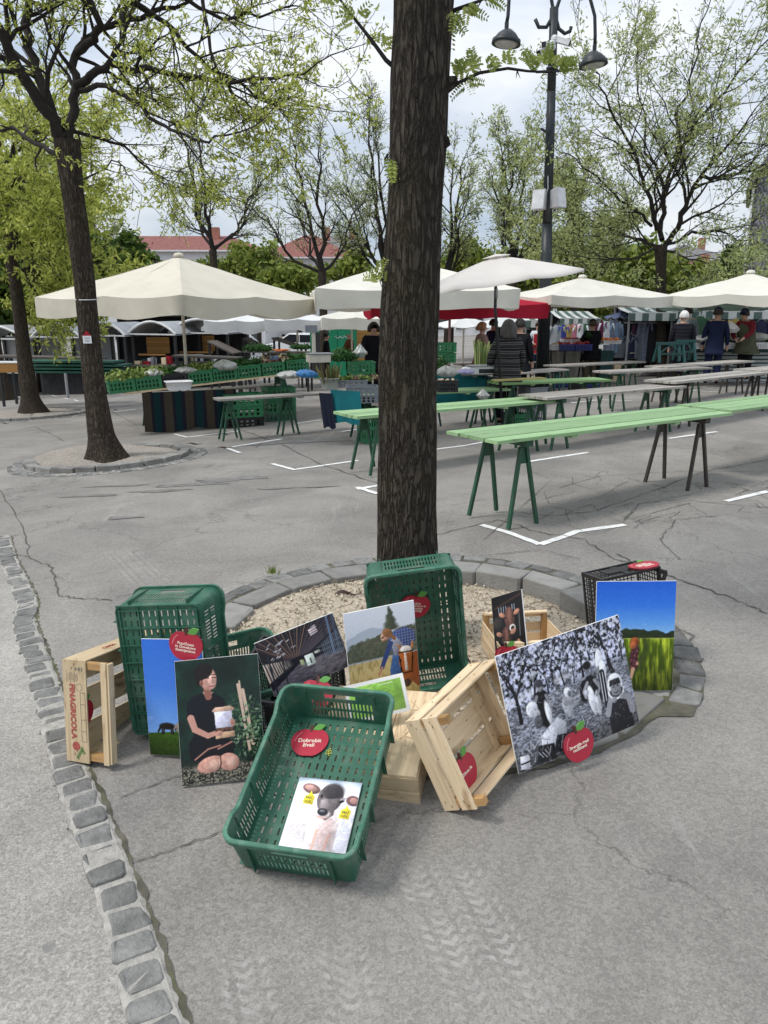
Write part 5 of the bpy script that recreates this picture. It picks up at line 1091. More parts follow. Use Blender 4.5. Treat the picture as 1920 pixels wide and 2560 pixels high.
folded('teal folded trestle standing left of the man in the puffer jacket', (1673, 905), 15.0, .62, .36, LTe, 1)
folded('teal folded trestle standing in front of the man in the puffer jacket', (1711, 901), 15.1, .42, .38, LTe, 2)
p_ = ground(1822, 925); folded('lime green trestle under the far table at the right', (1822, 925), p_.y, .55, .72, M['leg_lime'], 3)

# ------------------------------------------------------------------ parasols and canopies
M['cream_cloth'] = cloth('cream_canvas', (.69, .65, .55), .22, dirt=(.5, .46, .37)); M['ivory_cloth'] = cloth('ivory_canvas', (.76, .74, .66), .22, dirt=(.6, .58, .5))
M['white_cloth'] = cloth('white_canvas', (.74, .75, .75), .2, dirt=(.55, .56, .56)); M['red_cloth'] = cloth('red_canvas', (.42, .022, .045), .25)
M['parasol_cloth'] = cloth('offwhite_parasol_cloth', (.74, .70, .66), .28); M['dusty_green'] = cloth('dusty_green_cloth', (.23, .32, .28), .2); M['navy_cloth'] = cloth('slate_blue_umbrella_cloth', (.13, .16, .27), .15)
M['pole_cream'] = pm('cream_pole', (.55, .51, .43), rough=.5, var=.1); M['pole_pink'] = pm('pinkish_pole', (.58, .42, .40), rough=.5, var=.1); M['dark_metal'] = pm('dark_metal', (.018, .02, .022), rough=.45, var=.2); M['steel'] = pm('grey_steel', (.30, .31, .32), rough=.4, var=.15, metal=.3)
def canopy(label, c, zg, r, rb, yaw, ze, zp, val, m, mpole, name='market_umbrella', pole=True, group='market umbrellas', cap=True, seed=0, sag=.05, nseg=4, mval=None, lobes=False):
	"""square or octagonal cloth roof: corners at half sizes r x rb, eave height ze, peak zp, hanging valance"""
	root = empty(name, (c[0], c[1], zg), yaw, label, 'umbrella', group); rg = rng(seed + 5)
	n = 8; K = 7; C8 = [(-1, -1), (0, -1), (1, -1), (1, 0), (1, 1), (0, 1), (-1, 1), (-1, 0)]; ring = []
	for i in range(n):
		a, b = C8[i], C8[(i + 1) % n]
		for k in range(K): t = k / K; ring.append((a[0] + (b[0] - a[0]) * t, a[1] + (b[1] - a[1]) * t, math.sin(PI * t)))
	rows = []
	for j in range(9):
		f = .04 + .96 * j / 8; row = []
		for i, (x, y, s) in enumerate(ring + ring[:1]):
			z = zp + (ze - zp) * (f ** .93) - sag * s * f * f - (.03 * math.sin(i * 1.9 + j) + .02 * math.sin(i * .7 - j * 1.7 + seed)) * f * (1 - f); row.append((x * r * f, y * rb * f, z))
		rows.append(row)
	mb = MB()
	for q in range(n): mb.grid([r_[q * K:q * K + K + 1] for r_ in rows])
	mb.build('canopy', m, root, sm=True); mb = MB(); vr = []
	for j in range(5):
		f = j / 4; row = []
		for i, (x, y, s) in enumerate(ring + ring[:1]):
			w_ = .018 * math.sin(i * 1.35 + seed) * f + .012 * math.sin(i * 3.1 + seed * 2) * f; k = 1.0015 + w_ * .6 - .015 * f; row.append((x * r * k, y * rb * k, ze - sag * s - val * f * (1 + .10 * math.sin(i * .8 + seed) - (.25 * (1 - s) if lobes else 0)) - .004))
		vr.append(row)
	mb.grid(vr); mb.build('valance', mval or m, root, sm=True)
	if cap: mb = MB(); mb.lathe([(.10, -.02), (.11, .01), (.08, .05), (.02, .065)], (0, 0, zp), 12); mb.build('cap', m, root, sm=True)
	if pole: mb = MB(); mb.tube([(0, 0, 0), (0, 0, zp - .02)], .032, 10); mb.build('pole', mpole, root, sm=True)
	for i in range(8):
		x, y, s = ring[i * K]; b = MB(); b.bar((x * r * .06, y * rb * .06, zp - .07), (x * r * .985, y * rb * .985, ze - .035), .03, .025); b.build('rib', mpole, root)
	if pole:
		for i in range(0, 8, 2): x, y, s = ring[i * K]; b = MB(); b.bar((0, 0, ze - .12), (x * r * .5, y * rb * .5, (ze + zp) / 2 - .06), .022, .022); b.build('strut', mpole, root)
	return root
def cz(px, py, Y): return at(px, py, Y).z
b1 = ground(487, 1053); zg = b1.z
canopy('big cream umbrella over the vegetable stall, left of the trunk', (b1.x - .1, b1.y), zg, 1.93, 1.93, R(-30), cz(470, 742, b1.y - 1) - zg, cz(443, 640, b1.y) - zg, .34, M['cream_cloth'], M['pole_cream'], seed=1, sag=.05)
def canopy_at(label, px, py, Y, r, rb, yaw, pye, pyp, val, m, mpole, **kw):
	p = at(px, py, Y); z0 = gz(p.x, p.y); return canopy(label, (p.x, p.y), z0, r, rb, yaw, cz(px, pye, Y) - z0, cz(px, pyp, Y) - z0, val, m, mpole, **kw)
canopy_at('ivory umbrella behind the trunk, its peak just left of it', 1010, 900, 17.2, 2.05, 2.0, R(7), 728, 645, .36, M['ivory_cloth'], M['pole_cream'], seed=2)
canopy_at('cream umbrella with a red valance behind the trunk', 1122, 900, 19.0, 1.9, 1.7, R(12), 760, 722, .30, M['red_cloth'], M['pole_pink'], seed=3, mval=M['red_cloth'])
canopy_at('cream umbrella right of the lamp post, over the fruit stand', 1445, 860, 19.5, 1.62, 1.62, R(14), 742, 693, .22, M['ivory_cloth'], M['pole_cream'], seed=4, pole=False)
canopy_at('pale umbrella at the right edge above the salad stall', 1855, 860, 18.5, 1.42, 1.42, R(-43), 738, 682, .22, M['ivory_cloth'], M['pole_cream'], seed=5)
canopy_at('white canopy over the dark display tables, left of the hanging blue bag', 598, 900, 26, 1.0, 1.4, R(8), 800, 778, .36, M['white_cloth'], M['dark_metal'], seed=6, pole=False, name='market_canopy', group='white canopies in the middle distance')
canopy_at('white canopy in the middle of the row behind the stall', 745, 900, 25.5, 1.05, 1.4, R(8), 797, 778, .33, M['white_cloth'], M['pole_cream'], seed=7, name='market_canopy', group='white canopies in the middle distance')
canopy_at('white canopy next to the trunk at the end of the row behind the stall', 880, 900, 25, 1.05, 1.4, R(8), 793, 770, .33, M['ivory_cloth'], M['pole_cream'], seed=8, name='market_canopy', group='white canopies in the middle distance')
canopy_at('small white parasol under the red valance, left of the pinkish pole', 1158, 870, 27, .92, .92, R(20), 815, 788, .02, M['white_cloth'], M['pole_cream'], seed=9, name='parasol', group='white parasols behind the red umbrella')
canopy_at('small white parasol under the red valance, behind the grey haired woman', 1262, 870, 28, .95, .95, R(10), 812, 785, .02, M['white_cloth'], M['pole_cream'], seed=10, name='parasol', group='white parasols behind the red umbrella')
canopy_at('dusty green umbrella under the pale one at the right edge', 1840, 860, 21, 1.75, 1.3, R(5), 765, 742, .08, M['dusty_green'], M['dark_metal'], seed=11, name='parasol', pole=False)
canopy_at('slate blue umbrella hanging among the clothes', 1548, 860, 24, .38, .38, R(20), 792, 778, .02, M['navy_cloth'], M['dark_metal'], seed=12, name='parasol', pole=False)
# tilted octagonal parasol with dark ribs
def tilted_parasol():
	Y = 11.6; top = at(1240, 640, Y); base = at(1262, 1010, Y); root = empty('tilted_parasol', (base.x, base.y, gz(base.x, base.y)), 0, 'off-white octagonal parasol with a dark pole, tilted above the woman in stripes', 'parasol', 'market umbrellas')
	o0 = Vector((base.x, base.y, gz(base.x, base.y))); hub = at(1241, 690, Y) - o0; Rm = Matrix.Rotation(R(-8), 3, 'Y') @ Matrix.Rotation(R(1), 3, 'X') @ Matrix.Rotation(R(10), 3, 'Z'); n = 8; r = 1.32; h = .36; apex = at(1241, 640, Y) - o0; rows = []
	ring = []
	for i in range(n):
		a, b = 2 * PI * i / n, 2 * PI * (i + 1) / n
		for k in range(5): t = k / 5; ring.append((math.cos(a) * (1 - t) + math.cos(b) * t, math.sin(a) * (1 - t) + math.sin(b) * t, math.sin(PI * t)))
	for j in range(8):
		f = .02 + .98 * j / 7; rows.append([apex + Rm @ Vector((x * r * f, y * r * f, -h * f ** 1.12 - .035 * s * f)) for (x, y, s) in ring + ring[:1]])
	rows.append([apex + Rm @ Vector((x * r * 1.002, y * r * 1.002, -h - .035 * s - .03)) for (x, y, s) in ring + ring[:1]])
	mb = MB(); mb.grid(rows); mb.build('canopy', M['parasol_cloth'], root, sm=True)
	rows = [[apex + Rm @ Vector((x * r * f, y * r * f, .03 - .24 * f)) for (x, y, s) in ring + ring[:1]] for f in (.02, .08, .13, .17)]; mb = MB(); mb.grid(rows); mb.build('vent', M['parasol_cloth'], root, sm=True)
	mb = MB(); mb.tube([(0, 0, 0), hub + Vector((0, 0, -.45)), apex + Vector((0, 0, -.05))], .024, 10); mb.build('pole', M['dark_metal'], root, sm=True)
	mb = MB(); mb.tube([hub + Vector((.006, 0, -.32)), hub + Vector((.004, 0, -.18))], .027, 10); mb.build('joint', M['steel'], root, sm=True)
	mb = MB(); mb.tube([hub + Vector((0, 0, -.1)), hub + Vector((0, 0, .02))], .05, 10); mb.build('hub', M['dark_metal'], root)
	for i in range(n):
		a = 2 * PI * i / n; e = apex + Rm @ Vector((math.cos(a) * r * .97, math.sin(a) * r * .97, -h * .97 - .01)); m_ = apex + Rm @ Vector((math.cos(a) * r * .55, math.sin(a) * r * .55, -h * .53 - .012))
		b = MB(); b.bar(apex + Vector((0, 0, -.03)), m_, .014, .018); b.bar(m_, e, .014, .018); b.build('rib', M['dark_metal'], root); b = MB(); b.bar(hub, m_, .016, .016); b.build('strut', M['dark_metal'], root)
tilted_parasol()

# ------------------------------------------------------------------ vegetable stall in the middle ground
def veg_crate(mat4, w, l, h, label, m, group, solid=.5):
	"""low bright crate with panel pattern"""
	root = empty('produce_crate', label=label, cat='crate', mat=mat4, group=group); t = .006; mb = MB()
	bx = [-w / 2, -w / 2 + .03] + [-w / 2 + .03 + (w - .06) * k / 12 for k in range(1, 12)] + [w / 2 - .03, w / 2]; by = [-l / 2, -l / 2 + .03] + [-l / 2 + .03 + (l - .06) * k / 10 for k in range(1, 10)] + [l / 2 - .03, l / 2]; bz = [0, .15 * h, .4 * h, .5 * h, .72 * h, .82 * h, h]
	mk = lambda n: [[not ((i in (1, 3)) and 0 < j < n - 1 and j % 2 == 1) for j in range(n)] for i in range(6)]
	for s in (-1, 1):
		shell(mb, [[(x, s * l / 2, z) for x in bx] for z in bz], [[(x, s * (l / 2 - t), z) for x in bx] for z in bz], mk(len(bx) - 1)); shell(mb, [[(s * w / 2, y, z) for y in by] for z in bz], [[(s * (w / 2 - t), y, z) for y in by] for z in bz], mk(len(by) - 1))
	mb.box((0, 0, .004), (w - .016, l - .016, .006)); mb.build('crate_wall', m, root)
	mb = MB()
	for s in (-1, 1): mb.box((0, s * (l / 2 + .003), h - .008), (w + .016, .010, .02)); mb.box((s * (w / 2 + .003), 0, h - .0082), (.010, l - .006, .0195))
	mb.build('rim', m, root); return root
M['carrot'] = pm('orange_produce', (.62, .16, .03), var=.3, scale=20); M['lettuce'] = leafmat('lettuce_leaf', lin('4a5f2a'), lin('93a457'), .2); M['darkleaf'] = leafmat('dark_leaf', lin('1f3d1b'), lin('3f6b2d'), .25); M['radish'] = leafmat('chicory_leaf', lin('5a1a2a'), lin('b9b48a'), .2)
M['plastic'] = pm('clear_plastic_bag', (.36, .37, .34), rough=.3, var=.12, scale=9, spec=.6); M['blue_bag'] = pm('blue_plastic_bag', (.05, .22, .52), rough=.3, var=.2, scale=9); M['white_pl'] = pm('white_plastic', (.7, .71, .72), rough=.35, var=.05)
def leafball(name, label, cat, c, r, m, n=90, seed=0, group=None, flat=.8, ls=.5, parent=None):
	rg = rng(seed); mb = MB()
	mb.ball((0, 0, r * flat * .5), (r * .72, r * .72, r * .5 * flat), 8, 5, w=(0, 0, .1))
	for i in range(n):
		a = rg.uniform(0, 2 * PI); e = math.asin(rg.uniform(-.1, 1)); d = Vector((math.cos(a) * math.cos(e), math.sin(a) * math.cos(e), math.sin(e) * flat)); p = d * r * rg.uniform(.6, 1.0) + Vector((0, 0, r * .25)); s = r * ls * rg.uniform(.5, 1)
		u = d.orthogonal().normalized(); u.rotate(Matrix.Rotation(rg.uniform(0, 6), 3, d)); v = d.cross(u); w = (0, 0, rg.random()); up = d * s * .5
		mb.add([p - u * s * .5, p + v * s * .4 + up * .4, p + u * s * .5 + up, p - v * s * .4 + up * .4], [(0, 1, 2, 3)], w)
	o = mb.build(name, m, parent); o.location = c
	if parent is None: tag(o, label, cat, group)
	return o
def bag(label, c, r, m, seed, group=None, sq=.6):
	"""crumpled plastic: folded, flat-bottomed, gathered to one side at the top"""
	mb = MB(); rg = rng(seed); n = 30; k = 12; ph = [rg.uniform(0, 6) for _ in range(6)]; tx, ty = rg.uniform(-.3, .3), rg.uniform(-.2, .2); rows = []
	for i in range(k + 1):
		f = i / k; pr = (max(.06, 1.1 - (f - .4) * 1.75) if f > .4 else .5 + 1.5 * f) if sq > .7 else math.sin(PI * (.12 + .88 * f)) ** .6 + .02; row = []
		for j in range(n + 1):
			a = 2 * PI * (j % n) / n; q = pr * (1 + .13 * math.sin(5 * a + ph[0] + f * 3) + .10 * math.sin(9 * a + ph[1] - f * 6) + .07 * math.sin(15 * a + ph[2] + f * 9) + .10 * math.sin(3 * a + ph[3])); h = 2 * r * sq * (f * (1 + .10 * math.sin(4 * a + ph[4])) ); row.append((r * (q * math.cos(a) + tx * f * f), r * .8 * (q * math.sin(a) + ty * f * f), h + (.02 * r * math.sin(11 * a + ph[5]) if f > 0 else 0)))
		rows.append(row)
	mb.grid(rows); o = mb.build('plastic_bag', m, sm=True); o.location = Vector(c); tag(o, label, 'bag', group)
# long table of crates: front edge from the left end to the blue cloth
ta, tb_ = at(325, 980, 13.2), at(765, 928, 14.6); dv = tb_ - ta; LnT = dv.length; dv.normalize(); yawT = math.atan2(dv.y, dv.x); slT = math.asin(dv.z); nv = Vector((-dv.y, dv.x, 0)).normalized(); RT_ = Matrix.Rotation(yawT, 3, 'Z') @ Matrix.Rotation(-slT, 3, 'Y')
cT = (ta + tb_) / 2 + nv * .28; table('long brown plank table carrying the row of vegetable crates', (cT.x, cT.y, cT.z - .703), yawT, LnT, .56, .70, M['pine_old'], LG, seed=40, boards=3, slope=slT)
def onT(u, v, z=0): q = ta + dv * u + nv * v; return Vector((q.x, q.y, q.z + z))
grp = 'vegetable crates on the stall'
spec = [(-.30, 'green_lt', 'bright green crate of lettuce at the left end of the stall'), (.16, 'green_lt', 'bright green crate of bagged lettuce, second from the left end of the stall'), (.62, 'black', 'black crate behind the cream pole on the stall'), (1.08, 'green_lt', 'bright green crate just right of the cream pole'), (1.54, 'green_lt', 'bright green crate under a drooping plastic sheet'), (2.0, 'green_lt', 'bright green crate of dark leaves in the middle of the stall'), (2.48, 'green_lt', 'bright green crate with a blue bag on it, on the stall'), (2.96, 'green_lt', 'bright green crate of chard at the right end of the stall row')]
for k, (u, mc, lb) in enumerate(spec):
	q = onT(u + .19, .26); veg_crate(M4(RT_, q), .45, .5, .235, lb, M[mc], grp)
	mm_ = ['lettuce', 'lettuce', 'darkleaf', 'lettuce', 'darkleaf', 'darkleaf', 'radish', 'darkleaf'][k]
	for j in range(5):
		leafball('leafy_vegetable', ['curly pale lettuce heaped at the left end of the stall', 'lettuce showing from the bagged crate at the stall', 'dark greens in the black crate behind the pole', 'pale leaves in the crate right of the cream pole', 'dark leaves under the drooping plastic sheet', 'dark leaves heaped in the middle crate of the stall', 'reddish chicory in the crate with the blue bag', 'green chard in the right end crate of the stall'][k], 'vegetable', onT(u + .04 + .085 * j, .16 + .16 * (j % 2), .18 + .03 * (j % 3 == 1)), .18 if k < 2 else .15, M[mm_], 70, k * 5 + j, ['lettuce heads', 'bagged lettuce', 'greens in the black crate', 'pale leaves', 'dark leaves under plastic', 'dark leaves in the middle', 'chicory', 'chard'][k])
bag('clear plastic bag round the lettuce at the left of the stall', onT(.42, .12, .21), .17, M['plastic'], 1, 'plastic bags on the stall', .4); bag('clear plastic bag lying over the crate right of the cream pole', onT(1.0, .1, .21), .19, M['plastic'], 2, 'plastic bags on the stall', .3); bag('grey plastic sheet drooping over a green crate', onT(1.75, .03, .19), .2, M['plastic'], 3, 'plastic bags on the stall', .45); bag('small blue bag tucked on the crate', onT(2.75, .2, .22), .14, M['blue_bag'], 4, 'plastic bags on the stall', .4); bag('white plastic bag among the middle crates', onT(2.4, .3, .22), .12, M['white_pl'], 5, 'plastic bags on the stall', .6)
# crates stacked under the tables
for (px, py, Yo, w, lb, mc, hh) in ((560, 1068, 0, .62, 'black crate at the bottom of the stack under the grey tables', 'black', .18), (560, 1068, .18, .62, 'bright green crate in the left stack under the grey tables, lower one', 'green_lt', .22), (560, 1068, .40, .62, 'bright green crate in the left stack under the grey tables, upper one', 'green_lt', .22), (712, 1052, 0, .50, 'dark green crate at the bottom of the right stack under the grey tables', 'green', .16), (712, 1052, .16, .50, 'bright green crate in the right stack under the grey tables, lower one', 'green_lt', .25), (712, 1052, .41, .50, 'bright green crate in the right stack under the grey tables, upper one', 'green_lt', .25)):
	q = ground(px + 55 if px < 600 else px - 5, py); veg_crate(M4(Matrix.Rotation(yawT, 3, 'Z'), q + nv * .2 + Vector((0, 0, Yo + .002))), w * 1.15, .4, hh - .003, lb, M[mc], 'crates stacked under the stall')
# striped cloth hanging under the stall, dark and teal cloths under the right end
def stripes(name, cols_, n, vertical=True):
	m, t, b, l = new_mat(name); a = N(t, 'ShaderNodeAttribute', attribute_name='W'); s = N(t, 'ShaderNodeSeparateXYZ'); l(a.outputs['Vector'], s.inputs[0]); k = N(t, 'ShaderNodeMath', operation='MULTIPLY', inp={1: n}); l(s.outputs[0], k.inputs[0]); f = N(t, 'ShaderNodeMath', operation='FRACT'); l(k.outputs[0], f.inputs[0]); r = N(t, 'ShaderNodeValToRGB'); r.color_ramp.interpolation = 'CONSTANT'
	while len(r.color_ramp.elements) < len(cols_): r.color_ramp.elements.new(.5)
	for i, (p, c) in enumerate(cols_): r.color_ramp.elements[i].position = p; r.color_ramp.elements[i].color = tuple(c) + (1,)
	l(f.outputs[0], r.inputs[0]); l(r.outputs[0], b.inputs['Base Color']); b.inputs['Roughness'].default_value = .85; b.inputs['Specular IOR Level'].default_value = .15; return m
M['stall_stripe'] = stripes('striped_stall_cloth', [(0, (.05, .039, .028)), (.38, (.012, .012, .02)), (.52, (.004, .026, .029)), (.82, (.012, .012, .02))], 4.5)
M['teal_cloth'] = pm('teal_cloth', (.005, .145, .165), rough=.85, var=.2, scale=3, bump=.3, bscale=4); M['night_cloth'] = pm('midnight_cloth', (.006, .010, .028), rough=.85, var=.2, scale=3, bump=.3, bscale=4)
def drape(name, label, a, b, z0, z1, m, seed, sway=.05, cat='cloth', skew=0., group=None, parent=None):
	a, b = Vector(a), Vector(b); d = (b - a); n = Vector((-d.y, d.x, 0)).normalized(); rows = []; rg = rng(seed); ph = rg.uniform(0, 6)
	for i in range(33):
		t = i / 32; row = []
		for j in range(7):
			f = j / 6; p = a.lerp(b, t) + n * (sway * f * math.sin(t * 16 + ph) * .5 + sway * .3 * f * math.sin(t * 37)); row.append((p.x + d.x * skew * f, p.y + d.y * skew * f, z1 + (z0 - z1) * f * (1 + .03 * math.sin(t * 9 + ph))))
		rows.append(row)
	mb = MB(); mb.grid(rows); wt = [(i / 32, j / 6, .5) for i in range(33) for j in range(7)]; mb.w = wt; o = mb.build(name, m, parent, sm=True)
	if parent is None: tag(o, label, cat, group)
	return o
qa, qb = onT(.2, .02), onT(1.9, .02); drape('stall_cloth', 'dark cloth with brown and teal stripes hanging below the crate table', qa, qb, gz(qa.x, qa.y) + .05, qa.z - .04, M['stall_stripe'], 2)
cA_, cB_ = at(797, 985, 10.9), at(830, 983, 10.8); drape('stall_cloth', 'midnight blue cloth hanging from the table left of the trunk', cA_, cB_, at(808, 1068, 10.9).z, at(797, 982, 10.9).z, M['night_cloth'], 3, .02, skew=.3, group='cloths hanging by the trunk')
drape('stall_cloth', 'teal cloth hanging beside the midnight blue one, left of the trunk', at(826, 978, 10.85), at(900, 976, 10.6), at(840, 1056, 10.8).z, at(826, 975, 10.8).z, M['teal_cloth'], 4, .02, skew=.1, group='cloths hanging by the trunk')
drape('stall_cloth', 'teal cloth hanging below the scale, right of the trunk', at(1078, 940, 12.4), at(1215, 935, 12.9), at(1100, 1012, 12.4).z, at(1078, 938, 12.4).z, M['teal_cloth'], 5, .04, group='cloths hanging by the trunk')
# table the teal cloth covers, with the scale and crates
tq = at(1140, 935, 12.7); table('table under the teal cloth and the black and white scale, right of the trunk', (tq.x, tq.y + .2, gz(tq.x, tq.y)), R(18), 1.25, .5, tq.z - gz(tq.x, tq.y) + .0, Y_, LTe, seed=44)
sc = at(1188, 934, 12.62); root = empty('scale', sc, R(15), 'black and white electronic scale on the teal cloth, right of the trunk', 'scale'); mb = MB(); mb.prism([(-.22, 0), (.3, 0), (.3, .12), (-.06, .12), (-.17, .10)], -.16, .16, m=Matrix(((1, 0, 0), (0, 0, -1), (0, 1, 0)))); mb.build('housing', M['white_pl'], root); mb = MB(); mb.box((.14, -.163, .05), (.28, .006, .07)); mb.build('display', M['black'], root); mb = MB(); mb.box((.08, 0, .13), (.4, .36, .012)); mb.build('tray', M['steel'], root)
s2_ = at(796, 905, 12.2); root = empty('scale', s2_, R(20), 'cream pillar scale on the stall left of the trunk', 'scale'); mb = MB(); mb.box((0, 0, .06), (.34, .28, .12)); mb.build('housing', M['pole_cream'], root); mb = MB(); mb.box((-.05, .08, .3), (.05, .05, .38)); mb.build('pillar', M['pole_cream'], root); mb = MB(); mb.box((-.09, .06, .52), (.19, .05, .11), m=Matrix.Rotation(R(-6), 3, 'X')); mb.build('display', M['grey_pl'], root); mb = MB(); mb.box((.02, 0, .135), (.40, .33, .014)); mb.build('tray', M['steel'], root)
# tub, asparagus, grey crates
def tub(name, label, p, w, d, h, m, yaw, cat='tub'):
	mb = MB(); rows = []
	for (f, z, k) in ((.82, 0, 1), (.86, .02, 1), (1, h, 1), (1.07, h, 1), (1.07, h + .012, 1), (.97, h + .012, 1), (.82, .03, 1)):
		rows.append([(math.copysign(min(1, abs(math.cos(a)) ** .4), math.cos(a)) * w / 2 * f, math.copysign(min(1, abs(math.sin(a)) ** .4), math.sin(a)) * d / 2 * f, z) for a in [2 * PI * i / 32 for i in range(33)]])
	mb.grid(rows); mb.add(rows[-1][:-1], [tuple(range(32))]); o = mb.build(name, m, sm=True); o.location = p; o.rotation_euler = (0, 0, yaw); tag(o, label, cat); return o
tub('washing_tub', 'white plastic tub on the grey table beside the cream pole', at(448, 974, 12.9), .44, .34, .135, M['white_pl'], yawT)
aq = at(824, 973, 11.6); tub('asparagus_tub', 'clear square tub holding a bunch of asparagus', aq, .26, .22, .16, M['plastic'], yawT)
mb = MB(); rg = rng(8)
for i in range(46):
	x, y = rg.uniform(-.1, .1), rg.uniform(-.08, .08); h = rg.uniform(.24, .36); dx, dy = x * rg.uniform(.4, 1.4) - .02, y; mb.tube([(x, y, .02), (x + dx * .5, y + dy * .5, h * .6), (x + dx, y + dy, h), (x + dx * 1.08, y + dy, h + .03)], [.008, .008, .007, .002], 5, w=(0, 0, rg.random()))
o = mb.build('asparagus_bunch', leafmat('asparagus', lin('4c4a2c'), lin('8b8458'), .1)); o.location = aq + Vector((0, 0, .01)); o.rotation_euler = (0, 0, yawT); tag(o, 'bunch of asparagus standing in the clear tub', 'asparagus')
for (px, py, Y, w, l, h, lb) in ((868, 966, 11.9, .62, .4, .11, 'grey flat crate of endive left of the trunk'), (905, 988, 11.2, .46, .36, .14, 'grey crate with a torn label beside the trunk, upper one of two'), (905, 1005, 11.2, .46, .36, .12, 'grey crate beside the trunk, lower one of two')):
	q = at(px, py, Y); veg_crate(M4(Matrix.Rotation(R(6), 3, 'Z'), q), w, l, h, lb, M['grey_pl'], 'grey crates by the trunk')
for j in range(7): leafball('endive', 'endive head in the flat grey crate left of the trunk', 'vegetable', at(842 + 16 * j, 950 + (j % 2) * 3, 11.95), .09, M['lettuce'] if j % 3 else M['radish'], 50, 60 + j, 'endive heads')
q = at(903, 934, 12.6); veg_crate(M4(Matrix.Rotation(R(10), 3, 'Z'), q), .42, .4, .20, 'bright green crate left of the trunk beside the dill', M['green_lt'], 'vegetable crates on the stall')
for j in range(3): leafball('dill_bunch', 'bushy dark dill bunch left of the trunk, behind the grey crates', 'herb', at(845 + 11 * j, 905 - 6 * (j % 2), 12.8), .20, M['darkleaf'], 160, 70 + j, 'dill bunches', ls=.3)
leafball('dill_bunch', 'bushy dark dill bunch just right of the trunk', 'herb', at(1090, 925, 12.6), .22, M['darkleaf'], 200, 75, ls=.3)
q = at(1115, 978, 10.9); veg_crate(M4(Matrix.Rotation(R(6), 3, 'Z'), q), .30, .3, .17, 'black crate of mushrooms on the green table, right of the trunk', M['black'], 'produce crates near the trunk')
rg = rng(5)
for j in range(14):
	mb = MB(); mb.ball((0, 0, .015), (.024, .024, .018), 8, 4); o = mb.build('mushroom', M['pine']); o.location = q + Vector((rg.uniform(-.11, .11), rg.uniform(-.11, .11), .13 + rg.uniform(0, .02))); tag(o, 'pale mushroom in the black crate right of the trunk', 'mushroom', 'mushrooms in the black crate')
bag('crumpled silvery plastic bag above the mushroom crate', at(1118, 942, 11.2), .13, M['plastic'], 11, None, .6); bag('white carrier bag hanging below the green table, right of the trunk', at(1207, 998, 11.0), .09, M['plastic'], 12, None, .8); bag('blue plastic bag on the grey table left of the trunk', at(770, 944, 12.3), .16, M['blue_bag'], 13, None, .4); bag('crumpled net bag on the grey table left of the trunk', at(722, 946, 12.6), .2, M['plastic'], 14, None, .3); bag('clear bag of garlic hanging by the scale left of the trunk', at(898, 895, 12.9), .11, M['plastic'], 15, None, 1.0); bag('lilac cloth bundle on the teal table right of the trunk', at(1164, 936, 12.4), .12, pm('lilac_cloth', (.36, .34, .55), rough=.9), 16, None, .35)
q = at(1295, 950, 11.6); mb = MB(); mb.prism([(-.5, -.06), (.5, -.1), (.52, .09), (-.45, .1)], 0, .02); o = mb.build('folded_cloth', pm('mustard_cloth', (.38, .34, .12), rough=.9)); o.location = q; o.rotation_euler = (0, 0, R(30)); tag(o, 'folded mustard cloth lying on the olive green table', 'cloth')
# leeks in front of the woman in stripes
mb = MB(); rg = rng(18)
for i in range(36): x, y = rg.uniform(-.16, .16), rg.uniform(-.08, .08); h = rg.uniform(.36, .5); mb.tube([(x, y, 0), (x * 1.1, y, h * .5), (x * 1.3 + rg.uniform(-.03, .03), y, h)], [.012, .014, .008], 5, w=(0, 0, rg.random()))
o = mb.build('leek_bunch', leafmat('leek', lin('5f7a3c'), lin('a9b27a'), .2)); o.location = at(1206, 916, 14.0); tag(o, 'bunch of upright green leeks left of the woman in stripes', 'leeks')
for (px, py, w, lb) in ((1092, 905, .38, 'bright green crate at the right edge of the trunk, lower left one'), (1122, 906, .24, 'bright green crate at the right edge of the trunk, lower right one'), (1110, 880, .46, 'bright green crate at the right edge of the trunk, upper one')):
	q = at(px, py, 15.6); veg_crate(M4(Matrix.Rotation(R(4), 3, 'Z'), q), w, .35, .19, lb, M['green_lt'], 'green crates right of the trunk')
# big crates on the ground
for (px, py, Y, w, h, mc, lb) in ((925, 1105, 10.0, .28, .52, 'green_lt', 'tall green crate stack standing left of the trunk under the table'), (1285, 1062, 11.0, .30, .2, 'green_lt', 'mint green crate on the ground under the second row table'), (1328, 1058, 10.9, .33, .62, 'grey_pl', 'tall dark grey crate stack right of the woman in stripes')):
	p = ground(px, py); veg_crate(M4(Matrix.Rotation(R(20), 3, 'Z'), p), w, .4, h, lb, M[mc], 'crates standing on the ground')
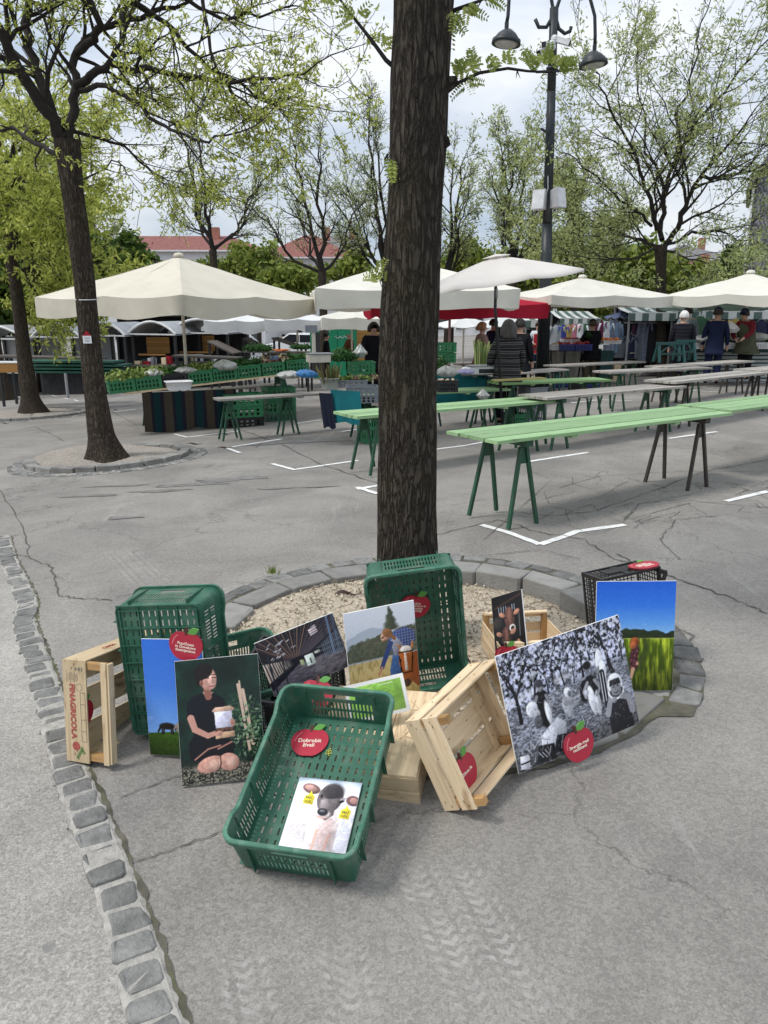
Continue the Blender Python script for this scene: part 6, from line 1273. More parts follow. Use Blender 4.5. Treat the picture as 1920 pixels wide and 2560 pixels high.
# ------------------------------------------------------------------ street lamp
M['lamp'] = pm('dark_green_lamp_paint', (.013, .019, .022), rough=.45, var=.2, scale=5, dirt=(.2, .2, .2), dscale=14, damt=.15); M['glass'] = pm('frosted_lamp_glass', (.42, .42, .40), rough=.3); M['cam_white'] = pm('camera_housing', (.6, .61, .62), rough=.4); M['spk'] = pm('loudspeaker_grey', (.40, .41, .42), rough=.5, var=.1)
LY = 20.0; lb_ = at(1357, 915, LY); lz = gz(lb_.x, lb_.y); lt = at(1385, 20, LY)
root = empty('street_lamp', (lb_.x, lb_.y, lz), 0, 'tall dark street lamp with two hanging bell lamps, cameras and loudspeakers', 'street lamp'); o0 = Vector((lb_.x, lb_.y, lz)); ax_ = lambda py: at(1357 + (915 - py) * (28 / 895), py, LY) - o0
mb = MB(); mb.tube([(0, 0, 0), ax_(690), ax_(560)], [.175, .155, .13], 16); mb.tube([ax_(560), ax_(345), ax_(230)], [.12, .115, .105], 16); mb.tube([ax_(230), ax_(20)], [.105, .10], 16); mb.tube([ax_(175), ax_(168)], .14, 14); mb.build('pole', M['lamp'], root, sm=True)
LP = lambda px, py, dy=0: at(px, py, LY + dy) - o0
for k, (arc, hook) in enumerate(((([(1383, 60), (1382, 20), (1370, -55), (1330, -95), (1290, -70), (1273, -10), (1270, 40), (1267, 56)]), [(1382, 20), (1380, 45), (1366, 68), (1347, 68), (1338, 48)]), (([(1391, 75), (1392, 20), (1412, -40), (1450, -35), (1475, -5), (1487, 40), (1488, 90), (1487, 112)]), [(1391, 50), (1397, 72), (1412, 84), (1425, 78), (1428, 67)]))):
	mb = MB(); mb.tube([LP(*q, -.25 if k == 0 else .25) if i > 2 else LP(*q) for i, q in enumerate(arc)], .042, 8); mb.build('arm', M['lamp'], root, sm=True); mb = MB(); mb.tube([LP(*q) for q in hook], .045, 8); mb.build('scroll', M['lamp'], root, sm=True)
	e = LP(*arc[-1], -.25 if k == 0 else .25); mb = MB(); mb.tube([e, e + Vector((0, 0, -.16))], .05, 8); mb.build('joint', M['lamp'], root)
	sh = MB(); tilt = Matrix.Rotation(R(-7 if k else 6), 3, 'Y'); c = e + Vector((0, 0, -.46)); sh.lathe([(.03, .33), (.10, .31), (.22, .22), (.29, .13), (.30, .10), (.335, .095), (.345, .0), (.32, -.005), (.30, .03)], c, 24, m=tilt); so = sh.build('lamp_shade', M['lamp'], root, sm=True); g = MB(); g.lathe([(.30, .02), (.22, -.03), (.08, -.05)], c, 20, m=tilt); g.build('lens', M['glass'], so, sm=True)
for (px, py, dx, dz, dy) in ((1366, 108, -.32, -.24, -.2), (1402, 96, .32, -.12, -.1), (1378, 118, -.26, -.06, -.35)):
	a = LP(1383, py, -.14); d = Vector((dx, dy, dz)); c = MB(); c.bar(a + d * .2, a + d * 1.15, .11, .12); co = c.build('security_camera', M['cam_white'], root); c = MB(); c.bar(a + d * 1.14, a + d * 1.22, .10, .11); c.build('camera_lens', M['black'], co); c = MB(); c.ball(a + d * .1, .09, 8, 5); c.build('camera_mount', M['cam_white'], co)
for k, (px, py, sx) in enumerate(((1352, 502, -1), (1392, 497, 1))):
	c = LP(px, py, -.05 if k == 0 else -.12); b = MB(); m_ = Matrix.Rotation(R(38 * sx), 3, 'Z') @ Matrix.Rotation(R(-8), 3, 'X'); hw = .17; P = [m_ @ Vector(q) + c for q in ((-hw, -.15, -.24), (hw, -.15, -.24), (hw * .7, .15, -.2), (-hw * .7, .15, -.2), (-hw, -.15, .24), (hw, -.15, .24), (hw * .7, .15, .2), (-hw * .7, .15, .2))]; b.hexa(P); so = b.build('loudspeaker', M['spk'], root); b = MB(); b.hexa([m_ @ Vector(q) + c for q in ((-hw * .9, -.156, -.22), (hw * .9, -.156, -.22), (hw * .9, -.1505, -.22), (-hw * .9, -.1505, -.22), (-hw * .9, -.156, .22), (hw * .9, -.156, .22), (hw * .9, -.1505, .22), (-hw * .9, -.1505, .22))]); b.build('grille', M['cam_white'], so)
for (a, b_) in (((1372, 333), (1352, 322)), ((1374, 328), (1386, 310)), ((1340, 180), (1420, 176))): mb = MB(); mb.bar(LP(*a, -.12), LP(*b_, -.12), .05, .05); mb.build('bracket', M['lamp'], root)
mb = MB(); mb.tube([LP(1366, 484, -.13), LP(1370, 470, -.16), LP(1370, 440, -.13)], .012, 5); mb.build('cable', M['spk'], root)

# ------------------------------------------------------------------ people
SKIN = pm('skin', (.42, .25, .18), rough=.55, var=.06); HAIRS = {k: pm(k + '_hair', v, rough=.6, var=.3, scale=40, stretch=(1, 1, .2)) for k, v in dict(grey=(.075, .07, .066), white=(.62, .61, .59), dark=(.018, .014, .012), ginger=(.24, .11, .05), brown=(.06, .04, .028)).items()}
CL = {k: pm(k + '_clothing', v, rough=.85, var=.15, scale=7, bump=.25, bscale=14, spec=.15) for k, v in dict(navy=(.010, .015, .042), black=(.008, .008, .011), jeans=(.018, .032, .08), pinkbrown=(.23, .145, .125), maroon=(.14, .014, .022), olive=(.075, .08, .05), white=(.62, .65, .70), rust=(.13, .058, .028), khaki=(.10, .085, .055), denimblue=(.022, .06, .17), plaid=(.17, .22, .24), pink=(.5, .2, .25), apron=(.32, .02, .03)).items()}
def zstripes(name, cols_, n):                           # horizontal knit bands by height
	m, t, b, l = new_mat(name); tcn = N(t, 'ShaderNodeTexCoord'); s = N(t, 'ShaderNodeSeparateXYZ'); l(tcn.outputs['Object'], s.inputs[0]); nn = N(t, 'ShaderNodeTexNoise', inp={'Scale': 3.}); l(tcn.outputs['Object'], nn.inputs['Vector'])
	a = N(t, 'ShaderNodeMath', operation='MULTIPLY_ADD', inp={1: .05}); l(nn.outputs[0], a.inputs[0]); l(s.outputs[2], a.inputs[2]); k = N(t, 'ShaderNodeMath', operation='MULTIPLY', inp={1: n}); l(a.outputs[0], k.inputs[0]); f = N(t, 'ShaderNodeMath', operation='FRACT'); l(k.outputs[0], f.inputs[0]); r = N(t, 'ShaderNodeValToRGB')
	while len(r.color_ramp.elements) < len(cols_): r.color_ramp.elements.new(.5)
	for i, (p, c) in enumerate(cols_): r.color_ramp.elements[i].position = p; r.color_ramp.elements[i].color = tuple(c) + (1,)
	l(f.outputs[0], r.inputs[0]); l(r.outputs[0], b.inputs['Base Color']); b.inputs['Roughness'].default_value = .9; b.inputs['Specular IOR Level'].default_value = .1; return m
DK, LT_ = (.013, .013, .016), (.125, .12, .115)
CL['stripes'] = zstripes('striped_knit', [(0, DK), (.18, DK), (.24, LT_), (.32, DK), (.48, (.05, .05, .055)), (.56, DK), (.72, LT_), (.80, DK), (.9, (.10, .10, .10))], 7.2); CL['puffer'] = zstripes('quilted_black', [(0, (.004, .004, .006)), (.2, (.018, .018, .024)), (.7, (.014, .014, .019)), (1, (.004, .004, .006))], 13)
def limb_r(k): return k
def person(label, px, py_head, Y, h, yaw, top, bottom, hair, arms=None, hairlen=.0, bulk=1., cap=None, lean=0., apron=None, vest=None, stride=.0, zoff=0., face=True):
	"""standing figure: base under the head pixel at distance Y; local y is where the person looks"""
	hd = at(px, py_head, Y); z0 = hd.z - h + zoff; root = empty('person', (hd.x, hd.y, z0), yaw, label, 'person'); S = h / 1.75; V = Vector
	le = lambda z: V((0, lean * max(0, z - .95), 0))
	J = {'pelvis': V((0, 0, .95)), 'spine': V((0, 0, 1.15)), 'chest': V((0, -.01, 1.34)), 'neck': V((0, 0, 1.49)), 'jaw': V((0, .035, 1.565)), 'skull': V((0, .015, 1.655))}
	A = arms or {-1: ((-.30, -.02, 1.16), (-.29, .10, .93)), 1: ((.30, -.02, 1.16), (.29, .10, .93))}
	for s in (-1, 1):
		J['sh%d' % s] = V((s * .185, 0, 1.42)); J['el%d' % s] = V(A[s][0]); J['wr%d' % s] = V(A[s][1]); d = (J['wr%d' % s] - J['el%d' % s]).normalized(); J['pm%d' % s] = J['wr%d' % s] + d * .07
		sd = d.cross(V((0, 1, 0))).normalized() if abs(d.y) < .9 else V((1, 0, 0))
		for f in range(4): J['f%d_%d' % (s, f)] = J['pm%d' % s] + d * (.075 - .006 * abs(f - 1.3)) + V((0, 1, 0)) * (.022 * (f - 1.5));
		J['th%d' % s] = J['wr%d' % s] + d * .05 + V((0, .055, 0)) + V((-s * .01, 0, 0))
		J['hip%d' % s] = V((s * .095, 0, .90)); J['kn%d' % s] = V((s * .105, .03 + s * stride * .5, .50)); J['an%d' % s] = V((s * .11, -.02 + s * stride, .09)); J['to%d' % s] = V((s * .125, .13 + s * stride, .035))
	for k in J: J[k] = (J[k] + le(J[k].z)) * S
	r = {'pelvis': (.15, .115), 'spine': (.135, .10), 'chest': (.16, .11), 'neck': (.055, .055), 'jaw': (.066, .078), 'skull': (.078, .098)}
	for s in (-1, 1): r.update({'sh%d' % s: (.062, .062), 'el%d' % s: (.042, .042), 'wr%d' % s: (.028, .028), 'pm%d' % s: (.034, .02), 'th%d' % s: (.011, .011), 'hip%d' % s: (.092, .092), 'kn%d' % s: (.062, .062), 'an%d' % s: (.042, .042), 'to%d' % s: (.042, .03)}); r.update({'f%d_%d' % (s, f): (.0095, .0095) for f in range(4)})
	E_ = [('pelvis', 'spine'), ('spine', 'chest'), ('chest', 'neck'), ('neck', 'jaw'), ('jaw', 'skull')]
	for s in (-1, 1): E_ += [('chest', 'sh%d' % s), ('sh%d' % s, 'el%d' % s), ('el%d' % s, 'wr%d' % s), ('wr%d' % s, 'pm%d' % s), ('wr%d' % s, 'th%d' % s), ('pelvis', 'hip%d' % s), ('hip%d' % s, 'kn%d' % s), ('kn%d' % s, 'an%d' % s), ('an%d' % s, 'to%d' % s)] + [('pm%d' % s, 'f%d_%d' % (s, f)) for f in range(4)]
	body = skin('body', {k: (J[k], r[k][0] * S * 1.12, r[k][1] * S * 1.12) for k in J}, E_, SKIN, root)
	ck = [k for k in J if k in ('pelvis', 'spine', 'chest') or k[:2] in ('sh', 'el', 'wr')]; b = bulk * S * 1.17
	nodes = {k: (J[k] - (V((0, 0, .05)) if k == 'pelvis' else V((0, 0, 0))), r[k][0] * b * (1.18 if k[:2] in ('el', 'wr') else 1.0 if k[:2] == 'sh' else 1.1), r[k][1] * b * (1.18 if k[:2] in ('el', 'wr') else 1.0 if k[:2] == 'sh' else 1.15)) for k in ck}
	nodes['hem'] = (J['pelvis'] - V((0, 0, .22)), .155 * b, .135 * b); nodes['collar'] = (J['neck'] + V((0, 0, -.015)), .068 * S * 1.12, .066 * S * 1.12)
	el = [('pelvis', 'spine'), ('spine', 'chest'), ('pelvis', 'hem'), ('chest', 'collar')] + [e for s in (-1, 1) for e in (('chest', 'sh%d' % s), ('sh%d' % s, 'el%d' % s), ('el%d' % s, 'wr%d' % s))]
	skin('jacket', nodes, el, CL[top], root)
	if vest: vk = {k: (nodes[k][0], nodes[k][1] * 1.07, nodes[k][2] * 1.09) for k in ('pelvis', 'spine', 'chest', 'hem')}; vk['sl'] = (J['sh-1'] * .7 + J['chest'] * .3, .075 * b, .075 * b); vk['sr'] = (J['sh1'] * .7 + J['chest'] * .3, .075 * b, .075 * b); skin('vest', vk, [('pelvis', 'spine'), ('spine', 'chest'), ('pelvis', 'hem'), ('chest', 'sl'), ('chest', 'sr')], CL[vest], root)
	tk = {'pelvis': (J['pelvis'], .12 * S, .10 * S)}
	for s in (-1, 1): tk['h%d' % s] = (J['hip%d' % s] - V((0, 0, .06)), .098 * S * 1.1, .10 * S * 1.1); tk['k%d' % s] = (J['kn%d' % s], .078 * S * 1.2, .078 * S * 1.2); tk['a%d' % s] = (J['an%d' % s] + V((0, 0, .0)), .066 * S * 1.2, .07 * S * 1.2)
	skin('trousers', tk, [e for s in (-1, 1) for e in (('pelvis', 'h%d' % s), ('h%d' % s, 'k%d' % s), ('k%d' % s, 'a%d' % s))], CL[bottom], root)
	for s in (-1, 1): sk = {'a': (J['an%d' % s] - V((0, .02, .02)) * S, .05 * S, .055 * S), 'b': (J['to%d' % s] * .5 + J['an%d' % s] * .5 + V((0, 0, -.02)) * S, .052 * S, .045 * S), 'c': (J['to%d' % s], .05 * S, .036 * S)}; skin('shoe', sk, [('a', 'b'), ('b', 'c')], CL['black'], root)
	hc = J['skull']
	if hair:
		mb = MB(); rows = []; Kx = 1.0
		for j in range(8):
			f = j / 7; row = []
			for i in range(19):
				a = -PI * .12 + 2 * PI * (i / 18) * .999; fr = math.sin(a); el_ = PI / 2 - f * (PI * .60 + hairlen * .0); low = max(0, fr) ** 2
				e2 = PI / 2 - f * (PI * (.62 if fr < .3 else .62 - .30 * (fr - .3) / .7)); rr = (.092 + .012 * math.sin(i * 2.7 + j)) * S * 1.06
				x = math.cos(a) * math.cos(e2) * rr * 1.0; y = math.sin(a) * math.cos(e2) * rr * 1.18 - .008; z = math.sin(e2) * rr * 1.2
				if hairlen and f > .5 and fr < .55: z -= hairlen * ((f - .5) / .5) ** 1.2 * (1 + .08 * math.sin(i * 3.3)); k = 1 + .22 * math.sin(PI * (f - .5) / .5 * .8); x *= k * 1.12; y *= k
				row.append((hc.x + x, hc.y + y, hc.z + z))
			rows.append(row)
		mb.grid(rows); rg_ = rng(5)
		for q in range(90 if hairlen > .1 else 0):
			a = rg_.uniform(PI * .95, 2.05 * PI); sx = math.cos(a); sy = math.sin(a); mb.tube([(hc.x + sx * rr * k_, hc.y + sy * rr * k_ * 1.15, hc.z + z_ + rg_.uniform(-.02, .02)) for k_, z_ in ((.55, .10), (1.02, .04), (1.25, -.06), (1.3 + rg_.uniform(-.1, .12), -.14 - rg_.uniform(0, .05)))], [.006, .007, .006, .002], 4)
		ho = mb.build('hair', HAIRS[hair], root, sm=True); md = ho.modifiers.new('s', 'SOLIDIFY'); md.thickness = .018; ho.modifiers.new('u', 'SUBSURF').render_levels = 1
	if cap: mb = MB(); mb.lathe([(.098 * S, -.03), (.10 * S, .03), (.085 * S, .085), (.04 * S, .115), (.005, .12)], hc + V((0, 0, .03)), 16); mb.box(hc + V((0, .12 * S, .02)), (.13 * S, .09 * S, .012)) if cap != 'beanie' else None; mb.build('cap', CL['navy'] if cap != 'dark' else CL['black'], root, sm=True)
	if face:
		mb = MB(); mb.ball((hc.x, hc.y + .115 * S, hc.z - .045 * S), (.013 * S, .022 * S, .024 * S), 8, 5); mb.build('nose', SKIN, root, sm=True)
		for s in (-1, 1): mb = MB(); mb.ball((hc.x + s * .033 * S, hc.y + .098 * S, hc.z - .012 * S), (.013 * S, .01 * S, .008 * S), 8, 5); mb.build('eye', HAIRS['dark'], root); mb = MB(); mb.ball((hc.x + s * .088 * S, hc.y + .0 * S, hc.z - .03 * S), (.012 * S, .026 * S, .036 * S), 8, 5); mb.build('ear', SKIN, root, sm=True)
		mb = MB(); mb.ball((hc.x, hc.y + .10 * S, hc.z - .088 * S), (.026 * S, .010 * S, .007 * S), 8, 4); mb.build('mouth', CL['rust'], root, sm=True)
	if apron: mb = MB(); mb.grid([[(x * S, (.165 + .01 * math.cos(x * 20)) * S * bulk, z * S) for x in (-.13, -.06, 0, .06, .13)] for z in (.75, 1.0, 1.2, 1.38)]); mb.build('apron', CL[apron], root, sm=True)
	return root
fold = {-1: ((-.27, .10, 1.15), (-.12, .30, 1.08)), 1: ((.27, .10, 1.15), (.12, .30, 1.08))}; reach = {-1: ((-.28, .18, 1.18), (-.25, .42, 1.12)), 1: ((.28, .18, 1.18), (.25, .42, 1.12))}; down = {-1: ((-.255, .0, 1.14), (-.27, .07, .90)), 1: ((.255, .0, 1.14), (.27, .07, .90))}
person('stout grey haired person seen from behind in a dark striped knit top', 1273, 803, 12.5, 1.69, R(4), 'stripes', 'black', 'grey', {-1: ((-.29, .05, 1.12), (-.26, .22, .95)), 1: ((.27, .02, 1.12), (.26, .12, .92))}, hairlen=.14, bulk=1.30, face=False)
person('white haired person from behind in a black quilted puffer jacket', 1712, 780, 17.6, 1.66, R(-14), 'puffer', 'black', 'white', down, bulk=1.25, hairlen=.0)
person('dark haired person in a blue vest over plaid sleeves, behind the puffer jacket', 1722, 769, 19.3, 1.76, R(-10), 'plaid', 'jeans', 'dark', down, vest='denimblue', bulk=1.05)
person('person in a navy jacket, trousers and cap standing at the salad stall', 1797, 772, 18.2, 1.76, R(-24), 'navy', 'navy', 'dark', down, bulk=1.12, cap='cap')
person('vendor in a maroon jumper, olive vest and navy cap leaning over the salads', 1878, 776, 18.3, 1.62, R(122), 'maroon', 'black', 'dark', {-1: ((-.30, .22, 1.22), (-.22, .48, 1.06)), 1: ((.30, .16, 1.16), (.12, .30, 1.02))}, bulk=1.3, cap='beanie', lean=.35, vest='olive')
person('person in a dark jumper and flat cap from behind at the oranges', 1483, 802, 20.6, 1.70, R(6), 'black', 'khaki', 'brown', fold, bulk=1.25, cap='dark')
person('fruit vendor in a white shirt and red apron, left of the lamp post edge', 1347, 806, 24.0, 1.66, R(165), 'white', 'jeans', 'brown', fold, apron='apron')
person('person in a long black coat just right of the grey haired woman', 1301, 801, 15.6, 1.72, R(-30), 'black', 'black', 'dark', down, bulk=1.25)
person('person in a navy padded vest left of the parasol pole, facing right', 1234, 800, 19.5, 1.72, R(-62), 'navy', 'jeans', 'dark', down, bulk=1.1, vest='navy')
person('person with ginger hair in a dusty pink padded coat by the pinkish pole', 1205, 808, 17.5, 1.60, R(-80), 'pinkbrown', 'black', 'ginger', fold, bulk=1.3, hairlen=.03)
person('dark haired person in a black jacket bending over the stall beside the trunk', 931, 808, 16.4, 1.63, R(192), 'black', 'black', 'dark', reach, bulk=1.1, lean=.2, hairlen=.05)
person('person in a black coat in front of the green kiosk, facing right', 815, 832, 27.0, 1.68, R(-80), 'black', 'black', 'dark', down, bulk=1.1)
person('bald person in a rust brown jacket before the wooden trailer', 874, 829, 26.0, 1.66, R(70), 'rust', 'black', None, fold, bulk=1.1)
person('tiny far person in a pink top behind the dark display tables', 708, 836, 43.0, 1.60, R(180), 'pink', 'jeans', 'dark', down)

# ------------------------------------------------------------------ arched stalls, display boards, vehicles at the back left
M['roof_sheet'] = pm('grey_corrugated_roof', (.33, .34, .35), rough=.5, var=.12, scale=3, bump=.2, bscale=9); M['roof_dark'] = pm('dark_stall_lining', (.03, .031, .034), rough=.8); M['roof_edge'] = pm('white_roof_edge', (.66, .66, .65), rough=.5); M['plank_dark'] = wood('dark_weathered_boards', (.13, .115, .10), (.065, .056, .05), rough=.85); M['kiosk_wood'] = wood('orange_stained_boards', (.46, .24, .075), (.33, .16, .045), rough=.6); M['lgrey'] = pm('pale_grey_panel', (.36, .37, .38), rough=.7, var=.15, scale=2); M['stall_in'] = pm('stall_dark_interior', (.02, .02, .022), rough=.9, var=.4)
def arched_stall(label, px0, px1, pye, pyt, Y, kind, skew=.25):
	a, b = at(px0, pye, Y), at(px1, pye, Y); z0 = gz((a.x + b.x) / 2, Y); w = b.x - a.x; h = at((px0 + px1) / 2, pyt, Y).z - a.z; D_ = 2.6; root = empty('arched_stall', ((a.x + b.x) / 2, Y, z0), R(-8), label, 'stall', 'arched roof stalls at the back left'); ze = a.z - z0; n = 12
	arc = [(-w / 2 + w * i / n, ze + h * math.sin(PI * i / n) ** .85) for i in range(n + 1)]
	mb = MB(); mb.grid([[(x, y, z) for (x, z) in arc] for y in (0, D_ * .5, D_)]); mb.grid([[(x, y, z - .05) for (x, z) in arc] for y in (0, D_)]); o = mb.build('roof', M['roof_sheet'], root, sm=True)
	mb = MB(); mb.tube([(x, -.02, z) for (x, z) in arc], .045, 6); mb.bar((-w / 2, -.02, ze), (w / 2, -.02, ze - .02), .05, .05); mb.build('roof_edge', M['roof_edge'], root)
	for x in (-w / 2 + .1, w / 2 - .1):
		for y in (.15, D_ - .15): mb = MB(); mb.box((x, y, ze / 2), (.09, .09, ze)); mb.build('post', M['dark_metal'], root)
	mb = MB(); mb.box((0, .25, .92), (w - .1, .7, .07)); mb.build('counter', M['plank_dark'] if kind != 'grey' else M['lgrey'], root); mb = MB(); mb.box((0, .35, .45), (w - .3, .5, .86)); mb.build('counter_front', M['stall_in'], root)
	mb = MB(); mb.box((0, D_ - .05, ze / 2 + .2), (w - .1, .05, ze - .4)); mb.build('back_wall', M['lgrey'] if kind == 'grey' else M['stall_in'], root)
	if kind == 'wood':
		mb = MB(); rg_ = rng(3)
		for i in range(5): slat(mb, (-w * .18, D_ * .45, 1.35 + .12 * i), (w * .5, .03, .112), 0, rg_)
		mb.build('wooden_panel', M['kiosk_wood'], root); mb = MB(); slat(mb, (-w * .15, .5, 1.28), (w * .56, .12, .06), 0, rg_); mb.build('wooden_shelf', M['kiosk_wood'], root)
	rg2 = rng(int(px0) + 7)
	for i in range(7): mb = MB(); hh = rg2.uniform(.08, .3); mb.box((rg2.uniform(-w * .4, w * .4), .3 + rg2.uniform(-.15, .15), .957 + hh / 2), (rg2.uniform(.1, .3), .2, hh)); mb.build('ware', rg2.choice([M['white_pl'], M['black'], M['grey_pl'], CL['apron'], M['pine'], M['leg_teal']]), root)
	return root
arched_stall('arched grey stall cut by the left frame edge', -110, 68, 846, 813, 28, 'grey'); arched_stall('arched grey stall between the two left trunks, a mushroom heater in front', 76, 205, 842, 808, 27.5, 'grey'); arched_stall('arched stall just right of the left trunk with shelves of wares', 200, 316, 838, 806, 27, 'dark'); arched_stall('arched stall with orange boards left of the cream pole', 316, 442, 835, 804, 27.2, 'wood'); arched_stall('arched stall right of the cream pole with a white roof edge', 418, 574, 832, 798, 28.5, 'wood')
mh = at(152, 830, 25.5); z0 = gz(mh.x, mh.y); root = empty('patio_heater', (mh.x, mh.y, z0), 0, 'dark mushroom shaped patio heater in front of the arched stall', 'heater'); mb = MB(); mb.lathe([(.36, 0), (.30, .05), (.12, .13), (.02, .15)], (0, 0, mh.z - z0), 20); mb.build('hood', M['dark_metal'], root, sm=True); mb = MB(); mb.lathe([(.10, -.36), (.14, -.30), (.14, -.05), (.1, 0)], (0, 0, mh.z - z0), 14); mb.build('burner', M['steel'], root, sm=True); mb = MB(); mb.tube([(0, 0, 0), (0, 0, mh.z - z0 - .3)], .05, 8); mb.build('pole', M['steel'], root)
for i, (px, py, Y, w, l, rz, ry, lb) in enumerate(((562, 868, 24, .9, .85, -8, 24, 'brown display board propped at a slant, leftmost of three'), (640, 858, 26, .8, .7, -8, 24, 'brown display board propped at a slant, middle of three'), (725, 858, 25.5, 1.1, .75, -8, 18, 'brown display board propped at a slant, rightmost of three'), (520, 892, 22, 1.9, .8, -6, 2, 'long dark board table below the slanted display boards'), (120, 893, 22, 3.2, .8, -6, 1, 'long dark board table between the left trunks'), (700, 880, 23.5, 2.2, .7, -6, 1, 'long dark board table holding the carrots'))):
	p = at(px, py, Y); root = empty('display_table', (p.x, p.y, gz(p.x, p.y)), R(rz), lb, 'display table', 'dark display tables'); hz = p.z - gz(p.x, p.y); mb = MB(); rg_ = rng(i)
	m_ = Matrix.Rotation(R(ry), 3, 'Y');
	for k in range(4):
		c = m_ @ Vector((0, -l / 2 + l / 4 * (k + .5), 0)) + Vector((0, 0, hz)); s_ = rg_.random(); P = []; Wt = []
		for zz in (-.025, .025):
			for (a, b) in ((-w / 2, -l / 8 + .004), (w / 2, -l / 8 + .004), (w / 2, l / 8 - .004), (-w / 2, l / 8 - .004)): P.append(m_ @ Vector((a, b, zz)) + c); Wt.append((a, b, s_))
		mb.hexa(P, 0, Wt)
	mb.build('tabletop', M['plank_dark'], root)
	for sx in (-1, 1):
		for sy in (-1, 1): mb = MB(); x = sx * w * .42; zt = hz - x * math.tan(R(ry)); mb.box((x, sy * l * .4, (zt - .03) / 2), (.06, .06, zt - .03)); mb.build('leg', M['dark_metal'], root)
M['tarp_green'] = pm('dark_green_tarp', (.015, .09, .06), rough=.6, var=.3, scale=3, bump=.4, bscale=3)
p = at(190, 905, 20.5); mb = MB()
for k in range(4): mb.box((rng(k).uniform(-.1, .1), 0, .05 + .09 * k), (3.0 - .15 * k, .7, .05))
o = mb.build('plank_stack', M['tarp_green']); o.location = (p.x, p.y, p.z - .3); o.rotation_euler = (0, 0, R(-6)); tag(o, 'stack of green boards behind the left trunk', 'boards')
p = at(36, 918, 21); mb = MB(); slat(mb, (0, 0, 0), (1.0, .6, .25), 0, rng(1)); o = mb.build('wooden_chest', M['kiosk_wood']); o.location = p; tag(o, 'orange wooden chest between the far left trunks', 'chest'); mb = MB(); mb.box((0, 0, .14), (1.04, .62, .025)); mb.build('lid', M['white_pl'], o)
# carrots and dark greens on the middle table
rg = rng(33)
for j in range(26):
	mb = MB(); mb.tube([(0, 0, 0), (.14, 0, .01)], [.024, .006], 6); o = mb.build('carrot', M['carrot']); o.location = at(690 + 30 * rg.random(), 877 - 3 * rg.random(), 23.1 + rg.uniform(0, .3)); o.rotation_euler = (0, 0, rg.uniform(0, 6)); tag(o, 'carrot heaped on the dark board table in the middle distance', 'carrot', 'carrots on the dark table')
for j in range(3): leafball('herb_bush', 'dark bushy greens left of the carrots', 'herb', at(628 + 18 * j, 880, 22.6), .26, M['darkleaf'], 120, 90 + j, 'dark greens left of the carrots', ls=.3)
for j in range(3): leafball('herb_bush', 'dark bushy greens right of the carrots', 'herb', at(738 + 14 * j, 874, 23.2), .2, M['darkleaf'], 90, 95 + j, 'dark greens right of the carrots', ls=.3)
# vehicles
M['car_white'] = pm('white_car_paint', (.70, .72, .75), rough=.25, var=.03, spec=.6); M['car_glass'] = pm('car_window_glass', (.02, .024, .03), rough=.1, spec=.8); M['tyre'] = pm('tyre_rubber', (.012, .012, .012), rough=.9); M['rim'] = pm('wheel_rim', (.30, .31, .32), rough=.35, metal=.6); M['tail'] = pm('red_tail_lamp', (.35, .012, .012), rough=.3)
def vehicle(label, p, yaw, prof, w, glass, wheels, cat, name, tails=()):
	root = empty(name, (p.x, p.y, p.z), yaw, label, cat); mb = MB(); mb.prism(prof, -w / 2, w / 2, m=Matrix(((1, 0, 0), (0, 0, 1), (0, 1, 0)))); bo = mb.build('body', M['car_white'], root); md = bo.modifiers.new('b', 'BEVEL'); md.width = .06; md.segments = 2
	for g in glass:
		for s in (-1, 1): mb = MB(); mb.prism(g, s * (w / 2 + .004) - .004, s * (w / 2 + .004) + .004, m=Matrix(((1, 0, 0), (0, 0, 1), (0, 1, 0)))); mb.build('window', M['car_glass'], root)
	for (x, r) in wheels:
		for s in (-1, 1):
			mb = MB(); mb.lathe([(r * .6, -.11), (r * .95, -.11), (r, -.07), (r, .07), (r * .95, .11), (r * .6, .11)], (x, s * (w / 2 - .06), r), 20, m=Matrix.Rotation(PI / 2, 3, 'X')); wo_ = mb.build('wheel', M['tyre'], root, sm=True); mb = MB(); mb.lathe([(.02, -.09), (r * .58, -.112), (r * .6, .112), (.02, .09)], (x, s * (w / 2 - .06), r), 14, m=Matrix.Rotation(PI / 2, 3, 'X')); mb.build('rim', M['rim'], wo_)
	for (x, y, z) in tails: mb = MB(); mb.box((x, y, z), (.05, .12, .3)); mb.build('tail_lamp', M['tail'], root)
	return root
pk = [(-2.6, .55), (-2.6, 1.12), (-.95, 1.12), (-.85, 1.75), (-.6, 1.82), (.55, 1.82), (.85, 1.72), (1.45, 1.18), (2.45, 1.08), (2.65, .9), (2.65, .5), (2.2, .42), (-2.2, .42)][::-1]
p = at(585, 838, 44); vehicle('white pickup truck parked behind the dark display tables', Vector((p.x, p.y, p.z - 1.85 + .06)), R(28), pk, 1.85, [[(-.72, 1.2), (.05, 1.2), (.05, 1.72), (-.62, 1.72)], [(.12, 1.2), (1.2, 1.2), (.75, 1.66), (.12, 1.72)]], [(-1.65, .39), (1.7, .39)], 'pickup truck', 'pickup_truck', [(-2.6, -.78, .95), (-2.6, .78, .95)])
cr_ = [(-2.0, .35), (-2.05, .9), (-1.7, 1.0), (-1.2, 1.45), (.3, 1.5), (1.1, 1.0), (2.0, .85), (2.1, .35)][::-1]
p = at(752, 832, 42); vehicle('white car half hidden behind the dark slanted boards', Vector((p.x, p.y, p.z - 1.5)), R(160), cr_, 1.75, [[(-1.5, 1.02), (-.35, 1.02), (-.35, 1.42), (-1.1, 1.42)], [(-.3, 1.02), (.95, 1.02), (.25, 1.44), (-.3, 1.42)]], [(-1.3, .32), (1.3, .32)], 'car', 'parked_car')
M['kiosk_green'] = pm('green_metal_cladding', (.012, .23, .115), rough=.5, var=.1, scale=3)
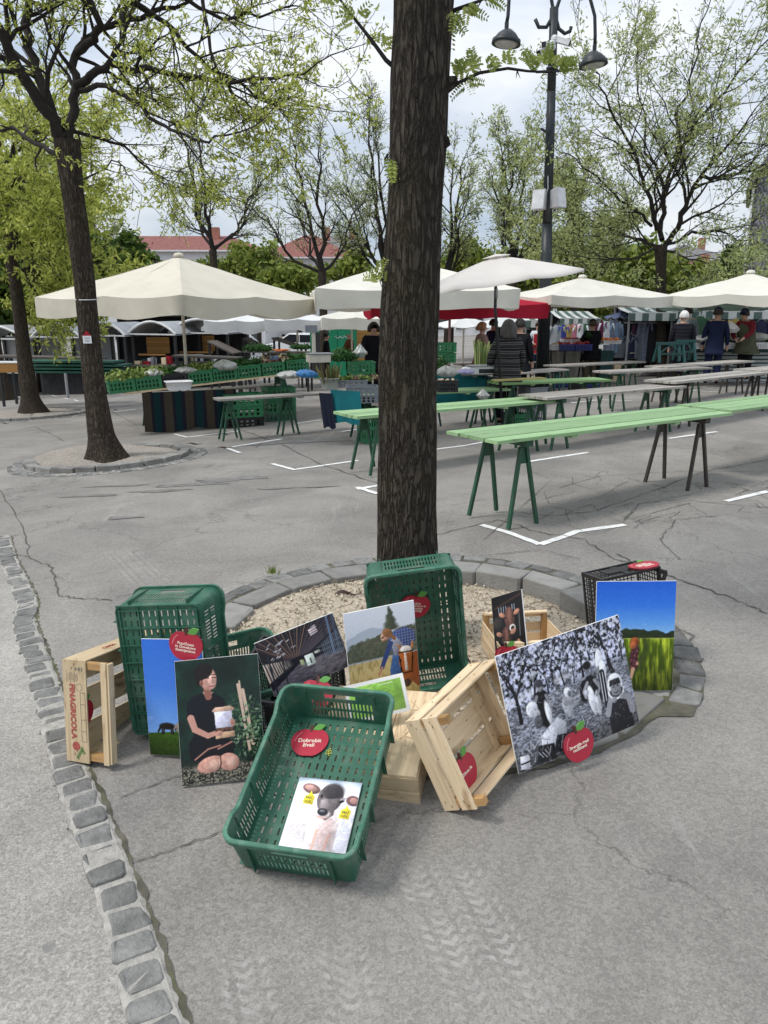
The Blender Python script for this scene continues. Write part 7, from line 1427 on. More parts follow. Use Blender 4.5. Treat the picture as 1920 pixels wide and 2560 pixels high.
kp = at(827, 816, 31); kz = gz(kp.x, kp.y); kh = kp.z - kz; root = empty('kiosk', (kp.x, kp.y, kz), R(-6), 'bright green metal kiosk with a scrawl of graffiti behind the canopies', 'kiosk'); mb = MB(); mb.box((0, .7, kh / 2), (1.75, 1.4, kh)); mb.build('wall', M['kiosk_green'], root); mb = MB()
for i in range(2): mb.box((-.1 + .75 * i, -.012, kh / 2 - .05), (.70, .022, kh - .3))
mb.build('door', M['kiosk_green'], root); mb = MB(); pts = [(.15 + .05 * i + .04 * math.sin(i * 2.1), -.030, kh - .42 + .06 * math.sin(i * 1.7)) for i in range(12)]; mb.tube(pts, .010, 4); mb.build('graffiti', M['white_pl'], root); mb = MB(); mb.box((-.55, -.03, kh / 2), (.5, .05, kh - .5)); mb.build('panel', M['roof_dark'], root)
tp = at(905, 812, 33); tz = gz(tp.x, tp.y); th_ = tp.z - tz; root = empty('trailer', (tp.x, tp.y, tz), R(-4), 'orange wooden market trailer on wheels left of the trunk', 'trailer'); mb = MB(); rg_ = rng(2)
for i in range(8): slat(mb, (0, 0, .6 + (th_ - .6) * (i + .5) / 8), (1.3, .08, (th_ - .6) / 8 - .012), 0, rg_)
mb.build('board_wall', M['kiosk_wood'], root); mb = MB(); mb.box((0, .75, (th_ + .5) / 2), (1.28, 1.4, th_ - .6)); mb.build('box', M['kiosk_wood'], root)
for sx in (-.3, .35): mb = MB(); mb.lathe([(.05, -.08), (.27, -.08), (.29, 0), (.27, .08), (.05, .08)], (sx, .0, .29), 16, m=Matrix.Rotation(PI / 2, 3, 'X')); mb.build('wheel', M['tyre'], root)

# ------------------------------------------------------------------ clothes stalls, fruit stand, salad stall at the right
M['awning'] = stripes('green_white_awning', [(0, (.60, .62, .61)), (.5, (.10, .15, .135))], 4.5)
AWS = {}
def awning_stall(label, px0, px1, pyf, pyb, Y, depth, n, seed, yaw=0., dark=True, val=.22):
	a, b = at(px0, pyf, Y), at(px1, pyf, Y); w = b.x - a.x; z0 = gz((a.x + b.x) / 2, Y); zf = a.z - z0; zb = at(px0, pyb, Y + depth).z - z0; root = empty('awning_stall', ((a.x + b.x) / 2, Y, z0), R(yaw), label, 'market stall', 'striped awning stalls'); mb = MB(); rows = []; Wt = []
	for i in range(25):
		x = -w / 2 + w * i / 24; rows.append([(x, 0, zf), (x, depth * .5, (zf + zb) / 2 - .03), (x, depth, zb)]); Wt += [(i / 24 * n / 4.5, 0, .5)] * 3
	mb.grid(rows); mb.w = Wt; mb.build('awning', M['awning'], root); mb = MB(); rows = []; Wt = []
	for i in range(49): x = -w / 2 + w * i / 48; rows.append([(x, -.012, zf), (x, -.02, zf - val)]); Wt += [((i / 48 * n / 4.5) + .11, 0, .5)] * 2
	mb.grid(rows); mb.w = Wt; mb.build('valance', M['awning'], root); mb = MB(); mb.bar((-w / 2, .0, zf + .012), (w / 2, .0, zf + .012), .03, .03); mb.build('front_rail', M['roof_edge'], root)
	for x in (-w / 2 + .06, w / 2 - .06):
		for y in (.1, depth - .05): mb = MB(); mb.box((x, y, (zf - .05) / 2 + (.0 if y < .5 else (zb - zf) / 2)), (.05, .05, zf - .05 + (0 if y < .5 else zb - zf))); mb.build('post', M['steel'], root)
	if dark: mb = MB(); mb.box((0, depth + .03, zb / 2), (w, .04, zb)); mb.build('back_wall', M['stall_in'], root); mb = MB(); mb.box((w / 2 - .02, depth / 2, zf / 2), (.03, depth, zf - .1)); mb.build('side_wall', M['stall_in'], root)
	mb = MB(); mb.tube([(-w / 2, .35, zf - .28), (w / 2, .35, zf - .28)], .016, 6); mb.build('hanging_rail', M['steel'], root); AWS[label] = (root, w, zf); return root
awning_stall('striped awning stall far behind the arched stalls at the left', 258, 470, 774, 760, 34, 1.6, 6, 9); awning_stall('striped awning stall left of the lamp post', 1312, 1420, 802, 780, 26, 1.6, 3.5, 1); awning_stall('striped awning clothes stall behind the fruit stand', 1400, 1502, 797, 778, 23.4, 1.5, 4.5, 2); awning_stall('striped awning stall of dark clothes left of the right tree', 1572, 1690, 783, 762, 22.6, 1.6, 3.5, 3); awning_stall('striped awning stall right of the right tree', 1660, 1800, 778, 760, 23.5, 1.6, 4.0, 4); awning_stall('striped awning stall at the right frame edge, mostly hidden', 1800, 1990, 780, 762, 24, 1.6, 4.5, 5)
rg = rng(9)
COLS = dict(grey=(.30, .33, .36), royal=(.03, .05, .26), mustard=(.33, .25, .08), rose=(.48, .17, .24), white=(.66, .68, .72), green=(.05, .12, .07), wine=(.14, .02, .06), cream=(.55, .5, .42), black=(.012, .012, .016), navy=(.015, .02, .05), blue=(.16, .24, .36), patterned=(.12, .14, .20), beige=(.40, .34, .27), plum=(.10, .04, .08), slate=(.11, .13, .15))
CM = {k: pm(k + '_fabric', v, rough=.9, var=.3 if k == 'patterned' else .12, scale=30 if k == 'patterned' else 5, bump=.3, bscale=8, dirt=(.5, .52, .55) if k == 'patterned' else None, dscale=25) for k, v in COLS.items()}
def garment(label, px, pyt, Y, w, h, col, seed, yaw=0.):
	p = at(px, pyt, Y); rg_ = rng(seed); root = empty('hanging_garment', p, R(yaw), label, 'garment', 'clothes hanging in the stalls'); mb = MB(); front = []; back = []
	for j in range(9):
		f = j / 8; hw = w * (.16 + .34 * min(1, f * 5) ** .7 + .02 * f); row = []; rb_ = []
		for i in range(9):
			x = -hw + 2 * hw * i / 8; y = .045 * math.cos(PI * (i / 8 - .5)) + .018 * math.sin(i * 2.2 + seed) * f; row.append((x, -y, -h * f - .05 * abs(x) / w * (1 - f))); rb_.append((x, y, -h * f - .05 * abs(x) / w * (1 - f)))
		front.append(row); back.append(rb_)
	mb.grid(front); mb.grid([r[::-1] for r in back]); mb.build('cloth', CM[col], root, sm=True)
	for s in (-1, 1): b = MB(); b.tube([(s * w * .42, 0, -.06), (s * w * .56, 0, -h * .3), (s * w * .58, .02, -h * .62)], [.055, .05, .042], 7); b.build('sleeve', CM[col], root, sm=True)
	b = MB(); b.tube([(-w * .3, 0, -.02), (0, 0, .05), (w * .3, 0, -.02)], .008, 4); b.tube([(0, 0, .05), (.02, 0, .09), (0, 0, .12)], .005, 4); b.build('hanger', M['steel'], root)
for i, (px, pt, w, h, c, lb) in enumerate(((1394, 812, .42, .62, 'grey', 'pale grey jumper hanging at the left of the clothes stall'), (1409, 812, .30, .62, 'royal', 'royal blue top hanging beside the pale grey jumper'), (1424, 811, .34, .62, 'mustard', 'mustard yellow top hanging in the clothes stall'), (1437, 810, .34, .62, 'rose', 'pink jumper hanging in the clothes stall'), (1452, 809, .40, .66, 'white', 'white blouse hanging left of the man at the oranges'), (1464, 809, .34, .62, 'green', 'dark green top hanging behind the man at the oranges'), (1503, 803, .30, .66, 'wine', 'wine red top hanging right of the man at the oranges'), (1517, 803, .42, .70, 'white', 'white blouse with an open front hanging above the oranges'), (1533, 800, .46, .95, 'patterned', 'blue and white patterned dress hanging at the right of the clothes stall'), (1542, 806, .34, .9, 'blue', 'blue grey dress hanging at the right end of the clothes stall'), (1372, 815, .28, .6, 'cream', 'cream coloured top hanging right at the lamp post'))):
	garment(lb, px, pt, 23.0 if px > 1380 else 23.4, w, h, c, i)
for i, (px, pt, Y, w, h, c, lb) in enumerate(((1556, 842, 23, .42, .62, 'slate', 'dim grey jacket on the lower rail of the dark stall, left one'), (1577, 838, 23, .40, .68, 'navy', 'navy jacket on the lower rail of the dark stall, middle one'), (1597, 838, 23, .42, .70, 'slate', 'dim grey jacket on the lower rail of the dark stall, right one'), (1570, 798, 23.2, .5, .6, 'black', 'black jacket on the upper rail of the dark stall, left one'), (1592, 797, 23.2, .5, .6, 'plum', 'plum coloured jacket on the upper rail of the dark stall'), (1616, 795, 23, .36, 1.3, 'patterned', 'long patterned dress hanging just left of the right tree'), (1633, 795, 23, .36, 1.3, 'black', 'long black trousers hanging just left of the right tree'), (1682, 798, 23.8, .4, 1.0, 'wine', 'dark wine red coat hanging behind the puffer jacket'), (1752, 790, 23, .46, .62, 'green', 'dark green shirt with a pale collar hanging between the two men'), (1776, 788, 23.6, .42, .7, 'beige', 'beige jacket hanging behind the man in the navy jacket'), (1840, 796, 23.6, .42, .7, 'mustard', 'ochre jacket hanging behind the salad vendor'), (1905, 800, 23.6, .42, .7, 'navy', 'navy coat hanging at the right edge of the salad stall'))):
	garment(lb, px, pt, Y, w, h, c, i + 30)
# fruit stand
fp = at(1430, 872, 20.8); zf_ = gz(fp.x, fp.y); hF = fp.z - zf_; root = empty('fruit_table', (fp.x, fp.y, zf_), R(10), 'dark table of berry crates under the cream umbrella, behind the grey tables', 'table'); mb = MB(); mb.box((0, .3, hF - .03), (1.65, .8, .06)); mb.build('tabletop', M['dark_metal'], root); mb = MB(); mb.grid([[(-.6 + 1.4 * i / 12, .70 + .02 * math.sin(i * 2), z) for i in range(13)] for z in (.02, hF - .07)]); mb.build('skirt', M['pole_cream'], root)
for sx in (-.6, -.2, .3, .7): mb = MB(); mb.bar((sx, .0, hF - .06), (sx - .1, -.03, 0), .03, .03); mb.bar((sx, .02, hF - .06), (sx + .1, 0, 0), .03, .03); mb.build('leg', M['dark_metal'], root)
M['berry'] = pm('red_fruit', (.28, .012, .02), rough=.35, var=.35, scale=30, attr=True); M['orange_fruit'] = pm('orange_fruit', (.72, .20, .03), rough=.45, var=.15, attr=True); M['blue_crate'] = pm('blue_crate', (.03, .045, .20), rough=.5, var=.2); M['potato'] = pm('pale_potato', (.46, .33, .17), rough=.7, var=.2)
def fruitcrate(label, px, py, Y, w, l, h, mc, mf, nf, rf, fl, fcat, grp_, seed):
	q = at(px, py, Y); q.z -= h * .5; veg_crate(M4(Matrix.Rotation(R(8), 3, 'Z'), q), w, l, h, label, mc, 'fruit crates on the fruit stand'); rg_ = rng(seed); me_ = None
	for j in range(nf):
		if me_ is None: b = MB(); b.ball((0, 0, 0), rf, 10, 6); o = b.build(fcat, mf, sm=True); me_ = o.data
		else: o = bpy.data.objects.new(fcat, me_); C.objects.link(o)
		o.location = q + Vector((rg_.uniform(-w / 2 + rf, w / 2 - rf), rg_.uniform(-l / 2 + rf, l / 2 - rf), h * .85 + rg_.uniform(0, rf * 1.3))); tag(o, fl, fcat.replace('_', ' '), grp_)
fruitcrate('blue crate of red apples at the left of the fruit stand', 1412, 868, 20.4, .40, .4, .16, M['blue_crate'], M['berry'], 26, .045, 'red apple in the left blue crate of the fruit stand', 'red_apple', 'apples in the left blue crate', 1); fruitcrate('blue crate of red peppers in the middle of the fruit stand', 1453, 868, 20.4, .46, .4, .16, M['blue_crate'], M['berry'], 26, .05, 'red pepper in the middle blue crate of the fruit stand', 'red_pepper', 'peppers in the middle blue crate', 2); fruitcrate('pale crate of red berries at the back of the fruit stand', 1440, 852, 21.2, .80, .35, .10, M['white_pl'], M['berry'], 40, .03, 'red berry in the pale crate at the back of the fruit stand', 'strawberry', 'berries in the pale crate', 3); fruitcrate('white crate of potatoes right of the lamp post', 1386, 868, 20.4, .24, .3, .15, M['white_pl'], M['potato'], 14, .035, 'potato in the white crate right of the lamp post', 'potato', 'potatoes in the white crate', 4); fruitcrate('shallow clear crate of oranges at the right end of the fruit stand', 1524, 855, 20.6, .50, .36, .09, M['white_pl'], M['orange_fruit'], 30, .042, 'orange in the shallow crate at the right end of the fruit stand', 'orange', 'oranges in the shallow crate', 5)
q = at(1514, 880, 20.8); mb = MB(); mb.box((0, 0, -.35), (.34, .34, .8)); o = mb.build('green_bin', M['leg_teal']); o.location = q; tag(o, 'dark green bin carrying the crate of oranges', 'bin')
q = ground(1545, 902); qq = at(1545, 900, 20.9)
for k in range(3): mb = MB(); slat(mb, (0, 0, 0), (.30 - .02 * k, .3, .14), 0, rng(k)); o = mb.build('wooden_box', M['pine']); o.location = (qq.x, qq.y, gz(qq.x, qq.y) + .16 + .145 * k); tag(o, ['pale wooden box right of the oranges, bottom of its stack', 'pale wooden box right of the oranges, middle of its stack', 'pale wooden box right of the oranges, topmost of its stack'][k], 'box', 'wooden boxes right of the oranges')
for (px, py, Y, w, h, lb) in ((1405, 905, 20.2, .36, .2, 'blue crate on the ground under the fruit stand, left one'), (1480, 920, 19.0, .34, .3, 'dark blue crate stack on the ground under the grey table'), (1440, 926, 18.6, .2, .24, 'black mesh crate on the ground under the grey table')):
	q = at(px, py, Y); veg_crate(M4(Matrix.Rotation(R(10), 3, 'Z'), (q.x, q.y, gz(q.x, q.y) + .002)), w, .35, h, lb, M['blue_crate'] if 'blue' in lb else M['black'], 'crates on the ground by the fruit stand')
leafball('pot_plant', 'single green seedling with broad leaves beside the fruit crates', 'plant', at(1473, 845, 20.3), .11, M['darkleaf'], 30, 5, None, 1.2)
# salad stall
sp_ = at(1868, 857, 18.9); zs = gz(sp_.x, sp_.y); hS = sp_.z - zs; root = empty('salad_table', (sp_.x, sp_.y, zs), R(4), 'long counter of salads with a slatted pale front at the right edge', 'table'); mb = MB(); mb.box((0, .3, hS - .1), (2.6, .8, .05)); mb.build('tabletop', M['pole_cream'], root); mb = MB()
for k in range(8): mb.box((0, -.02, .08 + (hS - .25) * k / 8), (2.55, .03, (hS - .25) / 8 - .035))
mb.build('slatted_front', pm('pale_slats', (.34, .36, .35), rough=.6, var=.12), root); mb = MB(); mb.box((0, .05, hS * .45), (2.5, .03, hS * .8)); mb.build('back_panel', M['leg_teal'], root)
for k, px in enumerate((1748, 1795, 1835, 1882, 1925)):
	q = at(px, 862, 18.7); veg_crate(M4(Matrix.Rotation(R(4), 3, 'Z'), q - Vector((0, 0, .09))), .44, .45, .15, ['white crate of salad behind the puffer jacket', 'white crate of salad hidden by the navy jacket', 'white crate of salad right of the navy jacket', 'white crate of bagged salad below the vendor', 'white crate of salad cut by the right frame edge'][k], M['white_pl'], 'salad crates on the counter')
	leafball('salad_heap', ['salad heap left of the man in navy', 'salad heap hidden by the man in navy', 'salad heap under the plastic sheet right of the man in navy', 'salad heap in front of the vendor', 'salad heap at the right frame edge'][k], 'salad', q + Vector((0, 0, .05)), .21, M['lettuce'] if k % 2 else M['darkleaf'], 120, 110 + k, None, .6, .35)
for k, (px, py) in enumerate(((1850, 852), (1893, 851), (1755, 855))): bag(['plastic sheet over the salad right of the man in navy', 'plastic sheet over the salad below the vendor', 'plastic sheet over the salad left of the man in navy'][k], at(px, py, 18.45), .24, M['plastic'], 20 + k, 'plastic sheets on the salads', .35)
bag('white carrier bag between the man in navy and the vendor', at(1829, 832, 18.3), .17, M['white_pl'], 25, None, .75)
p = at(1470 + 68 + 62, 756, 26); mb = MB(); mb.box((0, 0, 0), (.42, .5, .28)); o = mb.build('roof_box', M['lgrey']); o.location = at(1609, 755, 25); tag(o, 'pale grey box on the roof left of the right tree', 'box')
# sign and cord on the left trunk come with the trees
# ------------------------------------------------------------------ trees
def bark(name, c, moss=.3):
	m, t, b, l = new_mat(name); tcn = N(t, 'ShaderNodeTexCoord'); mpn = N(t, 'ShaderNodeMapping'); mpn.inputs['Scale'].default_value = (1, 1, .2); l(tcn.outputs['Object'], mpn.inputs[0])
	nd = N(t, 'ShaderNodeTexNoise', inp={'Scale': 9., 'Detail': 5., 'Roughness': .6}); l(mpn.outputs[0], nd.inputs['Vector']); sc = N(t, 'ShaderNodeVectorMath', operation='SCALE', inp={3: .16}); l(nd.outputs['Color'], sc.inputs[0]); ad = N(t, 'ShaderNodeVectorMath', operation='ADD'); l(mpn.outputs[0], ad.inputs[0]); l(sc.outputs[0], ad.inputs[1])
	vo = N(t, 'ShaderNodeTexVoronoi', feature='DISTANCE_TO_EDGE', inp={'Scale': 33.}); l(ad.outputs[0], vo.inputs['Vector']); rv = N(t, 'ShaderNodeValToRGB'); rv.color_ramp.elements[0].position = .0; rv.color_ramp.elements[1].position = .22; rv.color_ramp.elements[0].color = (.2, .2, .2, 1); l(vo.outputs['Distance'], rv.inputs[0])
	n = N(t, 'ShaderNodeTexNoise', inp={'Scale': 60., 'Detail': 7., 'Roughness': .7}); l(mpn.outputs[0], n.inputs['Vector']); r = N(t, 'ShaderNodeValToRGB'); e = r.color_ramp.elements; e[0].position = .3; e[1].position = .7; e[0].color = scl(c, .6); e[1].color = scl(c, 1.5); l(n.outputs[0], r.inputs[0])
	mu = N(t, 'ShaderNodeMix', data_type='RGBA', blend_type='MULTIPLY'); mu.inputs[0].default_value = .6; l(r.outputs[0], mu.inputs[6]); l(rv.outputs[0], mu.inputs[7])
	n2 = N(t, 'ShaderNodeTexNoise', inp={'Scale': 2.6, 'Detail': 6.}); l(tcn.outputs['Object'], n2.inputs['Vector']); r2 = N(t, 'ShaderNodeValToRGB'); r2.color_ramp.elements[0].position = .5; r2.color_ramp.elements[1].position = .75; l(n2.outputs[0], r2.inputs[0]); k = N(t, 'ShaderNodeMath', operation='MULTIPLY', inp={1: moss}); l(r2.outputs[0], k.inputs[0])
	x = N(t, 'ShaderNodeMix', data_type='RGBA'); l(k.outputs[0], x.inputs[0]); l(mu.outputs[2], x.inputs[6]); x.inputs[7].default_value = (.085, .072, .025, 1); l(x.outputs[2], b.inputs['Base Color']); b.inputs['Roughness'].default_value = .95; b.inputs['Specular IOR Level'].default_value = .1
	h = N(t, 'ShaderNodeMath', operation='MULTIPLY_ADD', inp={1: .35}); l(n.outputs[0], h.inputs[0]); l(rv.outputs[0], h.inputs[2]); bp = N(t, 'ShaderNodeBump', inp={'Strength': 1., 'Distance': .02}); l(h.outputs[0], bp.inputs['Height']); l(bp.outputs[0], b.inputs['Normal']); return m
M['bark'] = bark('furrowed_bark', (.062, .053, .043)); M['bark_l'] = bark('furrowed_bark_brown', (.078, .063, .05), .2); M['bark_d'] = pm('dark_limb_bark', (.022, .018, .015), rough=.95, var=.4, scale=14, bump=.4); M['twig'] = pm('dark_twigs', (.018, .015, .013), rough=.9, var=.3)
M['leafy'] = leafmat('spring_leaves', lin('84933a'), lin('cdd073'), .5); M['leafy2'] = leafmat('pale_spring_leaves', lin('86945a'), lin('c0c68a'), .45); M['leafd'] = leafmat('deep_green_leaves', lin('2f451e'), lin('62782f'), .28); M['leafm'] = leafmat('mid_green_leaves', lin('566a2a'), lin('9aa350'), .35)
def leafmesh(name, anc, dirs, per, ln, wd, spread, seed, m, parent, droop=.2):
	r = np.random.RandomState(seed); A = np.repeat(np.array(anc, float), per, 0); D_ = np.repeat(np.array(dirs, float), per, 0); n = len(A)
	ax = r.normal(size=(n, 3)) + D_ * .5; ax[:, 2] -= droop; ax /= np.linalg.norm(ax, axis=1)[:, None]; up = r.normal(size=(n, 3)); sd = np.cross(ax, up); sd /= np.linalg.norm(sd, axis=1)[:, None] + 1e-9
	s = r.uniform(.55, 1.2, (n, 1)); P = A + r.normal(size=(n, 3)) * spread; L_ = ax * ln * s; W_ = sd * wd * s * .5
	V = np.stack([P, P + L_ * .5 + W_, P + L_, P + L_ * .5 - W_], 1).reshape(-1, 3); me = bpy.data.meshes.new(name); me.vertices.add(4 * n); me.vertices.foreach_set('co', V.ravel().astype(np.float32)); me.loops.add(4 * n); me.loops.foreach_set('vertex_index', np.arange(4 * n, dtype=np.int32)); me.polygons.add(n); me.polygons.foreach_set('loop_start', np.arange(0, 4 * n, 4, dtype=np.int32))
	try: me.polygons.foreach_set('loop_total', np.full(n, 4, np.int32))
	except Exception: pass
	w = np.zeros((4 * n, 3), np.float32); w[:, 2] = np.repeat(r.rand(n), 4); at_ = me.attributes.new('W', 'FLOAT_VECTOR', 'POINT'); at_.data.foreach_set('vector', w.ravel()); me.update(calc_edges=True); me.validate(); return mlink(name, me, m, parent)
class Tree:
	def __init__(s, seed, maxlev, nch, ratio, ang, wig, trop, rmin, anc_from=None):
		s.rg = rng(seed); s.mb = MB(); s.tw = MB(); s.A = []; s.D = []; s.max = maxlev; s.nch = nch; s.ratio = ratio; s.ang = ang; s.wig = wig; s.trop = trop; s.rmin = rmin
	def rv(s): return Vector((s.rg.gauss(0, 1), s.rg.gauss(0, 1), s.rg.gauss(0, 1)))
	def grow(s, p, d, L_, r, lev):
		n = 4 if lev < 2 else 3; pts = [p.copy()]; ds = [d.copy()]
		for i in range(n):
			d = (d + s.rv() * s.wig + Vector((0, 0, s.trop[min(lev, len(s.trop) - 1)]))).normalized(); p = p + d * L_ / n; pts.append(p.copy()); ds.append(d.copy())
		r1 = max(s.rmin * .8, r * .45); rr = [r + (r1 - r) * i / n for i in range(n + 1)]; (s.mb if lev < 2 else s.tw).tube(pts, rr, 7 if lev == 0 else 5 if lev == 1 else 3, cap=False); s.kids(pts, ds, rr, L_, lev)
	def kids(s, pts, ds, rr, L_, lev, k=None, t0=.25):
		if lev >= s.max - 1:
			for q, dd in zip(pts[1:], ds[1:]): s.A.append(q); s.D.append(dd)
		if lev >= s.max: return
		n = len(pts) - 1; k = k or s.nch[min(lev, len(s.nch) - 1)]
		for j in range(k):
			t = t0 + (1 - t0) * (j + s.rg.random()) / k; f = min(t * n, n - 1e-3); i = int(f); q = pts[i].lerp(pts[i + 1], f - i); d = ds[i + 1]; o = s.rv(); o = (o - d * o.dot(d)).normalized(); a = s.ang * s.rg.uniform(.6, 1.35)
			s.grow(q, (d * math.cos(a) + o * math.sin(a)).normalized(), L_ * s.ratio * s.rg.uniform(.65, 1.25) * (1.1 - .35 * t), max(s.rmin, rr[i] * .55), lev + 1)
		d = ds[-1]; s.grow(pts[-1], d, L_ * s.ratio * .9, max(s.rmin, rr[-1] * .9), lev + 1)
	def limb(s, pts, r0, r1, lev=0, k=7, Lc=2.0, t0=.2):
		pts = [Vector(q) for q in pts]; fine = []
		for a, b in zip(pts[:-1], pts[1:]):
			for i in range(3): fine.append(a.lerp(b, i / 3) + s.rv() * (b - a).length * .045)
		fine.append(pts[-1]); n = len(fine) - 1; rr = [r0 + (r1 - r0) * i / n for i in range(n + 1)]; s.mb.tube(fine, rr, 9, cap=False); ds = [(fine[min(i + 1, n)] - fine[max(i - 1, 0)]).normalized() for i in range(n + 1)]; s.kids(fine, ds, rr, Lc / s.ratio, lev, k, t0)
	def finish(s, root, mb_, mt, ml, per, ln, wd, spread, seed, droop=.2, off=Vector()):
		for b in (s.mb, s.tw): b.v = [tuple(Vector(v) - off) for v in b.v]
		if s.mb.v: s.mb.build('branches', mb_, root, sm=True)
		if s.tw.v: s.tw.build('twigs', mt, root)
		k_ = [i for i in range(len(s.A)) if s.rg.random() < .42]
		if per: leafmesh('crown', [tuple(s.A[i] - off) for i in k_], [tuple(s.D[i]) for i in k_], per * 3, ln, wd, spread, seed, ml, root, droop)
def trunk_mesh(pts, rs, seed, n=48, rows=90, amp=.10, flare=0., fz=0.):
	"""furrowed trunk: ridged displacement running along the stem"""
	pts = [Vector(p) for p in pts]; r_ = np.random.RandomState(seed); K = 24; ph = r_.uniform(0, 6.28, K); fr = r_.randint(5, 24, K); vz = r_.uniform(.3, 2.2, K); am = r_.uniform(.3, 1, K); P = []; cum = [0]
	for a, b in zip(pts[:-1], pts[1:]): cum.append(cum[-1] + (b - a).length)
	for j in range(rows + 1):
		t = cum[-1] * j / rows; i = 0
		while i < len(cum) - 2 and cum[i + 1] < t: i += 1
		f = (t - cum[i]) / max(1e-6, cum[i + 1] - cum[i]); f2 = f * f * (3 - 2 * f); c = pts[i].lerp(pts[i + 1], f); r = rs[i] + (rs[i + 1] - rs[i]) * f2; row = []
		for k in range(n):
			a = 2 * PI * k / n; h = 0
			h = float(np.sum(am * np.abs(np.sin((fr * a + vz * t * 3 + ph + 1.2 * np.sin(t * 2.1 + ph * 2)) * .5)))) / K; lump = .05 * math.sin(2 * a + t * 1.3 + seed) + .04 * math.sin(3 * a - t * 2.2)
			fl = flare * math.exp(-t / .16) * (1 + .35 * math.sin(5 * a + seed)) if flare else 0; rad = r * (1 + lump + amp * (h - .34) * 2.6) + fl; row.append(c + Vector((math.cos(a) * rad, math.sin(a) * rad, 0)))
		P.append(row + [row[0]])
	return P
def px_path(pl, Y, dY=None): return [at(q[0], q[1], Y + (dY[i] if dY else 0)) for i, q in enumerate(pl)]
def tree_root(name, p, label, group=None): return empty(name, p, 0, label, 'tree', group)

# the foreground trunk in the gravel bed
TY = 3.72; path = [(1021, 1480), (1021, 1390), (1019, 1250), (1021, 1100), (1018, 950), (1022, 800), (1028, 650), (1035, 500), (1044, 350), (1049, 200), (1058, 60), (1064, -60), (1084, -300), (1098, -620)]
pts = px_path(path, TY); pts[0] = Vector((pts[1].x, TY, -.10)); base = pts[0].copy(); base.z = -.075
rs = [.185, .160, .152, .148, .144, .141, .134, .126, .128, .126, .122, .125, .14, .14]
root = tree_root('locust_tree', base, 'near bark trunk rising from the gravel bed in the foreground', None); mb = MB(); mb.grid([[q - base for q in row] for row in trunk_mesh(pts, rs, 3, n=120, rows=420, amp=.15)]); mb.build('trunk', M['bark'], root, sm=True)
T = Tree(31, 3, [3, 3, 3], .6, .8, .12, [.06, .03, .0], .004)
top = pts[-1]
for k in range(5): a = k * 1.26 + .4; T.limb([top - Vector((0, 0, .3)), top + Vector((math.cos(a) * .5, math.sin(a) * .5, .5)), top + Vector((math.cos(a) * 1.5, math.sin(a) * 1.5, 1.3))], .08, .03, 0, 5, 1.2)
T.finish(root, M['bark'], M['twig'], M['leafy'], 4, .09, .022, .02, 4, off=base)
M['sprig'] = leafmat('young_locust_leaflets', lin('76863a'), lin('b0b868'), .35)
def sprig(mb, p, d, ln, n, rg_):
	d = Vector(d).normalized(); sd = d.cross(Vector((0, 1, 0))).normalized() * rg_.choice([1, -1]); w = (0, 0, rg_.random()); q0 = Vector(p)
	for i in range(n):
		t = (i + .6) / n; c = q0 + d * ln * t + Vector((0, 0, -.02 * t * t))
		for s in (-1, 1):
			e = (d * .55 + sd * s).normalized(); l = .026 * (1.1 - .4 * t); o = Vector((0, rg_.uniform(-.4, .4), 0)) * l; nrm = d.cross(e).normalized(); m_ = e.cross(nrm).normalized() * l * .22; mb.add([c, c + e * l * .5 + m_ + o * .5, c + e * l + o, c + e * l * .5 - m_ + o * .5], [(0, 1, 2, 3)], w)
def twig(name, pl, r, tufts, seed, lab=None, dY=0.):
	rg_ = rng(seed); pts_ = [at(q[0], q[1], TY + dY + (q[2] if len(q) > 2 else 0)) - base for q in pl]; mb = MB(); mb.tube(pts_, [r * (1 - .6 * i / (len(pts_) - 1)) for i in range(len(pts_))], 7)
	for k in range(3): i = rg_.randint(0, len(pts_) - 2); q = pts_[i].lerp(pts_[i + 1], rg_.random()); mb.tube([q, q + Vector((rg_.uniform(-.03, .03), rg_.uniform(-.02, .02), rg_.uniform(-.06, -.02)))], [.004, .0005], 5)
	o = mb.build('twig', M['twig'], root, sm=True); lb2 = MB()
	for (px, py, n, dx, dz) in tufts:
		q = at(px, py, TY + dY) - base
		for i in range(n): sprig(lb2, q + Vector((rg_.uniform(-.02, .02), rg_.uniform(-.03, .03), rg_.uniform(-.02, .02))), (dx + rg_.uniform(-.7, .7), rg_.uniform(-.6, .6), dz + rg_.uniform(-.5, .5)), rg_.uniform(.05, .10), rg_.randint(5, 8), rg_)
	lb2.build('leaves', M['sprig'], o)
twig('twig', [(1118, 222), (1150, 205), (1200, 182), (1270, 171), (1320, 178), (1372, 181), (1392, 172)], .009, [(1150, 190, 7, .2, .8), (1180, 170, 5, .4, .8), (1215, 170, 4, .3, .9), (1275, 165, 3, .2, 1), (1160, 205, 4, .2, .0), (1340, 165, 5, -.2, .8), (1372, 160, 7, .2, .9), (1395, 165, 6, .8, .5)], 1)
twig('twig', [(1000, 180), (965, 150), (925, 95), (885, 45), (840, -15)], .012, [(955, 118, 3, .5, .8), (905, 55, 2, .4, .8), (880, 42, 4, -.9, .2), (850, 15, 3, -.8, .3)], 2)
twig('twig', [(1125, 30), (1165, 15), (1200, 2), (1260, -30)], .010, [(1130, 55, 6, .3, -.5), (1170, 20, 6, .5, .1), (1140, 40, 4, .0, -.6), (1215, 0, 5, .6, .1)], 3)
twig('twig', [(970, 385), (960, 400)], .006, [(978, 400, 4, .2, -.8), (984, 415, 3, .3, -.6)], 4, dY=-.12); twig('twig', [(958, 700), (945, 690)], .005, [(948, 700, 3, -.5, .8), (940, 690, 2, -.9, .5), (950, 680, 2, .0, 1)], 5, dY=-.1)
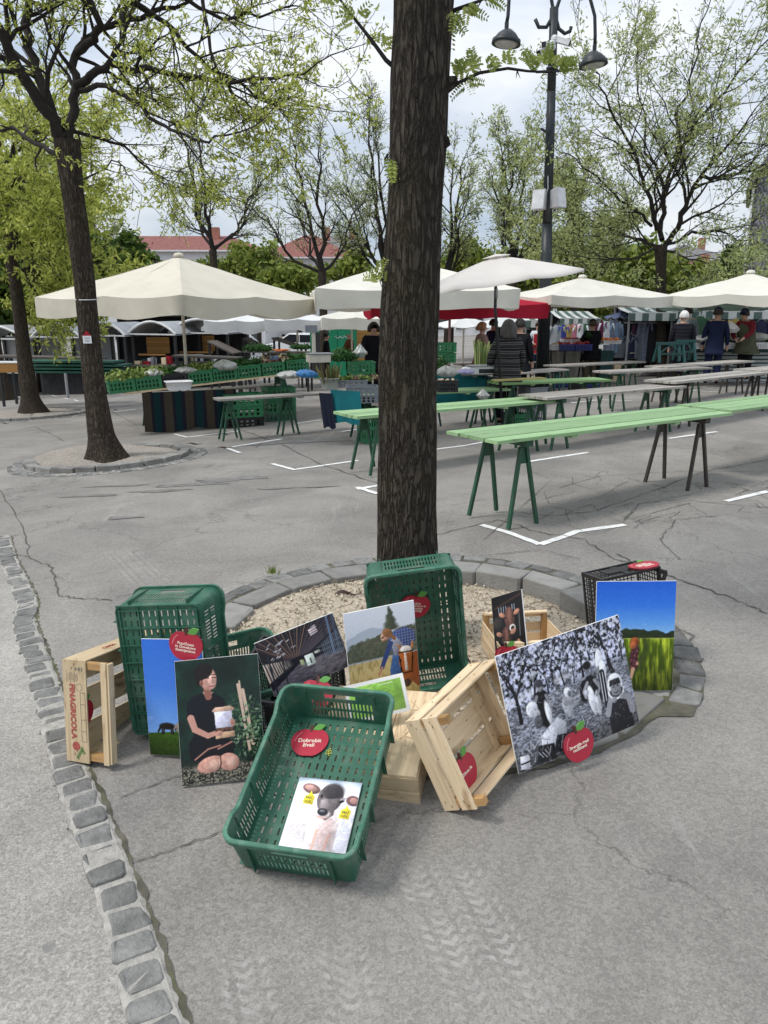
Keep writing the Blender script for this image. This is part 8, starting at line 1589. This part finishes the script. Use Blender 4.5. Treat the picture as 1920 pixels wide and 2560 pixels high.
for (px, py) in ((1132, 210), (1112, 360)):
	q = at(px, py, TY) - base; mb = MB(); mb.tube([q + Vector((-.08, .03, -.02)), q + Vector((-.02, 0, 0)), q + Vector((.02, -.01, .012))], [.05, .035, .02], 8); mb.build('branch_stub', M['bark'], root, sm=True)

# left tree with its low spreading limbs
def locust_left():
	b = ground(270, 1150); Y = b.y; root = tree_root('locust_tree', b, 'leaning tree in a round pit at the left with a small sign on its trunk', None); P0 = [(270, 1160), (266, 1138), (252, 1080), (236, 960), (225, 850), (210, 700), (197, 600), (182, 480), (168, 350)]; pts = px_path(P0, Y); pts[0].z = b.z - .02
	mb = MB(); mb.grid([[q - b for q in row] for row in trunk_mesh(pts, [.25, .205, .165, .145, .140, .135, .135, .13, .15], 8, n=64, rows=200, amp=.13, flare=.13)]); mb.build('trunk', M['bark_l'], root, sm=True)
	T = Tree(5, 3, [4, 4, 3], .62, .85, .17, [.04, .03, .04], .004); L_ = lambda pl, dy: [at(q[0], q[1], Y + dy * i / (len(pl) - 1)) for i, q in enumerate(pl)]
	T.limb(L_([(165, 352), (120, 280), (64, 200), (22, 130), (-10, 60), (-60, 0)], -.6), 0.081, 0.048, 0, 7, 0.99); T.limb(L_([(150, 330), (118, 240), (88, 150), (68, 60), (70, -60), (60, -200)], .5), 0.070, 0.040, 0, 7, 0.99)
	T.limb(L_([(172, 352), (186, 275), (190, 205), (186, 140), (215, 95), (278, 60), (350, 38), (440, 20)], .9), 0.066, 0.028, 0, 9, 0.92); T.limb(L_([(190, 220), (230, 185), (280, 163), (347, 168), (405, 180), (490, 195), (590, 200), (690, 196), (760, 185)], -.5), 0.056, 0.012, 0, 11, 0.86, .15)
	T.limb(L_([(196, 225), (268, 207), (330, 250), (372, 290), (430, 330), (520, 350), (600, 330)], -1.3), 0.035, 0.010, 0, 10, 0.79, .15); T.limb(L_([(188, 140), (235, 100), (250, 60), (215, -20), (200, -120)], -.8), 0.052, 0.032, 0, 6, 0.92); T.limb(L_([(300, 56), (330, 0), (380, -60)], .6), 0.042, 0.024, 0, 5, 0.86)
	T.limb(L_([(330, 5), (420, 60), (470, 120), (560, 180), (640, 240), (720, 262), (800, 270)], .8), 0.035, 0.008, 0, 12, 0.83, .12); T.limb(L_([(420, -30), (500, 20), (560, 50), (620, 40), (700, 25), (745, 15)], .3), 0.028, 0.008, 0, 9, 0.73, .1); T.limb(L_([(500, -40), (520, 80), (530, 150), (570, 210), (640, 280), (670, 330)], -.4), 0.025, 0.006, 0, 9, 0.73, .1)
	T.limb(L_([(150, 390), (90, 350), (30, 330), (-40, 320)], 1.0), 0.035, 0.016, 0, 7, 0.79); T.limb(L_([(160, 330), (230, 340), (300, 360), (370, 420), (420, 470)], 1.4), 0.028, 0.008, 0, 9, 0.79, .1); T.limb(L_([(180, 460), (240, 430), (300, 400), (330, 440)], -1.), 0.014, 0.005, 1, 7, 0.66)
	T.finish(root, M['bark_d'], M['twig'], M['leafy'], 2, .070, .026, .024, 6, -.25, off=b)
	s = at(218, 849, Y - .16) - b; mb = MB(); mb.box(s + Vector((0, 0, .0)), (.115, .006, .10)); o = mb.build('sign_board', M['white_pl'], root); mb = MB(); mb.prism([(-.06, .052), (.06, .052), (0, .115)], -.004, .004, m=Matrix(((1, 0, 0), (0, 0, 1), (0, 1, 0)))); mb.v = [tuple(Vector(v) + s) for v in mb.v]; mb.build('sign_roof', CL['apron'], o)
	mb = MB();
	for k in range(4): mb.box(s + Vector((0, -.0045, .03 - .018 * k)), (.085 - .02 * (k % 2), .002, .004))
	mb.build('sign_text_lines', M['grey_pl'], o)
	c = at(217, 748, Y) - b; mb = MB(); mb.tube([c + Vector((math.cos(a) * .149, math.sin(a) * .149, .012 * math.sin(a))) for a in [2 * PI * i / 24 for i in range(25)]], .006, 5); mb.build('cord', M['white_pl'], root)
locust_left()
def side_tree(label, P0, Y, rr, seed, limbs, leafm, per, ln, lev=3, gy=None):
	b = ground(*P0[0]) if gy is None else at(P0[0][0], P0[0][1], gy); Y = b.y; root = tree_root('locust_tree', b, label, None); pts = px_path(P0, Y); mb = MB(); pts[0] = b + Vector((0, 0, -.05)); mb.grid([[q - b for q in row] for row in trunk_mesh(pts, rr, seed, n=40, rows=110, amp=.12, flare=.10)]); mb.build('trunk', M['bark_l'], root, sm=True)
	T = Tree(seed, lev, [4, 4, 3], .6, .8, .16, [.05, .02, .03], .0065)
	for (pl, dy, r0, r1, k, Lc) in limbs: T.limb([at(q[0], q[1], Y + dy * i / (len(pl) - 1)) for i, q in enumerate(pl)], r0 * .78, r1 * .8, 0, k, Lc, .1)
	T.finish(root, M['bark_d'], M['twig'], leafm, per, ln, ln * .34, .06, seed, off=b); return root
side_tree('leaning tree in its own pit at the far left, with dense yellow green leaves', [(83, 1036), (74, 985), (60, 880), (45, 760), (28, 640), (14, 520), (4, 420)], 17, [.33, .20, .16, .15, .14, .14, .13], 12, [([(6, 430), (40, 360), (90, 320), (150, 300)], -1, .08, .02, 9, 1.6), ([(4, 420), (-30, 330), (-40, 200)], .5, .10, .04, 7, 1.6), ([(14, 540), (60, 520), (110, 540), (160, 580)], -1.5, .05, .01, 11, 1.4), ([(20, 600), (70, 610), (120, 650), (150, 700)], 1.4, .05, .01, 11, 1.4), ([(10, 480), (60, 440), (120, 430), (170, 450)], 1.2, .06, .01, 11, 1.4), ([(25, 650), (0, 600), (-60, 560)], -1, .05, .01, 8, 1.4), ([(28, 660), (80, 690), (110, 730)], .5, .04, .01, 8, 1.2)], M['leafy'], 3, .16)
side_tree('bare trunk at the very left edge of the frame', [(12, 1000), (2, 940), (-12, 860), (-25, 760), (-38, 640)], 22, [.36, .22, .19, .17, .16], 14, [([(-38, 640), (-20, 520), (20, 470)], .5, .1, .03, 8, 2.0), ([(-38, 640), (-90, 500), (-130, 400)], .5, .1, .03, 6, 1.8)], M['leafy'], 3, .22)
# right tree
b = at(1655, 930, 23.0); b.z = gz(b.x, 23.0)
side_tree('wide spreading tree with pale new leaves at the right, beyond the tables', [(1655, 930), (1655, 900), (1652, 760), (1653, 680), (1652, 612)], 23, [.26, .17, .145, .14, .17], 16, [
	([(1662, 615), (1695, 571), (1712, 521), (1725, 484), (1749, 443), (1790, 395), (1840, 340), (1890, 270)], -1.5, .11, .02, 14, 2.0), ([(1749, 443), (1777, 441), (1842, 438), (1885, 421), (1930, 410), (1990, 380)], 1., .07, .02, 10, 1.7), ([(1648, 600), (1655, 532), (1664, 467), (1681, 412), (1695, 300), (1725, 180), (1760, 60), (1790, -40)], 1.5, .10, .012, 16, 1.9), ([(1645, 580), (1636, 549), (1625, 499), (1610, 452), (1582, 380), (1540, 300), (1500, 215), (1470, 150)], -1., .10, .014, 15, 1.9),
	([(1645, 623), (1603, 601), (1560, 588), (1500, 560), (1440, 545), (1380, 560)], 1.5, .07, .012, 13, 1.7), ([(1640, 560), (1590, 530), (1530, 480), (1460, 420), (1400, 380)], -2., .06, .012, 13, 1.7), ([(1665, 610), (1730, 580), (1800, 580), (1870, 600), (1920, 610)], 1., .06, .012, 12, 1.6), ([(1664, 467), (1620, 380), (1600, 260), (1590, 160)], 2., .06, .012, 12, 1.7), ([(1681, 412), (1750, 300), (1830, 200), (1900, 120), (1950, 60)], -1., .06, .012, 12, 1.7), ([(1650, 620), (1700, 640), (1770, 660), (1830, 690)], -2, .05, .01, 9, 1.5), ([(1650, 622), (1590, 640), (1520, 650), (1450, 640)], -2, .05, .01, 10, 1.5)], M['leafy2'], 2, .14, 3, gy=23.0)
# slender trees in the background
def bg_tree(label, px, pyf, pyt, Y, spread, seed, leafm, per, ln, stems=2, lean=0., lev=3, pyb=None):
	f = at(px, pyf, Y); b = Vector((f.x, Y, gz(f.x, Y))); root = tree_root('background_tree', b, label, 'bare branched trees behind the stalls'); Ht = (at(px, pyt, Y).z - f.z) * .86; T = Tree(seed, lev, [5, 4, 3], .55, .62, .10, [.10, .05, .02], .011); mb = MB(); tr = .16
	mb.tube([Vector((0, 0, -.1)), Vector((.03, 0, (f.z - b.z) * .5)), f - b], [tr * 1.25, tr, tr * .95], 10, cap=False); mb.build('trunk', M['bark_l'], root, sm=True)
	for k in range(stems + 3):
		a = 2 * PI * k / (stems + 3) + seed; o = (.35 if k < stems else .95) * spread; e = f + Vector((math.cos(a) * o + lean, math.sin(a) * o * .8, Ht * (.98 if k < stems else .55))); m1 = f.lerp(e, .33) + Vector((math.cos(a) * o * .15, 0, -.1)); m2 = f.lerp(e, .66) + Vector((0, 0, .1)); T.limb([f, m1, m2, e], tr * (.6 if k < stems else .42), .02, 0, 9, Ht * .19, .15)
	T.finish(root, M['bark_d'], M['twig'], leafm, per, ln, ln * .36, .10, seed, off=b)
bg_tree('slender twin stemmed tree behind the big cream umbrella', 532, 625, 250, 32, 3.0, 41, M['leafy2'], 1, .11); bg_tree('slender dark branched tree behind the stalls, left of the trunk', 805, 680, 290, 30, 2.6, 42, M['leafy2'], 1, .10, 2, -.6); bg_tree('tall thin tree just left of the near trunk', 960, 700, 230, 35, 1.5, 43, M['leafy2'], 1, .13, 3, -.9); bg_tree('tree in new leaf just right of the near trunk', 1120, 700, 330, 35, 1.8, 44, M['leafy2'], 1, .17); bg_tree('dense twiggy tree behind the street lamp', 1285, 660, 300, 33, 2.2, 45, M['leafy2'], 2, .14, 3); bg_tree('leafy tree between the street lamp and the right tree', 1440, 690, 420, 34, 2.4, 46, M['leafy2'], 2, .17, 3); bg_tree('fine twigged tree left of the big umbrella', 215, 640, 470, 38, 2.0, 48, M['leafy2'], 1, .14, 3)
def bushy(label, px, py, Y, rx, rz, m, n, ln, seed):
	c = at(px, py, Y); zg_ = gz(c.x, Y); root = tree_root('bushy_tree', (c.x, Y, zg_), label, 'leafy trees beyond the market'); r = np.random.RandomState(seed); k = Y / 1920; RX, RZ = rx * k, rz * k; cl = r.normal(size=(26, 3)) * .5; cl /= np.maximum(1, np.linalg.norm(cl, axis=1))[:, None]; i = r.randint(0, 26, n); P = cl[i] + r.normal(size=(n, 3)) * .17; P[:, 0] *= RX; P[:, 1] *= RX * .7; P[:, 2] *= RZ; P[:, 2] += c.z - zg_; P[:, 2] = np.maximum(P[:, 2], .1)
	mb = MB(); h = c.z - zg_; mb.tube([Vector((0, 0, -.1)), Vector((.05, 0, h * .6)), Vector((0, 0, h + RZ * .4))], [.16, .12, .03], 8)
	for j in range(10): q = cl[j] * np.array([RX, RX * .7, RZ]); mb.tube([Vector((0, 0, max(.3, h * .5))), Vector((q[0] * .5, q[1] * .5, h + q[2] * .3)), Vector((q[0], q[1], h + q[2]))], [.06, .04, .015], 5)
	mb.build('trunk', M['bark_l'], root, sm=True); leafmesh('crown', P, np.zeros((n, 3)), 1, ln, ln * .6, .05, seed, m, root, .3)
for i, (px, py, Y, rx, rz, mk, n, ln, lb) in enumerate(((110, 660, 34, 135, 130, 'leafd', 5200, .34, 'dense dark green tree filling the gap between the left trunks'), (50, 520, 30, 95, 110, 'leafm', 2600, .30, 'yellow green tree behind the far left trunk'), (30, 740, 33, 120, 90, 'leafd', 5000, .32, 'dark green shrubby tree at the left edge above the stalls'), (215, 770, 38, 50, 50, 'leafd', 1600, .34, 'dark green tree behind the arched stalls, right of the left trunk'), (318, 655, 48, 62, 62, 'leafd', 2600, .42, 'round dark tree before the white building, left of the cream umbrella peak'), (545, 690, 46, 55, 40, 'leafm', 1500, .40, 'green tree behind the twin stems'), (640, 675, 46, 70, 62, 'leafm', 2400, .40, 'bright green tree behind the umbrellas, between the bare trees'), (745, 705, 44, 80, 45, 'leafm', 2200, .40, 'green tree behind the ivory umbrella slope'), (880, 675, 46, 55, 50, 'leafm', 1500, .40, 'green tree left of the near trunk, below the gable'), (1130, 700, 42, 90, 80, 'leafm', 4200, .38, 'green tree right of the near trunk'), (1250, 690, 44, 85, 80, 'leafm', 3800, .38, 'green tree behind the white parasol'), (1370, 690, 42, 90, 85, 'leafm', 4200, .38, 'green tree right of the lamp post'), (1480, 700, 40, 95, 85, 'leafm', 4600, .36, 'green tree left of the right trunk'), (1590, 700, 38, 90, 80, 'leafm', 4600, .36, 'green tree just behind the right trunk'), (1710, 710, 38, 85, 65, 'leafm', 3800, .36, 'green tree right of the right trunk'), (1832, 662, 55, 34, 40, 'leafd', 1500, .4, 'small dark round tree beside the patterned building'), (1780, 730, 40, 60, 40, 'leafd', 1800, .36, 'low dark tree above the pale umbrella at the right'))):
	bushy(lb, px, py, Y, rx, rz, M[mk], n, ln, 200 + i)

# ------------------------------------------------------------------ buildings beyond
M['wall_w'] = pm('white_render', (.62, .62, .62), rough=.9, var=.08, scale=.6); M['roof_red'] = pm('red_tile_roof', (.20, .075, .062), rough=.85, var=.25, scale=3, bump=.3, bscale=14); M['roof_grey'] = pm('grey_slate', (.16, .15, .16), rough=.8, var=.2, scale=3); M['win'] = pm('dark_window_glass', (.05, .06, .07), rough=.2); M['brick'] = pm('red_render', (.34, .15, .11), rough=.9, var=.15, scale=1.5)
def house(label, px0, px1, pyr, pye, Y, d, mw, mr, nw, ns, yaw=0., hip=True):
	a, b = at(px0, pye, Y), at(px1, pye, Y); w = b.x - a.x; z0 = gz((a.x + b.x) / 2, Y) - .3; he = a.z - z0; hr = at(px0, pyr, Y + d / 2).z - a.z; root = empty('building', ((a.x + b.x) / 2, Y, z0), R(yaw), label, 'building', 'buildings beyond the trees'); mb = MB(); mb.box((0, d / 2, he / 2), (w, d, he)); mb.build('wall', mw, root); e = .5; x = w / 2 + e; ins = d * .4 if hip else -.0
	mb = MB(); V = [(-x, -e, he), (x, -e, he), (x, d + e, he), (-x, d + e, he), (-x + ins + e, d / 2, he + hr), (x - ins - e, d / 2, he + hr)]; mb.add(V, [(0, 1, 5, 4), (2, 3, 4, 5), (1, 2, 5), (3, 0, 4), (3, 2, 1, 0)]); ro = mb.build('roof', mr, root); mb = MB(); mb.box((w * .2, d * .4, he + hr), (.7, .7, 1.4)); mb.build('chimney', M['brick'], ro); mb = MB(); mb.bar((-x, -e - .05, he), (x, -e - .05, he), .14, .14); mb.build('gutter', M['roof_edge'], ro)
	for i in range(nw):
		for k in range(ns):
			xx = -w / 2 + w * (i + .5) / nw; zz = he - 1.6 - 3.0 * k
			if zz < 1: continue
			mb = MB(); mb.box((xx, -.03, zz), (1.0, .08, 1.5)); f = mb.build('window', M['roof_edge'], root); mb = MB(); mb.box((xx, -.08, zz), (.84, .04, 1.34)); mb.build('pane', M['win'], f)
house('long white building with a red tiled roof, left of the big umbrella peak', 205, 655, 590, 628, 75, 10, M['wall_w'], M['roof_red'], 9, 3); house('building with a hipped greyish red roof behind the bare trees', 650, 880, 588, 645, 85, 11, M['wall_w'], M['roof_red'], 5, 2); house('white building with a steep grey roof left of the near trunk', 815, 905, 590, 625, 90, 9, M['wall_w'], M['roof_grey'], 3, 2, hip=False)
house('red rendered house low behind the trees at the right', 1690, 1845, 655, 690, 80, 10, M['brick'], M['roof_red'], 4, 1); house('pale building with a glazed roof behind the right tree', 1650, 1850, 612, 650, 95, 12, M['wall_w'], M['roof_grey'], 7, 3); house('red roofed house behind the green trees, right of the lamp post', 1080, 1420, 662, 700, 85, 10, M['wall_w'], M['roof_red'], 7, 2)
m, t, b_, l = new_mat('etched_grey_mural'); tcn = N(t, 'ShaderNodeTexCoord'); wv = N(t, 'ShaderNodeTexWave', inp={'Scale': 1.1, 'Distortion': 14., 'Detail': 3., 'Detail Scale': 1.6}); l(tcn.outputs['Object'], wv.inputs['Vector']); r_ = N(t, 'ShaderNodeValToRGB'); r_.color_ramp.elements[0].color = (.06, .06, .068, 1); r_.color_ramp.elements[1].color = (.22, .22, .235, 1); l(wv.outputs[0], r_.inputs[0]); l(r_.outputs[0], b_.inputs['Base Color']); b_.inputs['Roughness'].default_value = .8; M['mural'] = m
Y = 44; a = at(1858, 700, Y); z0 = gz(a.x, Y) - .2; root = empty('building', (a.x, Y, z0), R(-25), 'tall grey building with a swirling etched facade at the right edge', 'building', 'buildings beyond the trees'); za, zb_ = at(1858, 470, Y).z - z0, at(1925, 375, Y).z - z0; xb = at(1925, 400, Y).x - a.x
mb = MB(); mb.prism([(0, 0), (9, 0), (9, zb_ + 3), (xb + 1.2, zb_ + 1.5), (xb, zb_), (0, za)], 0, 8, m=Matrix(((1, 0, 0), (0, 0, 1), (0, 1, 0)))); mb.build('wall', M['mural'], root); mb = MB(); mb.bar((-.03, -.12, 0), (-.03, -.12, za), .12, .12); mb.build('downpipe', M['roof_edge'], root); mb = MB(); mb.bar((-.3, 3.9, za - .05), (xb + .1, 3.9, zb_ + .1), 8.6, .18); mb.build('roof', M['roof_grey'], root)
# the far belt of trees that closes the view
r = np.random.RandomState(9); n = 16000; x = r.uniform(-150, 150, n); hh = 3.6 + 1.6 * np.sin(x * .13) + 1.1 * np.sin(x * .41 + 1); P = np.stack([x, 112 + r.normal(size=n) * 4, gz(0, 112) + r.rand(n) ** .7 * hh * 1.5], -1); o = leafmesh('distant_trees', P, np.zeros((n, 3)), 1, 1.5, .9, .1, 9, M['leafd'], None, .2); tag(o, 'far belt of dark green trees closing off the plaza behind the buildings', 'trees', kind='stuff')
